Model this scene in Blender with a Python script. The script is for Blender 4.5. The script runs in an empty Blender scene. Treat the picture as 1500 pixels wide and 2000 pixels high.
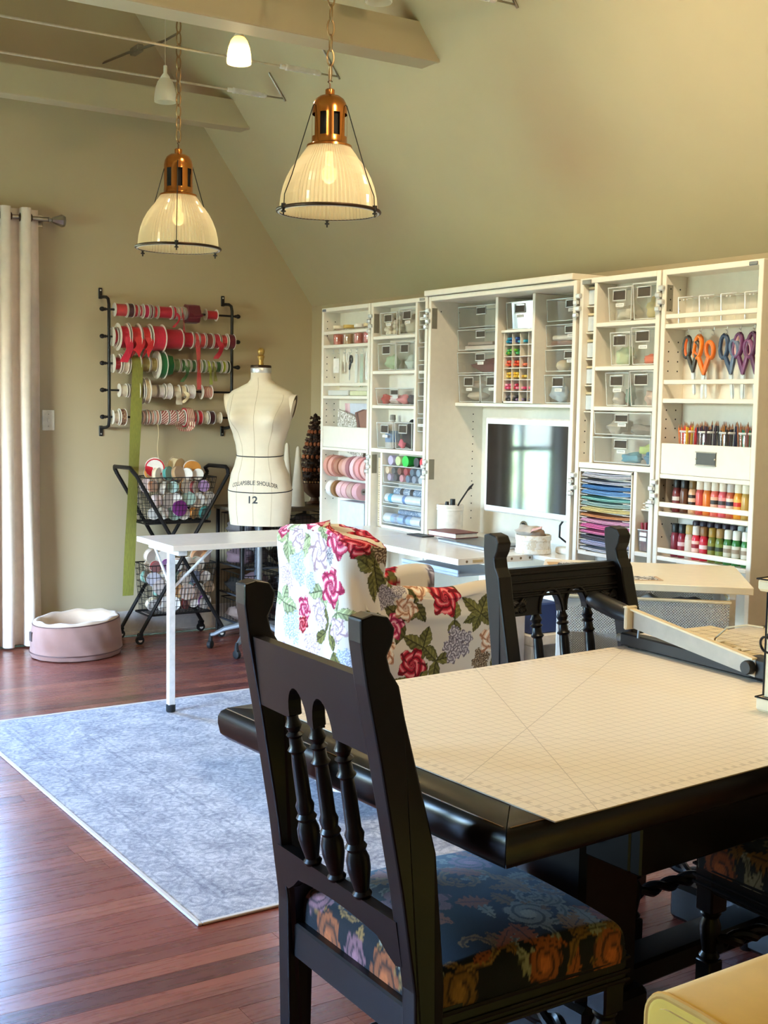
import bpy, math, random
import numpy as np
from mathutils import Vector, Matrix

R = random.Random(11)
PI = math.pi
scn = bpy.context.scene
COL = scn.collection

# ------------------------------------------------------------------ camera
cam = bpy.data.objects.new('camera', bpy.data.cameras.new('camera'))
COL.objects.link(cam)
CR = ((0.8456, -0.5335, 0.0173), (0.0330, 0.0847, 0.9959), (0.5318, 0.8416, -0.0896))
_r, _u, _f = [Vector(a) for a in CR]
cam.matrix_world = Matrix(((_r.x, _u.x, -_f.x, 0), (_r.y, _u.y, -_f.y, 0), (_r.z, _u.z, -_f.z, 1.45), (0, 0, 0, 1)))
cam.data.sensor_fit = 'VERTICAL'
cam.data.sensor_height = 36.0
cam.data.lens = 2381.8 * 36 / 2000
cam.data.clip_start = 0.02
scn.camera = cam

# ------------------------------------------------------------------ sky, daylight, exposure
scn.view_settings.view_transform = 'Standard'
scn.view_settings.look = 'None'
scn.view_settings.gamma = 1.0
scn.view_settings.use_curve_mapping = False
scn.view_settings.exposure = 0.75
scn.cycles.max_bounces = 8
scn.cycles.diffuse_bounces = 4
scn.cycles.transparent_max_bounces = 24
scn.cycles.use_denoising = True
scn.cycles.sample_clamp_indirect = 6.0
scn.cycles.caustics_reflective = False
scn.cycles.caustics_refractive = False

world = bpy.data.worlds.new('sky')
scn.world = world
world.use_nodes = True
wn = world.node_tree
bg = wn.nodes['Background']
sky = wn.nodes.new('ShaderNodeTexSky')
sky.sky_type = 'NISHITA'
sky.sun_disc = False
sky.sun_elevation = math.radians(38)
sky.sun_rotation = math.radians(200)
sky.air_density = 1.2
sky.dust_density = 2.0
tint = wn.nodes.new('ShaderNodeMixRGB')
tint.blend_type = 'MULTIPLY'
tint.inputs[0].default_value = 1.0
tint.inputs[2].default_value = (0.76, 0.94, 1.2, 1)
wn.links.new(sky.outputs['Color'], tint.inputs[1])
wn.links.new(tint.outputs[0], bg.inputs['Color'])
sun = bpy.data.objects.new('sun', bpy.data.lights.new('sun', 'SUN'))
sun.data.energy, sun.data.angle, sun.data.color = 9.0, 0.01, (1, .95, .85)
sun.rotation_euler = (math.radians(40), 0, math.radians(42))   # from beyond the right wall, over the roof, onto the garden
COL.objects.link(sun)
bg.inputs['Strength'].default_value = 9.5

def area(name, loc, rot, sx, sy, energy=1.0, color=(1, 1, 1), portal=False):
    l = bpy.data.lights.new(name, 'AREA')
    l.shape = 'RECTANGLE'
    l.size, l.size_y, l.energy, l.color = sx, sy, energy, color
    if portal:
        l.cycles.is_portal = True
    o = bpy.data.objects.new(name, l)
    o.location, o.rotation_euler = loc, rot
    COL.objects.link(o)
    return o
# openings through which the sky lights the room
WIN_FAR = (0.75, 1.75, 0.05, 2.25)        # x0 x1 z0 z1 in the far wall
WIN_LEFT = (3.3, 5.3, 0.45, 2.2)          # y0 y1 z0 z1 in the left wall
area('door_portal', (1.25, 7.22, 1.15), (-PI / 2, 0, 0), 1.0, 2.2, portal=True)
area('window_portal', (-2.32, 4.3, 1.325), (0, -PI / 2, 0), 1.75, 2.0, portal=True)

# ------------------------------------------------------------------ colours and materials
def lin(r, g, b):
    return tuple(((v / 255) / 12.92 if v / 255 <= 0.04045 else ((v / 255 + 0.055) / 1.055) ** 2.4) for v in (r, g, b)) + (1.0,)

class NT:
    def __init__(s, name):
        s.m = bpy.data.materials.new(name)
        s.m.use_nodes = True
        s.t = s.m.node_tree
        s.p = s.t.nodes['Principled BSDF']
        s.out = s.t.nodes['Material Output']
    def n(s, typ, **kw):
        nd = s.t.nodes.new('ShaderNode' + typ)
        for k, v in kw.items():
            setattr(nd, k, v)
        return nd
    def l(s, a, b):
        s.t.links.new(a, b)
    def coord(s, kind='Object', scale=(1, 1, 1), rot=(0, 0, 0)):
        tc, mp = s.n('TexCoord'), s.n('Mapping')
        mp.inputs['Scale'].default_value = scale
        mp.inputs['Rotation'].default_value = rot
        s.l(tc.outputs[kind], mp.inputs['Vector'])
        return mp.outputs['Vector']
    def noise(s, vec, scale, detail=3, rough=0.55, dist=0.0):
        nd = s.n('TexNoise')
        nd.inputs['Scale'].default_value = scale
        nd.inputs['Detail'].default_value = detail
        nd.inputs['Roughness'].default_value = rough
        nd.inputs['Distortion'].default_value = dist
        s.l(vec, nd.inputs['Vector'])
        return nd.outputs['Fac']
    def ramp(s, fac, stops, interp='LINEAR'):
        r = s.n('ValToRGB')
        r.color_ramp.interpolation = interp
        e = r.color_ramp.elements
        while len(e) < len(stops):
            e.new(0.5)
        for i, (p, c) in enumerate(stops):
            e[i].position, e[i].color = p, c if len(c) == 4 else (*c, 1)
        s.l(fac, r.inputs['Fac'])
        return r.outputs['Color']
    def mix(s, fac, a, b, mode='MIX'):
        x = s.n('MixRGB', blend_type=mode)
        for sock, v in ((x.inputs[0], fac), (x.inputs[1], a), (x.inputs[2], b)):
            if hasattr(v, 'links'):
                s.l(v, sock)
            else:
                sock.default_value = v
        return x.outputs[0]
    def math(s, op, a, b=0.0):
        x = s.n('Math', operation=op)
        for sock, v in ((x.inputs[0], a), (x.inputs[1], b)):
            if hasattr(v, 'links'):
                s.l(v, sock)
            else:
                sock.default_value = v
        return x.outputs[0]
    def bump(s, h, strength=0.2, dist=0.002):
        b = s.n('Bump')
        b.inputs['Strength'].default_value = strength
        b.inputs['Distance'].default_value = dist
        s.l(h, b.inputs['Height'])
        s.l(b.outputs['Normal'], s.p.inputs['Normal'])
    def set(s, **kw):
        for k, v in kw.items():
            i = s.p.inputs[k.replace('_', ' ')]
            if hasattr(v, 'links'):
                s.l(v, i)
            else:
                i.default_value = v
        return s

def plain(name, rgb, rough=0.5, metal=0.0, var=0.06, nscale=30, bump=0.0, spec=0.5, sheen=0.0, coat=0.0):
    t = NT(name)
    c = lin(*rgb)
    v = t.coord()
    f = t.noise(v, nscale)
    lo = tuple(max(0, x * (1 - var * 2)) for x in c[:3]) + (1,)
    hi = tuple(min(1, x * (1 + var * 2)) for x in c[:3]) + (1,)
    t.set(Base_Color=t.ramp(f, [(0.25, lo), (0.75, hi)]), Roughness=rough, Metallic=metal)
    t.p.inputs['Specular IOR Level'].default_value = spec
    if sheen:
        t.p.inputs['Sheen Weight'].default_value = sheen
    if coat:
        t.p.inputs['Coat Weight'].default_value = coat
    if bump:
        t.bump(f, bump)
    return t.m

M = {}
def paint_mat(name, rgb):
    t = NT(name)
    v = t.coord()
    f = t.noise(v, 2.0, 4)
    c = lin(*rgb)
    t.set(Base_Color=t.ramp(f, [(0.3, tuple(x * 0.96 for x in c[:3])), (0.7, tuple(min(1, x * 1.03) for x in c[:3]))]), Roughness=0.62)
    t.bump(t.noise(v, 260, 2), 0.12, 0.001)
    return t.m
M['wall'] = paint_mat('taupe wall paint', (190, 173, 142))
M['slope'] = paint_mat('ceiling paint', (198, 184, 152))
M['beam'] = paint_mat('beam paint', (194, 180, 150))
M['white_trim'] = plain('white trim paint', (226, 219, 205), 0.4)
M['lam'] = plain('white laminate', (238, 231, 218), 0.35, var=0.015)
M['lam_top'] = plain('white worktop laminate', (240, 234, 226), 0.22, var=0.015)
M['white_metal'] = plain('white painted metal', (236, 233, 230), 0.35)
M['black_metal'] = plain('black iron', (26, 25, 25), 0.45, 0.3)
M['grey_metal'] = plain('grey metal', (128, 130, 134), 0.5, 0.4)
M['chrome'] = plain('chrome', (226, 226, 224), 0.38, 0.75)
M['nickel'] = plain('brushed nickel', (165, 158, 145), 0.32, 1.0)
M['bronze'] = plain('aged bronze', (70, 52, 38), 0.4, 0.8)
M['copper'] = plain('polished copper brass', (196, 128, 66), 0.2, 1.0, var=0.04)
M['brass'] = plain('brass', (190, 160, 90), 0.3, 1.0)
M['ivory_plastic'] = plain('ivory plastic', (240, 236, 226), 0.4)
M['black_plastic'] = plain('black plastic', (22, 22, 23), 0.4)
M['dark'] = plain('dark void', (10, 9, 9), 0.8)
M['paper'] = plain('white paper', (236, 232, 226), 0.7)
M['cream'] = plain('cream card', (228, 214, 186), 0.7)
M['ceramic'] = plain('white crock glaze', (236, 230, 220), 0.3)
M['rubber'] = plain('black rubber', (20, 20, 20), 0.7)

def clear_mat(name, tint=(0.95, 0.96, 0.95), refl=0.10, rough=0.04, ior=1.5, haze=0.0):
    t = NT(name)
    t.t.nodes.remove(t.p)
    tr, gl, mx, fr = t.n('BsdfTransparent'), t.n('BsdfGlossy'), t.n('MixShader'), t.n('LayerWeight')
    tr.inputs['Color'].default_value = (*tint, 1)
    gl.inputs['Roughness'].default_value = rough
    gl.inputs['Color'].default_value = (1, 1, 1, 1)
    # thin sheet: Schlick reflectance, the same from either side
    f = t.math('ADD', t.math('MULTIPLY', t.math('POWER', fr.outputs['Facing'], 5.0), .8), refl + .03)
    t.l(f, mx.inputs[0])
    t.l(tr.outputs[0], mx.inputs[1])
    t.l(gl.outputs[0], mx.inputs[2])
    end = mx
    if haze:
        df, m2 = t.n('BsdfDiffuse'), t.n('MixShader')
        df.inputs['Color'].default_value = (0.85, 0.87, 0.86, 1)
        m2.inputs[0].default_value = haze
        t.l(mx.outputs[0], m2.inputs[1])
        t.l(df.outputs[0], m2.inputs[2])
        end = m2
    t.l(end.outputs[0], t.out.inputs['Surface'])
    return t.m
M['clear'] = clear_mat('clear plastic', tint=(.985, .99, .985), haze=0.03, refl=0.09, rough=0.05)
M['rim'] = clear_mat('thick clear plastic edge', tint=(0.9, 0.92, 0.92), haze=0.65, refl=0.15, rough=0.15)
M['guard'] = clear_mat('guard plastic', tint=(.96, .94, .88), refl=-.02, rough=0.3, haze=.05)
M['pane'] = clear_mat('window glass', tint=(0.97, 0.98, 0.98), refl=0.0)
def prism_mat():
    t = NT('ribbed prismatic glass')
    t.t.nodes.remove(t.p)
    tr, gl, df, tl = t.n('BsdfTransparent'), t.n('BsdfGlossy'), t.n('BsdfDiffuse'), t.n('BsdfTranslucent')
    tr.inputs['Color'].default_value = (1.0, 0.95, 0.82, 1)
    gl.inputs['Roughness'].default_value = 0.12
    df.inputs['Color'].default_value = (0.84, 0.75, 0.54, 1)
    tl.inputs['Color'].default_value = (0.9, 0.81, 0.6, 1)
    a, b, c = t.n('MixShader'), t.n('MixShader'), t.n('MixShader')
    a.inputs[0].default_value = 0.5
    t.l(df.outputs[0], a.inputs[1]); t.l(tl.outputs[0], a.inputs[2])
    b.inputs[0].default_value = 0.24
    t.l(a.outputs[0], b.inputs[1]); t.l(tr.outputs[0], b.inputs[2])
    fr = t.n('LayerWeight')
    t.l(t.math('ADD', t.math('MULTIPLY', t.math('POWER', fr.outputs['Facing'], 5.0), .8), .10), c.inputs[0])
    t.l(b.outputs[0], c.inputs[1]); t.l(gl.outputs[0], c.inputs[2])
    t.l(c.outputs[0], t.out.inputs['Surface'])
    return t.m
M['prism'] = prism_mat()
def glow(name, rgb, e):
    t = NT(name)
    t.set(Base_Color=lin(*rgb), Emission_Color=lin(*rgb), Emission_Strength=e)
    return t.m

def floor_mat():
    t = NT('red jatoba floorboard')
    oi, geo = t.n('ObjectInfo'), t.n('NewGeometry')
    rnd = t.math('FRACT', t.math('ADD', oi.outputs['Random'], geo.outputs['Random Per Island']))
    v = t.coord('Object', (1.2, 22, 22))
    add = t.n('VectorMath', operation='ADD')
    cmb = t.n('CombineXYZ')
    t.l(t.math('MULTIPLY', rnd, 37.0), cmb.inputs[0]); t.l(t.math('MULTIPLY', rnd, 91.0), cmb.inputs[1])
    t.l(v, add.inputs[0]); t.l(cmb.outputs[0], add.inputs[1])
    g = t.noise(add.outputs[0], 3.0, 6, 0.65, 0.6)
    tone = t.ramp(rnd, [(0.0, lin(92, 46, 42)), (0.15, lin(122, 62, 52)), (0.65, lin(138, 72, 58)), (1.0, lin(156, 90, 70))])
    grain = t.ramp(g, [(0.25, (0.74, 0.72, 0.72)), (0.7, (1.1, 1.1, 1.1))])
    col = t.mix(1.0, tone, grain, 'MULTIPLY')
    s = t.noise(t.coord('Object', (2, 30, 1), (0, 0, 0.5)), 9.0, 6, 0.8, 1.4)
    s2 = t.noise(t.coord('Object', (26, 3, 1), (0, 0, 0.4)), 7.0, 6, 0.8, 1.2)
    scr = t.ramp(t.math('MULTIPLY', s, s2), [(0.36, (0, 0, 0)), (0.46, (1, 1, 1))])
    col = t.mix(t.math('MULTIPLY', scr, 0.3), col, lin(176, 130, 112))
    t.set(Base_Color=col, Roughness=t.math('ADD', t.math('MULTIPLY', g, 0.16), 0.2))
    t.p.inputs['Coat Weight'].default_value = 0.35
    t.p.inputs['Coat Roughness'].default_value = 0.22
    t.bump(g, 0.06, 0.001)
    return t.m
M['floor'] = floor_mat()

def rug_mat():
    t = NT('faded blue grey rug')
    v = t.coord('Object')
    sep = t.n('SeparateXYZ'); t.l(v, sep.inputs[0])
    nz = t.n('TexNoise'); nz.inputs['Scale'].default_value = 14; nz.inputs['Detail'].default_value = 5
    t.l(v, nz.inputs['Vector'])
    vm = t.n('VectorMath', operation='MULTIPLY_ADD'); vm.inputs[1].default_value = (0.06, 0.06, 0.0)
    t.l(nz.outputs['Color'], vm.inputs[0]); t.l(v, vm.inputs[2])
    w = t.n('TexVoronoi', feature='F1'); w.inputs['Scale'].default_value = 11.0; w.inputs['Randomness'].default_value = .35
    t.l(vm.outputs[0], w.inputs['Vector'])
    rings = t.math('SINE', t.math('MULTIPLY', w.outputs['Distance'], 26.0))
    w2 = t.n('TexVoronoi', feature='DISTANCE_TO_EDGE'); w2.inputs['Scale'].default_value = 24.0
    t.l(vm.outputs[0], w2.inputs['Vector'])
    vein = t.math('LESS_THAN', w2.outputs['Distance'], 0.10)
    a = t.noise(v, 7.0, 8, 0.8, 0.4)
    fine = t.noise(t.coord('Object', (40, 240, 1)), 3.0, 4, 0.85)
    f2 = t.noise(t.coord('Object', (160, 60, 1)), 2.0, 3, 0.8)
    # faded border bands round the field
    bx = t.math('MINIMUM', sep.outputs[0], 9.0)
    by = t.math('MINIMUM', sep.outputs[1], t.math('SUBTRACT', 2.41, sep.outputs[1]))
    d = t.math('MINIMUM', bx, by)
    def band(p, w_):
        return t.math('LESS_THAN', t.math('ABSOLUTE', t.math('SUBTRACT', d, p)), w_)
    bands = t.math('MAXIMUM', t.math('MAXIMUM', band(.13, .008), band(.16, .005)), t.math('MAXIMUM', band(.40, .008), band(.44, .005)))
    f = t.math('ADD', t.math('MULTIPLY', a, 0.38), t.math('MULTIPLY', fine, 0.34))
    f = t.math('ADD', f, t.math('MULTIPLY', f2, 0.22))
    f = t.math('ADD', f, t.math('MULTIPLY', rings, 0.022))
    f = t.math('SUBTRACT', f, t.math('MULTIPLY', vein, 0.028))
    f = t.math('SUBTRACT', f, t.math('MULTIPLY', bands, 0.03))
    col = t.ramp(f, [(0.34, lin(116, 119, 130)), (0.45, lin(164, 165, 172)), (0.53, lin(208, 207, 208)), (0.66, lin(216, 215, 214))])
    t.set(Base_Color=col, Roughness=0.95)
    t.p.inputs['Specular IOR Level'].default_value = 0.2
    t.bump(t.noise(v, 400, 2), 0.5, 0.002)
    return t.m
M['rug'] = rug_mat()

def wood_black(name='black lacquered wood', rgb=(12, 9, 9), rough=.36):
    t = NT(name)
    v = t.coord()
    f = t.noise(v, 9, 6, 0.7)
    c = lin(*rgb)
    t.set(Base_Color=t.ramp(f, [(0.3, c), (0.8, tuple(x * 1.5 for x in c[:3]))]), Roughness=rough)
    t.p.inputs['Specular IOR Level'].default_value = 0.38
    t.bump(t.noise(t.coord('Object', (8, 8, 60)), 6, 3), 0.05, 0.001)
    return t.m
M['ebony'] = wood_black()
M['ebony_table'] = wood_black('black table lacquer', (14, 11, 9), .28)

def attr_mat(name, rough=0.85, sheen=0.0, bump=0.25, nscale=900, sheen_tint=(1, 1, 1, 1)):
    t = NT(name)
    a = t.n('Attribute', attribute_name='Col')
    t.set(Base_Color=a.outputs['Color'], Roughness=rough)
    t.p.inputs['Sheen Weight'].default_value = sheen
    t.p.inputs['Sheen Tint'].default_value = sheen_tint
    t.p.inputs['Specular IOR Level'].default_value = 0.25
    t.bump(t.noise(t.coord(), nscale, 2), bump, 0.001)
    return t.m
M['floral'] = attr_mat('floral slipcover cloth')
M['tapestry'] = attr_mat('floral tapestry', 0.8, 0.3, 0.4, 700, (0.55, 0.75, 0.95, 1))  # bluish sheen tint puts the sky's cast into the seat cloth
def fabric(name, rgb, sheen=0.2, bump=0.3, scale=500, var=0.06):
    t = NT(name)
    v = t.coord()
    c = lin(*rgb)
    f = t.noise(v, 14, 4)
    t.set(Base_Color=t.ramp(f, [(0.3, tuple(x * (1 - var) for x in c[:3])), (0.7, tuple(min(1, x * (1 + var)) for x in c[:3]))]), Roughness=0.9)
    t.p.inputs['Sheen Weight'].default_value = sheen
    t.bump(t.noise(v, scale, 2), bump, 0.001)
    return t.m
M['curtain'] = fabric('curtain linen', (232, 218, 204))
M['bed'] = fabric('dusty mauve bed cloth', (158, 120, 108))
M['fleece'] = fabric('fleece lining', (216, 190, 166), 0.6, 0.6, 160)
M['mustard'] = fabric('mustard velvet', (214, 172, 66), 0.3, 0.15)
M['form'] = fabric('dress form canvas', (226, 210, 184), 0.1, 0.2, 700, 0.03)

def mat_grid():
    t = NT('translucent cutting mat grid')
    v = t.coord('Object')
    sep = t.n('SeparateXYZ'); t.l(v, sep.inputs[0])
    def lines(sock, pitch, w):
        fr = t.math('FRACT', t.math('DIVIDE', sock, pitch))
        d = t.math('ABSOLUTE', t.math('SUBTRACT', fr, 0.5))
        return t.math('GREATER_THAN', d, 0.5 - w)
    g = t.math('MAXIMUM', lines(sep.outputs[0], 0.0254, 0.03), lines(sep.outputs[1], 0.0254, 0.03))
    sk = t.math('ADD', sep.outputs[0], sep.outputs[1])
    sm = t.math('SUBTRACT', sep.outputs[0], t.math('MULTIPLY', sep.outputs[1], 1.732))
    d1 = t.math('LESS_THAN', t.math('ABSOLUTE', t.math('SUBTRACT', sk, 0.72)), 0.0012)
    d2 = t.math('LESS_THAN', t.math('ABSOLUTE', t.math('SUBTRACT', sm, -0.42)), 0.002)
    d3 = t.math('LESS_THAN', t.math('ABSOLUTE', t.math('SUBTRACT', t.math('ADD', sep.outputs[0], t.math('MULTIPLY', sep.outputs[1], -0.577)), 0.1)), 0.0012)
    # ruler ticks along the borders
    bx = t.math('LESS_THAN', t.math('ABSOLUTE', t.math('SUBTRACT', sep.outputs[1], 0.03)), 0.006)
    by = t.math('LESS_THAN', t.math('ABSOLUTE', t.math('SUBTRACT', sep.outputs[1], 0.93)), 0.006)
    bz = t.math('LESS_THAN', t.math('ABSOLUTE', t.math('SUBTRACT', sep.outputs[0], 0.03)), 0.006)
    tx = t.math('GREATER_THAN', t.math('FRACT', t.math('DIVIDE', sep.outputs[0], 0.0254)), 0.55)
    ty = t.math('GREATER_THAN', t.math('FRACT', t.math('DIVIDE', sep.outputs[1], 0.0254)), 0.55)
    tick = t.math('MAXIMUM', t.math('MULTIPLY', t.math('MAXIMUM', bx, by), tx), t.math('MULTIPLY', bz, ty))
    line = t.math('MAXIMUM', t.math('MULTIPLY', g, 0.42), t.math('MULTIPLY', t.math('MAXIMUM', t.math('MAXIMUM', d1, d2), d3), 0.45))
    line = t.math('MAXIMUM', line, t.math('MULTIPLY', tick, 0.3))
    col = t.mix(line, lin(238, 224, 202), lin(142, 124, 102))
    t.set(Base_Color=col, Roughness=0.42)
    return t.m
M['mat'] = mat_grid()
def distressed():
    t = NT('distressed cream paint')
    v = t.coord()
    geo = t.n('NewGeometry')
    e = t.ramp(t.math('ADD', geo.outputs['Pointiness'], t.math('MULTIPLY', t.noise(v, 30, 3), 0.12)), [(0.80, (0, 0, 0)), (0.84, (1, 1, 1))])
    t.set(Base_Color=t.mix(e, lin(232, 214, 178), lin(28, 22, 18)), Roughness=0.6)
    return t.m
M['distress'] = distressed()
def mesh_metal():
    t = NT('perforated metal mesh')
    t.t.nodes.remove(t.p)
    v = t.coord('Object', (1, 1, 1))
    w = t.n('TexVoronoi', voronoi_dimensions='2D'); w.inputs['Scale'].default_value = 115.0; w.inputs['Randomness'].default_value = 0.0
    sp, cb = t.n('SeparateXYZ'), t.n('CombineXYZ')
    t.l(v, sp.inputs[0])
    a_ = t.math('ADD', sp.outputs[0], sp.outputs[1])
    t.l(t.math('ADD', a_, sp.outputs[2]), cb.inputs[0]); t.l(t.math('SUBTRACT', a_, sp.outputs[2]), cb.inputs[1])
    t.l(cb.outputs[0], w.inputs['Vector'])
    hole = t.math('LESS_THAN', w.outputs['Distance'], 0.36)
    df, tr, mx = t.n('BsdfPrincipled'), t.n('BsdfTransparent'), t.n('MixShader')
    df.inputs['Base Color'].default_value = lin(214, 208, 198); df.inputs['Roughness'].default_value = 0.4
    t.l(hole, mx.inputs[0]); t.l(df.outputs[0], mx.inputs[1]); t.l(tr.outputs[0], mx.inputs[2])
    t.l(mx.outputs[0], t.out.inputs['Surface'])
    return t.m
M['meshm'] = mesh_metal()
def stripes(name, a, b, pitch, axis=0, duty=0.5, tilt=0.0):
    t = NT(name)
    sep = t.n('SeparateXYZ'); t.l(t.coord('Object', (1, 1, 1), (0, tilt, 0)), sep.inputs[0])
    f = t.math('GREATER_THAN', t.math('FRACT', t.math('DIVIDE', sep.outputs[axis], pitch)), duty)
    t.set(Base_Color=t.mix(f, lin(*a), lin(*b)), Roughness=0.7)
    return t.m
def mottled(name, stops, scale, rough=0.6, kind='Object'):
    t = NT(name)
    f = t.noise(t.coord(kind), scale, 4, 0.7)
    n = len(stops)
    t.set(Base_Color=t.ramp(f, [(0.3 + 0.4 * i / max(1, n - 1), lin(*s)) for i, s in enumerate(stops)], 'CONSTANT'), Roughness=rough)
    return t.m
_cm = {}
def cm(rgb, rough=0.55, metal=0.0):
    k = (rgb, rough, metal)
    if k not in _cm:
        _cm[k] = plain('colour %d %d %d' % rgb, rgb, rough, metal, var=0.04)
    return _cm[k]

# ------------------------------------------------------------------ mesh helpers
class MB:
    def __init__(s, mtx=None):
        s.v, s.f, s.m, s.cur = [], [], [], 0
        s.M = mtx or Matrix()
    def add(s, vs, fs):
        b = len(s.v)
        s.v += [tuple(s.M @ Vector(p)) for p in vs]
        s.f += [tuple(i + b for i in f) for f in fs]
        s.m += [s.cur] * len(fs)
        return s
    def box(s, x0, y0, z0, x1, y1, z1, c=0.0):
        if x1 < x0: x0, x1 = x1, x0
        if y1 < y0: y0, y1 = y1, y0
        if z1 < z0: z0, z1 = z1, z0
        if c <= 0:
            vs = [(x, y, z) for x in (x0, x1) for y in (y0, y1) for z in (z0, z1)]
            return s.add(vs, [(0, 1, 3, 2), (4, 6, 7, 5), (0, 4, 5, 1), (2, 3, 7, 6), (0, 2, 6, 4), (1, 5, 7, 3)])
        c = min(c, (x1 - x0) * .45, (y1 - y0) * .45, (z1 - z0) * .45)
        lo, hi, vs, idx = (x0, y0, z0), (x1, y1, z1), [], {}
        for sx in (0, 1):
            for sy in (0, 1):
                for sz in (0, 1):
                    sg = (sx, sy, sz)
                    for a in range(3):
                        p = []
                        for k in range(3):
                            e = hi[k] if sg[k] else lo[k]
                            p.append(e if k == a else e + (-c if sg[k] else c))
                        idx[(sg, a)] = len(vs)
                        vs.append(tuple(p))
        fs = []
        for a in range(3):
            b, d = [k for k in range(3) if k != a]
            for sv in (0, 1):
                q = []
                for (i, j) in ((0, 0), (1, 0), (1, 1), (0, 1)):
                    g = [0, 0, 0]; g[a], g[b], g[d] = sv, i, j
                    q.append(idx[(tuple(g), a)])
                fs.append(q)
        for a, b, d in ((0, 1, 2), (0, 2, 1), (1, 2, 0)):
            for sv in (0, 1):
                for sw in (0, 1):
                    g0 = [0, 0, 0]; g0[a], g0[b] = sv, sw
                    g1 = list(g0); g1[d] = 1
                    g0, g1 = tuple(g0), tuple(g1)
                    fs.append([idx[(g0, a)], idx[(g1, a)], idx[(g1, b)], idx[(g0, b)]])
        for sx in (0, 1):
            for sy in (0, 1):
                for sz in (0, 1):
                    fs.append([idx[((sx, sy, sz), a)] for a in range(3)])
        ctr = Vector(((x0 + x1) / 2, (y0 + y1) / 2, (z0 + z1) / 2))
        out, seen = [], set()
        for f in fs:
            k = tuple(sorted(f))
            if k in seen:
                continue
            seen.add(k)
            p = [Vector(vs[i]) for i in f]
            nrm = (p[1] - p[0]).cross(p[2] - p[0])
            out.append(tuple(f) if nrm.dot(sum(p, Vector()) / len(p) - ctr) > 0 else tuple(reversed(f)))
        return s.add(vs, out)
    def prism(s, pts, plane, d0, d1):
        mp = {'xz': lambda a, b, d: (a, d, b), 'yz': lambda a, b, d: (d, a, b), 'xy': lambda a, b, d: (a, b, d)}[plane]
        n = len(pts)
        vs = [mp(a, b, d0) for a, b in pts] + [mp(a, b, d1) for a, b in pts]
        fs = [tuple(range(n)), tuple(range(2 * n - 1, n - 1, -1))] + [(i, i + n, (i + 1) % n + n, (i + 1) % n) for i in range(n)]
        return s.add(vs, fs)
    def tube(s, pts, r, n=8, closed=False, sq=1.0):
        P = [Vector(p) for p in pts]
        m = len(P)
        rr = r if isinstance(r, (list, tuple)) else [r] * m
        vs, fs, N = [], [], None
        for i, p in enumerate(P):
            a = P[(i - 1) % m] if closed or i else p
            b = P[(i + 1) % m] if closed or i < m - 1 else p
            T = (b - a).normalized()
            if N is None:
                N = T.orthogonal().normalized()
            N = (N - T * N.dot(T))
            N = N.normalized() if N.length > 1e-6 else T.orthogonal().normalized()
            B = T.cross(N)
            for k in range(n):
                t = 2 * PI * k / n
                vs.append(tuple(p + N * (math.cos(t) * rr[i]) + B * (math.sin(t) * rr[i] * sq)))
        for i in range(m if closed else m - 1):
            j = (i + 1) % m
            for k in range(n):
                l = (k + 1) % n
                fs.append((i * n + k, i * n + l, j * n + l, j * n + k))
        if not closed:
            fs += [tuple(range(n - 1, -1, -1)), tuple(range((m - 1) * n, m * n))]
        return s.add(vs, fs)
    def lathe(s, prof, n=20, axis='z', at=(0, 0, 0), cap=True, arc=1.0, rad=None):
        vs, fs = [], []
        for r, z in prof:
            for k in range(n):
                t = 2 * PI * k / n * arc
                q = rad(k) if rad else 1.0
                a, b = r * q * math.cos(t), r * q * math.sin(t)
                p = {'z': (a, b, z), 'x': (z, a, b), 'y': (b, z, a)}[axis]
                vs.append((p[0] + at[0], p[1] + at[1], p[2] + at[2]))
        m = len(prof)
        for i in range(m - 1):
            for k in range(n if arc == 1.0 else n - 1):
                l = (k + 1) % n
                fs.append((i * n + k, i * n + l, (i + 1) * n + l, (i + 1) * n + k))
        if cap:
            if prof[0][0] > 1e-5: fs.append(tuple(range(n - 1, -1, -1)))
            if prof[-1][0] > 1e-5: fs.append(tuple(range((m - 1) * n, m * n)))
        return s.add(vs, fs)
    def cyl(s, at, r, h, n=16, axis='z'):
        return s.lathe([(r, 0), (r, h)], n, axis, at)
    def grid(s, fn, nu, nv, wrap=False):
        vs = [fn(i / (nu if wrap else nu - 1), j / (nv - 1)) for j in range(nv) for i in range(nu)]
        fs = []
        for j in range(nv - 1):
            for i in range(nu if wrap else nu - 1):
                k = (i + 1) % nu
                fs.append((j * nu + i, j * nu + k, (j + 1) * nu + k, (j + 1) * nu + i))
        return s.add(vs, fs)
    def ball(s, at, r, n=12, m=8, sc=(1, 1, 1)):
        vs, fs = [], []
        for j in range(m + 1):
            ph = PI * j / m
            for k in range(n):
                t = 2 * PI * k / n
                vs.append((at[0] + r * sc[0] * math.sin(ph) * math.cos(t), at[1] + r * sc[1] * math.sin(ph) * math.sin(t), at[2] - r * sc[2] * math.cos(ph)))
        for j in range(m):
            for k in range(n):
                l = (k + 1) % n
                fs.append((j * n + k, j * n + l, (j + 1) * n + l, (j + 1) * n + k))
        return s.add(vs, fs)

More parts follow.
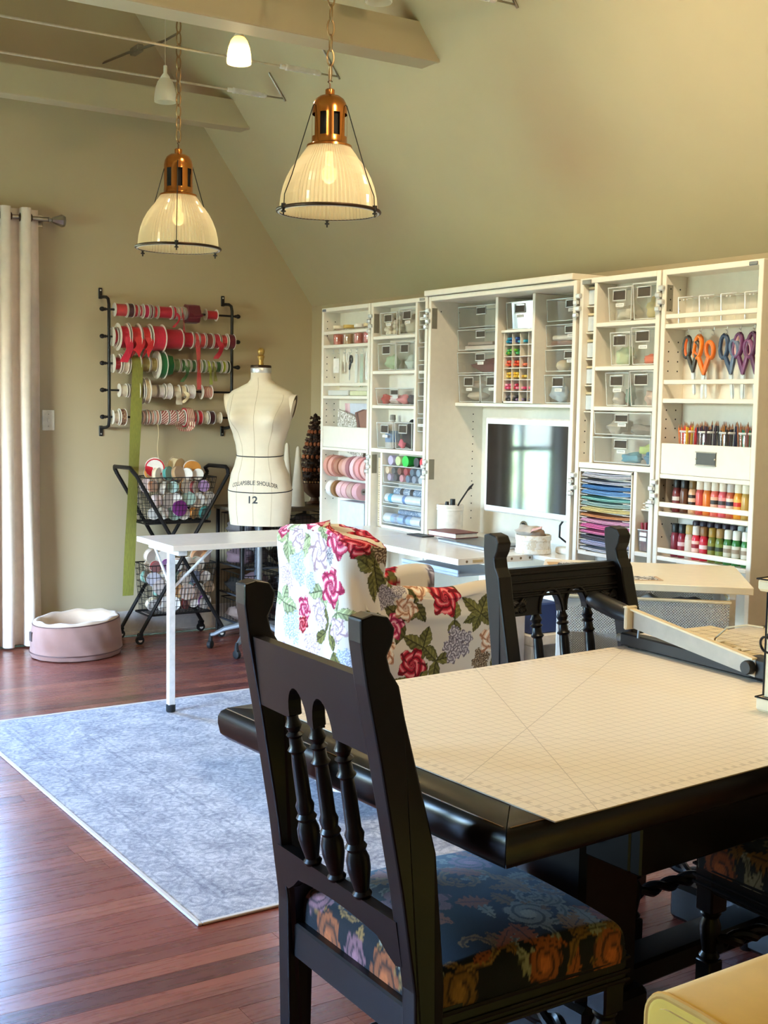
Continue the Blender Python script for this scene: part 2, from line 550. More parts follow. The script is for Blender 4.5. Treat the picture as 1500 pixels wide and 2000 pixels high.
OFF = {}
def mesh_of(mb, name, off=None, smooth=40):
    me = bpy.data.meshes.new(name)
    vs = mb.v if off is None else [(x - off[0], y - off[1], z - off[2]) for x, y, z in mb.v]
    me.from_pydata(vs, [], mb.f)
    if any(mb.m):
        me.polygons.foreach_set('material_index', mb.m)
    if smooth:
        me.polygons.foreach_set('use_smooth', [True] * len(me.polygons))
        me.set_sharp_from_angle(angle=math.radians(smooth))
    me.update()
    return me
def obj(name, mb, mat, parent=None, smooth=40, label=None, loc=None):
    off = OFF.get(parent.name) if parent is not None else loc
    me = mb if isinstance(mb, bpy.types.Mesh) else mesh_of(mb, name, off, smooth)
    if not me.materials:
        for x in (mat if isinstance(mat, (list, tuple)) else [mat]):
            me.materials.append(M[x] if isinstance(x, str) else x)
    o = bpy.data.objects.new(name, me)
    COL.objects.link(o)
    if parent is not None:
        o.parent = parent
        if off is not None: OFF[o.name] = off
    elif loc is not None:
        o.location = loc
    if label: o['label'] = label
    return o
def thing(name, label, cat, loc=(0, 0, 0), rot=0.0, group=None, world=False):
    """an Empty at the base of a thing; with world=True its parts are modelled in room coordinates"""
    o = bpy.data.objects.new(name, None)
    o.empty_display_size = 0.05
    COL.objects.link(o)
    o.location, o.rotation_euler = loc, (0, 0, rot)
    o['label'], o['category'] = label, cat
    if group: o['group'] = group
    if world: OFF[o.name] = tuple(loc)
    return o
def tag(o, label, cat, group=None):
    o['label'], o['category'] = label, cat
    if group: o['group'] = group
    return o
def struct(o):
    o['kind'] = 'structure'
    return o
def dup(root, label=None, loc=None, rot=None, group=None):
    c = root.copy(); COL.objects.link(c)
    if label: c['label'] = label
    if group: c['group'] = group
    if loc is not None: c.location = loc
    if rot is not None: c.rotation_euler = (0, 0, rot) if not isinstance(rot, tuple) else rot
    def kids(a, b):
        for ch in list(a.children):
            k = ch.copy(); COL.objects.link(k); k.parent = b
            kids(ch, k)
    kids(root, c)
    return c
def paint(o, fn):
    me = o.data
    n = len(me.vertices)
    co = np.empty(n * 3); me.vertices.foreach_get('co', co)
    a = me.color_attributes.new('Col', 'FLOAT_COLOR', 'POINT')
    col = np.ones((n, 4)); col[:, :3] = fn(co.reshape(-1, 3))
    a.data.foreach_set('color', col.ravel())
ORD = ['first', 'second', 'third', 'fourth', 'fifth', 'sixth', 'seventh', 'eighth', 'ninth', 'tenth', 'eleventh', 'twelfth', 'thirteenth', 'fourteenth', 'fifteenth', 'sixteenth', 'seventeenth', 'eighteenth']

# ------------------------------------------------------------------ the room
XW, YF, XL, YB = 3.905, 7.10, -2.2, -2.6
KZ, CZ = 2.07, 4.0
SL = 1.355
XT = XW - (CZ - KZ) / SL                 # where the slope meets the flat ceiling
XT2 = XL + (CZ - KZ) / SL
a, b, c, d = WIN_FAR
mb = MB()
mb.prism([(XL, 0), (a, 0), (a, 2.6), (XL, 2.6)][:2] + [(a, d), (XL, KZ)], 'xz', YF, YF + 0.12)
mb.prism([(b, 0), (XW, 0), (XW, KZ), (b, d)], 'xz', YF, YF + 0.12)
mb.prism([(XL, KZ), (a, d), (b, d), (XW, KZ), (XT, CZ), (XT2, CZ)], 'xz', YF, YF + 0.12)
if c > 0.01: mb.box(a, YF, 0, b, YF + 0.12, c)
wall_far = struct(obj('wall_far', mb, 'wall', smooth=0))
struct(obj('wall_right', MB().box(XW, YB, 0, XW + 0.1, YF + 0.12, KZ), 'wall', smooth=0))
y0, y1, z0, z1 = WIN_LEFT
mb = MB().box(XL - 0.12, YB, 0, XL, y0, KZ + .05).box(XL - 0.12, y1, 0, XL, YF, KZ + .05).box(XL - 0.12, y0, 0, XL, y1, z0).box(XL - 0.12, y0, z1, XL, y1, max(z1 + .02, KZ + .05))
struct(obj('wall_left', mb, 'wall', smooth=0))
struct(obj('wall_back', MB().box(XL, YB - 0.1, 0, XW, YB, CZ), 'wall', smooth=0))
mb = MB().prism([(XW, KZ), (XW + .1, KZ), (XT, CZ + .13), (XT, CZ)], 'xz', YB, YF + 0.12)
mb.prism([(XL, KZ), (XT2, CZ), (XT2, CZ + .13), (XL - .12, KZ)], 'xz', YB, YF + .12)
mb.box(XT2, YB, CZ, XT, YF + .12, CZ + .1)
struct(obj('ceiling', mb, 'slope', smooth=0))
# exposed beams spanning from slope to slope
def beam(name, ya, yb, zb, h):
    xb, xt = XW - (zb - KZ) / SL, XW - (zb + h - KZ) / SL
    xb2, xt2 = XL + (zb - KZ) / SL, XL + (zb + h - KZ) / SL
    mb = MB().prism([(xb2, zb), (xb, zb), (xt, zb + h), (xt2, zb + h)], 'xz', ya, yb)
    mb.box(xb2, ya - .004, zb, xb - .004, ya, zb + .012).box(xb2, ya, zb - .003, xb, ya + .02, zb)
    return struct(obj(name, mb, 'beam', smooth=0))
beam('trim_1', 4.69, 4.835, 2.993, 0.158)
beam('trim_2', 6.59, 6.72, 3.028, 0.150)
# baseboards
struct(obj('baseboard_far', MB().box(b, YF - .018, 0, XW, YF, .15, .004).box(b, YF - .03, 0, XW, YF - .018, .02, .004).box(XL, YF - .018, 0, a, YF, .15), 'white_trim', smooth=0))
struct(obj('baseboard_right', MB().box(XW - .018, YB, 0, XW, YF - .018, .15, .004), 'white_trim', smooth=0))
# glazed garden door in the far wall, and the window in the left wall (both beyond the frame, seen in reflections)
def sash(name, pname, ax, p, q, z0, z1, at, nx, nz):
    fr, pn = MB(), MB()
    def bx(m, a0, a1, c0, c1, t=0.03):
        if ax == 'x': m.box(a0, at - t, c0, a1, at + t, c1, .004)
        else: m.box(at - t, a0, c0, at + t, a1, c1, .004)
    w = .07
    bx(fr, p, p + w, z0, z1); bx(fr, q - w, q, z0, z1); bx(fr, p, q, z1 - w, z1); bx(fr, p, q, z0, z0 + w * 1.8)
    for i in range(1, nx):
        m_ = p + (q - p) * i / nx; bx(fr, m_ - .018, m_ + .018, z0, z1, .02)
    for i in range(1, nz):
        m_ = z0 + (z1 - z0) * i / nz; bx(fr, p, q, m_ - .018, m_ + .018, .02)
    bx(pn, p + .02, q - .02, z0 + .02, z1 - .02, .003)
    o = struct(obj(name, fr, 'white_trim', smooth=0))
    obj('pane', pn, 'pane', o, smooth=0)
sash('door_1', 'pane', 'x', WIN_FAR[0], WIN_FAR[1], WIN_FAR[2] - .04, WIN_FAR[3], YF + .07, 3, 4)
sash('window_1', 'pane', 'y', WIN_LEFT[0], WIN_LEFT[1], WIN_LEFT[2], WIN_LEFT[3], XL - .07, 4, 2)
# the garden outside
def lawn_mat():
    t = NT('lawn grass'); f = t.noise(t.coord(), 3, 5)
    t.set(Base_Color=t.ramp(f, [(.3, lin(122, 134, 88)), (.7, lin(184, 190, 138))]), Roughness=.9)
    return t.m
lm = lawn_mat()
mb = MB().box(-30, YF + .12, -.3, 30, 40, -.25).box(-30, -20, -.3, XL - .12, YF + .12, -.25)
for i in range(9):
    mb.ball((-6 + i * 1.9, 19 + (i % 3) * 1.2, -.4), 1.7, 10, 7, (1, .8, 1.1))
for i in range(8):
    mb.ball((-14 - (i % 3), -2 + i * 1.9, -.2), 1.6, 10, 7, (.8, 1, 1.1))
lawn = obj('lawn_and_hedge', mb, lm)
lawn['kind'] = 'stuff'

# floor: the boards that show are parts, the rest of the same boards are one mesh
floor = struct(obj('floor', MB().box(XL - .12, YB - .1, -.08, XW + .1, YF + .12, -.012), 'dark', smooth=0))
PW = 0.083
def px(x, y, z):
    dx, dy, dz = x, y, z - 1.45
    c_ = [CR[i][0] * dx + CR[i][1] * dy + CR[i][2] * dz for i in range(3)]
    return (750 + 2381.8 * c_[0] / c_[2], 1000 - 2381.8 * c_[1] / c_[2]) if c_[2] > .3 else None
near, rest = [], []
nrow = int((YF - YB) / PW)
for r_ in range(nrow):
    yy = YB + r_ * PW
    xx = XL - R.random() * 1.2
    while xx < XW:
        ln = R.uniform(.7, 2.1)
        xa, xb = max(XL, xx), min(XW, xx + ln)
        if xb - xa > .02:
            best = 0
            for k in range(7):
                x_ = xa + (xb - xa) * k / 6
                q = px(x_, yy + PW / 2, 0)
                under_rug = 1.35 < x_ < 3.25 and 3.05 < yy < 5.36
                hidden = x_ > 2.9 and yy < 6
                if q and -20 < q[0] < 1520 and 1190 < q[1] < 2030 and not under_rug and not hidden:
                    best = max(best, q[1])
            (near if best else rest).append((best, xa, xb, yy))
        xx += ln
near.sort(reverse=True)
rest += near[300:]
g_ = .0006
for _, xa, xb, yy in near[:300]:
    o = obj('plank', MB().box(xa + g_, yy + g_, -.014, xb - g_, yy + PW - g_, 0), 'floor', floor, smooth=0)
mb = MB()
for _, xa, xb, yy in rest:
    mb.box(xa + g_, yy + g_, -.014, xb - g_, yy + PW - g_, 0)
o = obj('planks', mb, 'floor', floor, smooth=0)
o['kind'] = 'stuff'

# ------------------------------------------------------------------ rug
RT = math.radians(-1.2)
t = thing('area_rug', 'faded blue and grey patterned area rug on the wooden floor', 'rug', (1.318, 3.01, 0.0), RT * -1)
o = obj('rug_field', MB().box(.013, .013, 0.001, 2.0, 2.398, .007), 'rug', t, smooth=0)
bd = fabric('rug binding', (206, 196, 184), 0.1)
mb = MB().box(0, 0, 0.001, .015, 2.41, .009, .002).box(0.015, 0, 0.001, 2.03, .015, .009, .002).box(.015, 2.395, 0.001, 2.03, 2.41, .009, .002)
obj('edge_binding', mb, bd, t, smooth=0)

# ------------------------------------------------------------------ dining chairs (black carved, tapestry seats)
def tapestry(co, top):
    # cloth coordinates: the flat top, running on down the four sides
    N_ = 190
    def cloth(w):
        a = np.abs(w)
        return np.sign(w) * np.where(a < .8, .205 * a / .8, .205 + (a - .8) / .2 * .11)
    g = np.linspace(-1, 1, N_)
    u = np.tile(cloth(g), N_) + .235
    v = np.repeat(cloth(g), N_)
    n = N_ * N_
    base = np.tile(np.array(lin(11, 12, 20)[:3]), (n, 1))
    def over(mask, rgb, k=1.0):
        c = np.array(lin(*rgb)[:3])
        base[mask] = base[mask] * (1 - k) + c * k
    rng = random.Random(5)
    def scroll(cx, cy, r, a0, turns, hand, w, rgb):
        th = np.arctan2(v - cy, u - cx) * hand
        rad = np.hypot(u - cx, v - cy)
        for k in range(int(turns) + 1):
            t_ = (th - a0) % (2 * PI) + 2 * PI * k
            ok = t_ < turns * 2 * PI
            rr = r * (1 - t_ / (turns * 2 * PI) * .85)
            wob = 1 + .35 * np.sin(t_ * 9)
            d = np.abs(rad - rr)
            over(ok & (d < w * wob), rgb)
            over(ok & (d < w * .35), tuple(int(c * .62) for c in rgb))
    def flower(cx, cy, r, rgb, petals=7):
        th, rad = np.arctan2(v - cy, u - cx), np.hypot(u - cx, v - cy)
        edge = r * (.72 + .28 * np.abs(np.sin(th * petals / 2 + cx * 40)))
        over(rad < edge, rgb)
        over((rad < edge) & (np.sin(rad / r * 16 + th * 2) > .55), tuple(int(c * .5) for c in rgb))
        over(rad < r * .3, tuple(min(255, int(c * 1.25)) for c in rgb))
    def leaf(cx, cy, L, W, ang, rgb):
        dx, dy = u - cx, v - cy
        a_, b_ = dx * math.cos(ang) + dy * math.sin(ang), -dx * math.sin(ang) + dy * math.cos(ang)
        s_ = a_ / L
        wd = W * np.sin(np.clip(s_, 0, 1) * PI) * (1 + .3 * np.sin(s_ * 40))
        m = (s_ > 0) & (s_ < 1) & (np.abs(b_) < wd)
        over(m, rgb)
        over(m & (np.abs(b_) < W * .08), tuple(int(c * .5) for c in rgb))
    gold, ochre, rust, pale, rose = (150, 116, 62), (128, 94, 44), (156, 86, 44), (146, 148, 130), (138, 96, 104)
    # scrolls over the whole cloth, flowers along the front and the sides
    for i in range(34):
        cx, cy = rng.uniform(-.06, .52), rng.uniform(-.32, .32)
        scroll(cx, cy, rng.uniform(.03, .07), rng.uniform(0, 6), rng.uniform(.8, 1.5), rng.choice((-1, 1)), .008, rng.choice((gold, ochre, pale, pale)))
    for i in range(64):
        leaf(rng.uniform(-.06, .5), rng.uniform(-.32, .32), rng.uniform(.05, .11), rng.uniform(.012, .026), rng.uniform(0, 6.28), rng.choice((gold, ochre, pale, rust)))
    for cx, cy, r_, cc in ((.14, 0, .075, rose), (.36, .12, .05, rose), (.3, -.14, .05, pale), (.02, .16, .05, rose), (-.05, -.1, .05, rust), (-.05, .1, .05, rust),
                           (.08, -.275, .045, ochre), (.27, -.27, .04, rust), (.43, -.285, .05, rust), (.1, .29, .05, ochre), (.4, .29, .05, rust), (.49, .1, .05, gold), (.49, -.1, .05, rust), (-.05, 0, .04, rose)):
        flower(cx, cy, r_, cc, rng.choice((7, 9)))
    j = .85 + .3 * np.random.RandomState(3).rand(n)[:, None]
    return base * j

def make_chair(label, group):
    """faces +x; x=0 is the rear of the seat, y across, z up from the floor"""
    t = thing('dining_chair', label, 'chair', (0, 0, 0), 0, group)
    lean = lambda x, z: x - max(0, z - .47) * .07
    prof = [(-.012, 0), (.03, 0), (.036, .47), (.034, .70), (-.012, .93), (-.020, .985), (-.035, 1.01), (-.040, 1.035), (-.028, 1.055), (-.022, 1.078), (-.034, 1.098),
            (-.062, 1.104), (-.086, 1.098), (-.088, 1.06), (-.082, .99), (-.064, .86), (-.038, .64), (-.024, .47)]
    prof = [(lean(x, z), z) for x, z in prof]
    def yoff(z):                                    # posts draw together a little towards the top
        return .222 - max(0, z - .47) * .028
    for sgn in (-1, 1):
        mb = MB()
        for (d0, d1) in ((-.021, .021),):
            n = len(prof)
            vs = [(x, sgn * yoff(z) + d0, z) for x, z in prof] + [(x, sgn * yoff(z) + d1, z) for x, z in prof]
            fs = [tuple(range(n)), tuple(range(2 * n - 1, n - 1, -1))] + [(i, i + n, (i + 1) % n + n, (i + 1) % n) for i in range(n)]
            mb.add(vs, fs)
        o = obj('rear_post', mb, 'ebony', t, smooth=0)
        bv = o.modifiers.new('bevel', 'BEVEL'); bv.width = .004; bv.segments = 2; bv.limit_method = 'ANGLE'
    def bx(z):                                      # x of the tilted back plane
        return -.012 - max(0, z - .47) * .168
    def panel(pts, th, off=0.0):
        mb = MB()
        n = len(pts)
        vs = [(bx(z) + off - th / 2, y, z) for y, z in pts] + [(bx(z) + off + th / 2, y, z) for y, z in pts]
        fs = [tuple(range(n)), tuple(range(2 * n - 1, n - 1, -1))] + [(i, i + n, (i + 1) % n + n, (i + 1) % n) for i in range(n)]
        return mb.add(vs, fs)
    # crest panel with two round arches between three spindles
    ys = [-.088, 0.0, .088]
    pts = [(.205, 1.0), (-.205, 1.0), (-.205, .868), (ys[0] - .016, .868), (ys[0] + .012, .868)]
    for i in (0, 1):
        c0 = (ys[i] + ys[i + 1]) / 2; w = .034
        for k in range(0, 13):
            a_ = PI - PI * k / 12
            pts.append((c0 + w * math.cos(a_), .872 + .058 * math.sin(a_)))
        pts.append((ys[i + 1] - .01 * (1 - i) + .012 * i * 0, .868))
    pts += [(ys[2] + .016, .868), (.205, .868)]
    obj('crest_panel', panel(pts, .024), 'ebony', t, smooth=0)
    mb = MB()
    for z in (.985, .962, .935, .922):              # reeded mouldings on the seat side
        mb.tube([(bx(z) + .014, -.2, z), (bx(z) + .014, .2, z)], .004, 6)
    for i in (0, 1):
        c0 = (ys[i] + ys[i + 1]) / 2
        mb.tube([(bx(.872 + .064 * math.sin(a_)) + .014, c0 + .041 * math.cos(a_), .872 + .066 * math.sin(a_)) for a_ in [PI * k / 12 for k in range(13)]], .004, 6)
    obj('moulding', mb, 'ebony', t)
    for sg in (-1, 1):
        mb = MB()
        yc, zc = sg * .155, .895
        for q in (0, 1, 2, 3):                      # carved rosette blocks
            a_ = PI / 4 + q * PI / 2
            for w_ in (-.35, 0, .35):
                mb.tube([(bx(zc) + .012, yc, zc), (bx(zc) + .02, yc + .018 * math.cos(a_ + w_), zc + .014 * math.sin(a_ + w_)), (bx(zc) + .012, yc + .036 * math.cos(a_ + w_ * .6), zc + .026 * math.sin(a_ + w_ * .6))], [.004, .006, .002], 6)
        mb.ball((bx(zc) + .014, yc, zc), .008, 8, 6)
        obj('carved_rosette', mb, 'ebony', t)
    sp = [(.016, 0), (.018, .006), (.013, .012), (.017, .03), (.021, .05), (.021, .07), (.016, .085), (.02, .092), (.015, .1), (.018, .115), (.014, .125), (.0135, .19), (.012, .215), (.018, .222), (.013, .229), (.012, .245), (.017, .251), (.011, .257), (.016, .268), (.011, .28), (.011, .288)]
    for y in ys:
        mb = MB(Matrix.Translation((bx(.59), y, .585)) @ Matrix.Rotation(math.atan(-.168), 4, 'Y'))
        mb.lathe([(r_, z * (.29 / .288)) for r_, z in sp], 14)
        obj('spindle', mb, 'ebony', t)
    pts = [(.21, .585), (-.21, .585), (-.21, .505), (-.19, .5), (-.165, .515), (-.14, .535)] + [(-.14 + .28 * k / 8, .535 + .01 * math.sin(PI * k / 8)) for k in range(1, 8)] + [(.14, .535), (.165, .515), (.19, .5), (.21, .505)]
    obj('lower_back_rail', panel(pts, .024), 'ebony', t, smooth=0)
    # seat frame and cushion
    mb = MB().box(.035, -.225, .355, .47, -.2, .425, .004).box(.035, .2, .355, .47, .225, .425, .004).box(.45, -.225, .355, .475, .225, .425, .004).box(-.01, -.205, .355, .02, .205, .425, .004)
    for z in (.368, .385, .41):
        mb.tube([(.04, -.227, z), (.477, -.227, z), (.477, .227, z), (.04, .227, z)], .004, 6)
    obj('seat_frame', mb, 'ebony', t, smooth=30)
    def cush(i, j):
        # a domed cushion: flat grid whose border rolls down over the frame
        u, v = i * 2 - 1, j * 2 - 1
        def roll(w, half, drop=.1):
            s_ = abs(w); q = .80
            if s_ < q: return math.copysign(half * s_ / q, w), 0.0
            e = (s_ - q) / (1 - q)
            a_ = min(1, e * 1.6) * PI / 2
            return math.copysign(half + .022 * math.sin(a_), w), .03 * (1 - math.cos(a_)) + max(0, e - .45) * drop
        x, dx = roll(u, .205, .085)
        y, dy = roll(v, .205, .085)
        x = x + .235
        dome = .03 * (1 - (abs(u)) ** 2.5) * (1 - (abs(v)) ** 2.5)
        z = .478 + dome - max(dx, dy) - .25 * min(dx, dy)
        tpr = 1 + .06 * (x - .235)
        return (x, y * tpr, max(z, .405))
    o = obj('seat_cushion', MB().grid(cush, 190, 190), 'tapestry', t, smooth=60)
    paint(o, lambda co: tapestry(co, .47))
    leg = [(.018, 0), (.024, .012), (.024, .03), (.016, .04), (.021, .06), (.017, .075), (.019, .1)]
    top = [(.017, .19), (.024, .2), (.017, .21), (.022, .24), (.025, .27), (.018, .29), (.024, .3), (.018, .31)]
    for sg in (-1, 1):
        mb = MB()
        mb.lathe(leg, 14, at=(.445, sg * .2, 0)).lathe(top, 14, at=(.445, sg * .2, 0))
        mb.box(.423, sg * .2 - .022, .098, .467, sg * .2 + .022, .192, .003).box(.42, sg * .2 - .026, .305, .47, sg * .2 + .026, .44, .004)
        mb.ball((.446, sg * .203, .438), .026, 10, 6, (1, 1, .5))
        obj('front_leg', mb, 'ebony', t)
    def twist(p, q):
        P, Q = Vector(p), Vector(q)
        d_ = (Q - P); L = d_.length; d_.normalize()
        a_ = d_.orthogonal().normalized(); b_ = d_.cross(a_)
        mb = MB()
        pts_ = []
        for s_ in (0, PI):
            mb.tube([P + d_ * (L * k / 40) + (a_ * math.cos(k * .55 + s_) + b_ * math.sin(k * .55 + s_)) * .009 for k in range(41)], .011, 8)
        return mb
    for sg in (-1, 1):
        obj('stretcher', twist((.01, sg * .212, .145), (.43, sg * .2, .145)), 'ebony', t)
    obj('stretcher', twist((.42, -.2, .235), (.42, .2, .235)), 'ebony', t)
    return t
chair = make_chair('near black dining chair with its plain back turned, drawn up to the black table end', 'black carved dining chairs')
chair.location, chair.rotation_euler = (1.112, 1.845, 0), (0, 0, math.radians(0.5))
chair.scale = (1, 1, 1.011)
dup(chair, 'far black dining chair showing its carved arched back behind the cutting mat', (2.30, 2.585, 0.0), math.radians(-88)).scale = (1, 1.13, .992)
dup(chair, 'black dining chair of which a front leg and seat corner show under the table, right', (2.285, 1.425, 0), math.radians(90))

# ------------------------------------------------------------------ black dining table and the cutting mat
TA = math.radians(4.3)
TL, TWD, TZ = 2.05, .95, .77
t = thing('dining_table', 'large black lacquered table with thick rounded edges under the cutting mat', 'table', (1.187, 1.495, 0), TA)
edge = [(0.0, -.035), (.004, -.058), (.018, -.072), (.05, -.075), (.09, -.075), (.09, 0), (.016, 0), (.005, -.008), (0.0, -.02)]
def border(p0, p1, q0, q1, nm):
    # one mitred border board: outer edge p0-p1, inner edge q0-q1 (x, y), profile across
    mb = MB()
    n = len(edge)
    vs = []
    for (P, Q) in ((p0, q0), (p1, q1)):
        for e, z in edge:
            k = e / .09
            vs.append((P[0] + (Q[0] - P[0]) * k, P[1] + (Q[1] - P[1]) * k, TZ + z))
    fs = [tuple(range(n)), tuple(range(2 * n - 1, n - 1, -1))] + [(i, i + n, (i + 1) % n + n, (i + 1) % n) for i in range(n)]
    return obj(nm, mb.add(vs, fs), 'ebony_table', t, smooth=50)
g_ = .0012
border((0, g_), (0, TWD - g_), (.09, .09 + g_), (.09, TWD - .09 - g_), 'border_board')
border((g_, 0), (TL - g_, 0), (.09 + g_, .09), (TL - .09 - g_, .09), 'border_board')
border((g_, TWD), (TL - g_, TWD), (.09 + g_, TWD - .09), (TL - .09 - g_, TWD - .09), 'border_board')
border((TL, g_), (TL, TWD - g_), (TL - .09, .09 + g_), (TL - .09, TWD - .09 - g_), 'border_board')
wl = plain('rubbed edge', (128, 96, 56), .4)
for P, Q in (((.016, .02), (.016, TWD - .02)), ((.02, .016), (TL - .02, .016))):
    obj('worn_edge', MB().tube([(P[0] - (.004 if P[0] == Q[0] else 0), P[1] - (.004 if P[1] == Q[1] else 0), TZ - .0014), (Q[0] - (.004 if P[0] == Q[0] else 0), Q[1] - (.004 if P[1] == Q[1] else 0), TZ - .0014)], .0011, 5), wl, t)
obj('tabletop', MB().box(.0915, .0915, TZ - .04, TL - .0915, TWD - .0915, TZ - .0008), 'ebony_table', t, smooth=0)
mb = MB().box(.52, .17, TZ - .25, TL - .3, .2, TZ - .04, .004).box(.52, TWD - .2, TZ - .25, TL - .3, TWD - .17, TZ - .04, .004).box(.52, .2, TZ - .25, .55, TWD - .2, TZ - .04, .004)
obj('apron', mb, 'ebony_table', t, smooth=0)
for x in (.60, TL - .6):
    mb = MB().box(x - .09, TWD / 2 - .16, .1, x + .09, TWD / 2 + .16, TZ - .1, .012).box(x - .11, TWD / 2 - .2, .56, x + .11, TWD / 2 + .2, TZ - .06, .012)
    mb.box(x - .07, .14, 0, x + .07, TWD - .14, .11, .014).box(x - .1, TWD / 2 - .19, .1, x + .1, TWD / 2 + .19, .2, .012)
    obj('pedestal', mb, 'ebony_table', t, smooth=0)
obj('floor_stretcher', MB().box(.70, TWD / 2 - .05, .1, TL - .7, TWD / 2 + .05, .16, .008), 'ebony_table', t, smooth=0)
o = obj('cutting_mat', MB().box(0, 0, 0, 1.80, .955, .0022), 'mat', None, smooth=0)
o.location, o.rotation_euler = (1.282, 1.487, TZ + .0002), (0, 0, TA)
tag(o, 'large translucent cutting mat with a printed grid covering the black table', 'cutting mat')

# ------------------------------------------------------------------ guillotine paper cutter
zt = TZ + .0025
t = thing('paper_cutter', 'guillotine paper cutter with raised black handled arm on the cutting mat', 'paper cutter', (2.39, 2.0, zt), math.radians(-1), world=False)
mb = MB().box(0, 0, .004, .035, .53, .04, .004)
obj('base_rail', mb, 'black_plastic', t, smooth=0)
gm = M['mat']
obj('cutting_bed', MB().box(.036, 0.02, .014, .36, .53, .03, .003), 'cream', t, smooth=0)
mb = MB()
for i in range(12):
    mb.box(.05, .06 + i * .038, .030, .34, .0612 + i * .038, .0304)
for i in range(7):
    mb.box(.06 + i * .045, .05, .030, .0612 + i * .045, .5, .0304)
o = obj('ruled_grid', mb, cm((150, 130, 100)), t, smooth=0)
for x, y in ((.02, .03), (.02, .5), (.33, .04), (.33, .5)):
    obj('foot', MB().cyl((x, y, 0), .012, .014, 10), 'rubber', t)
mb = MB()
def armbox(y0, y1, z0a, z1a, z0b, z1b, x0, x1, m):
    vs = [(x0, y0, z0a), (x1, y0, z0a), (x1, y0, z1a), (x0, y0, z1a), (x0, y1, z0b), (x1, y1, z0b), (x1, y1, z1b), (x0, y1, z1b)]
    m.add(vs, [(0, 1, 2, 3), (7, 6, 5, 4), (0, 4, 5, 1), (1, 5, 6, 2), (2, 6, 7, 3), (3, 7, 4, 0)])
armbox(.03, .50, .012, .058, .065, .118, -.006, -.001, mb)
o = obj('blade_arm', mb, cm((176, 168, 156), .35, .3), t, smooth=0)
mb = MB(); armbox(.03, .50, .056, .061, .116, .121, -.018, 0.0, mb)
obj('arm_flange', mb, cm((226, 204, 164), .4), t, smooth=0)
mb = MB()
mb.tube([(-.008, .485, .094), (-.008, .52, .1), (-.008, .57, .108), (-.008, .62, .117), (-.008, .648, .122), (-.008, .655, .124)], [.022, .028, .028, .027, .022, .01], 14, sq=.72)
obj('handle', mb, 'black_plastic', t, smooth=60)
mb = MB().box(-.03, .474, .058, .014, .486, .124, .004)
obj('collar', mb, cm((222, 208, 180)), t, smooth=0)
mb = MB().lathe([(.016, -.026), (.018, -.02), (.018, -.006), (.006, -.004), (.006, .0)], 16, 'x', (0, .045, .035))
obj('pivot_bolt', mb, 'black_plastic', t)
obj('pivot_block', MB().box(-.004, -.01, .004, .045, .06, .062, .008), 'black_plastic', t, smooth=0)
mb = MB().prism([(.0, .03)] + [(.17 * math.cos(a_ / 10 * PI / 2) , .03 + .1 * math.sin(a_ / 10 * PI / 2)) for a_ in range(11)], 'yz', .04, .043)
mb.v = [(x, y + .05, z) for x, y, z in mb.v]
obj('finger_guard', mb, 'guard', t, smooth=0)
mb = MB().tube([(.0415, .22, .032), (.0415, .21, .075), (.0415, .17, .11), (.0415, .1, .128), (.0415, .05, .13)], .0025, 6)
for y in (.2, .12): mb.ball((.036, y, .06), .005, 8, 5)
obj('guard_edge', mb, cm((196, 176, 140)), t)
mb = MB().lathe([(.008, -.016), (.01, -.012), (.01, .004), (.004, .006)], 12, 'y', (.018, .536, .02))
for i in range(5): mb.cyl((.018, .532 + i * .005, .02), .0118, .002, 12, 'y')
obj('screw_knob', mb, 'chrome', t)
mb = MB().tube([(.0, .455, .035), (.008, .46, .075), (.0, .47, .105)], .004, 6)
obj('spring', mb, 'grey_metal', t)
for i, (x, y, r_) in enumerate(((.06, .2, .05), (.05, .26, -.12), (.08, .3, .1))):
    o = obj('paper_sheet', MB().box(0, 0, 0, .12, .2, .0015), 'paper' if i != 1 else cm((196, 178, 150), .7), None, smooth=0)
    o.location, o.rotation_euler = (2.39 + x, 2.0 + y, zt + .0310 + i * .0017), (0, 0, r_)
    tag(o, ['bottom white paper sheet lying on the paper cutter bed', 'tan paper sheet between two white ones on the cutter bed', 'topmost white paper sheet on the paper cutter bed'][i], 'paper')

# ------------------------------------------------------------------ distressed cream box at the right edge of the mat
t = thing('distressed_chest', 'small distressed cream wooden chest with black worn edges at right of mat', 'chest', (2.16, 1.835, zt), TA)
mb = MB().box(.012, -.2, .03, .26, -.012, .272, .004)
obj('body', mb, 'distress', t, smooth=0)
obj('plinth', MB().box(0, -.215, 0, .275, 0, .032, .005), 'distress', t, smooth=0)
obj('cornice', MB().box(-.004, -.22, .272, .28, .006, .3, .006), 'distress', t, smooth=0)
obj('drawer_front', MB().box(.004, -.19, .05, .012, -.03, .25, .003), 'distress', t, smooth=0)
wear = MB()
for zz in (.031, .270): wear.tube([(-.0005 + (0.011 if 1 else 0), -.2, zz), (.0115, -.012, zz)], .0022, 6)
wear.tube([(.0115, -.0125, .035), (.0115, -.0125, .27)], .0022, 6)
wear.tube([(-.0045, -.1, .2998), (-.0045, .0055, .2998), (.05, .0055, .2998)], .0022, 6)
wear.tube([(-.0005, -.12, .0315), (-.0005, -.0005, .0315), (.06, -.0005, .0315)], .0022, 6)
obj('worn_edge', wear, 'dark', t)
mb = MB().tube([(-.006 - .004 * math.sin(a_ / 16 * 2 * PI), -.022 + .016 * math.cos(a_ / 16 * 2 * PI) - .006, .155 + .018 * math.sin(a_ / 16 * 2 * PI)) for a_ in range(16)], .003, 6, True)
mb.ball((.002, -.028, .175), .006, 8, 6)
obj('ring_pull', mb, 'black_metal', t)

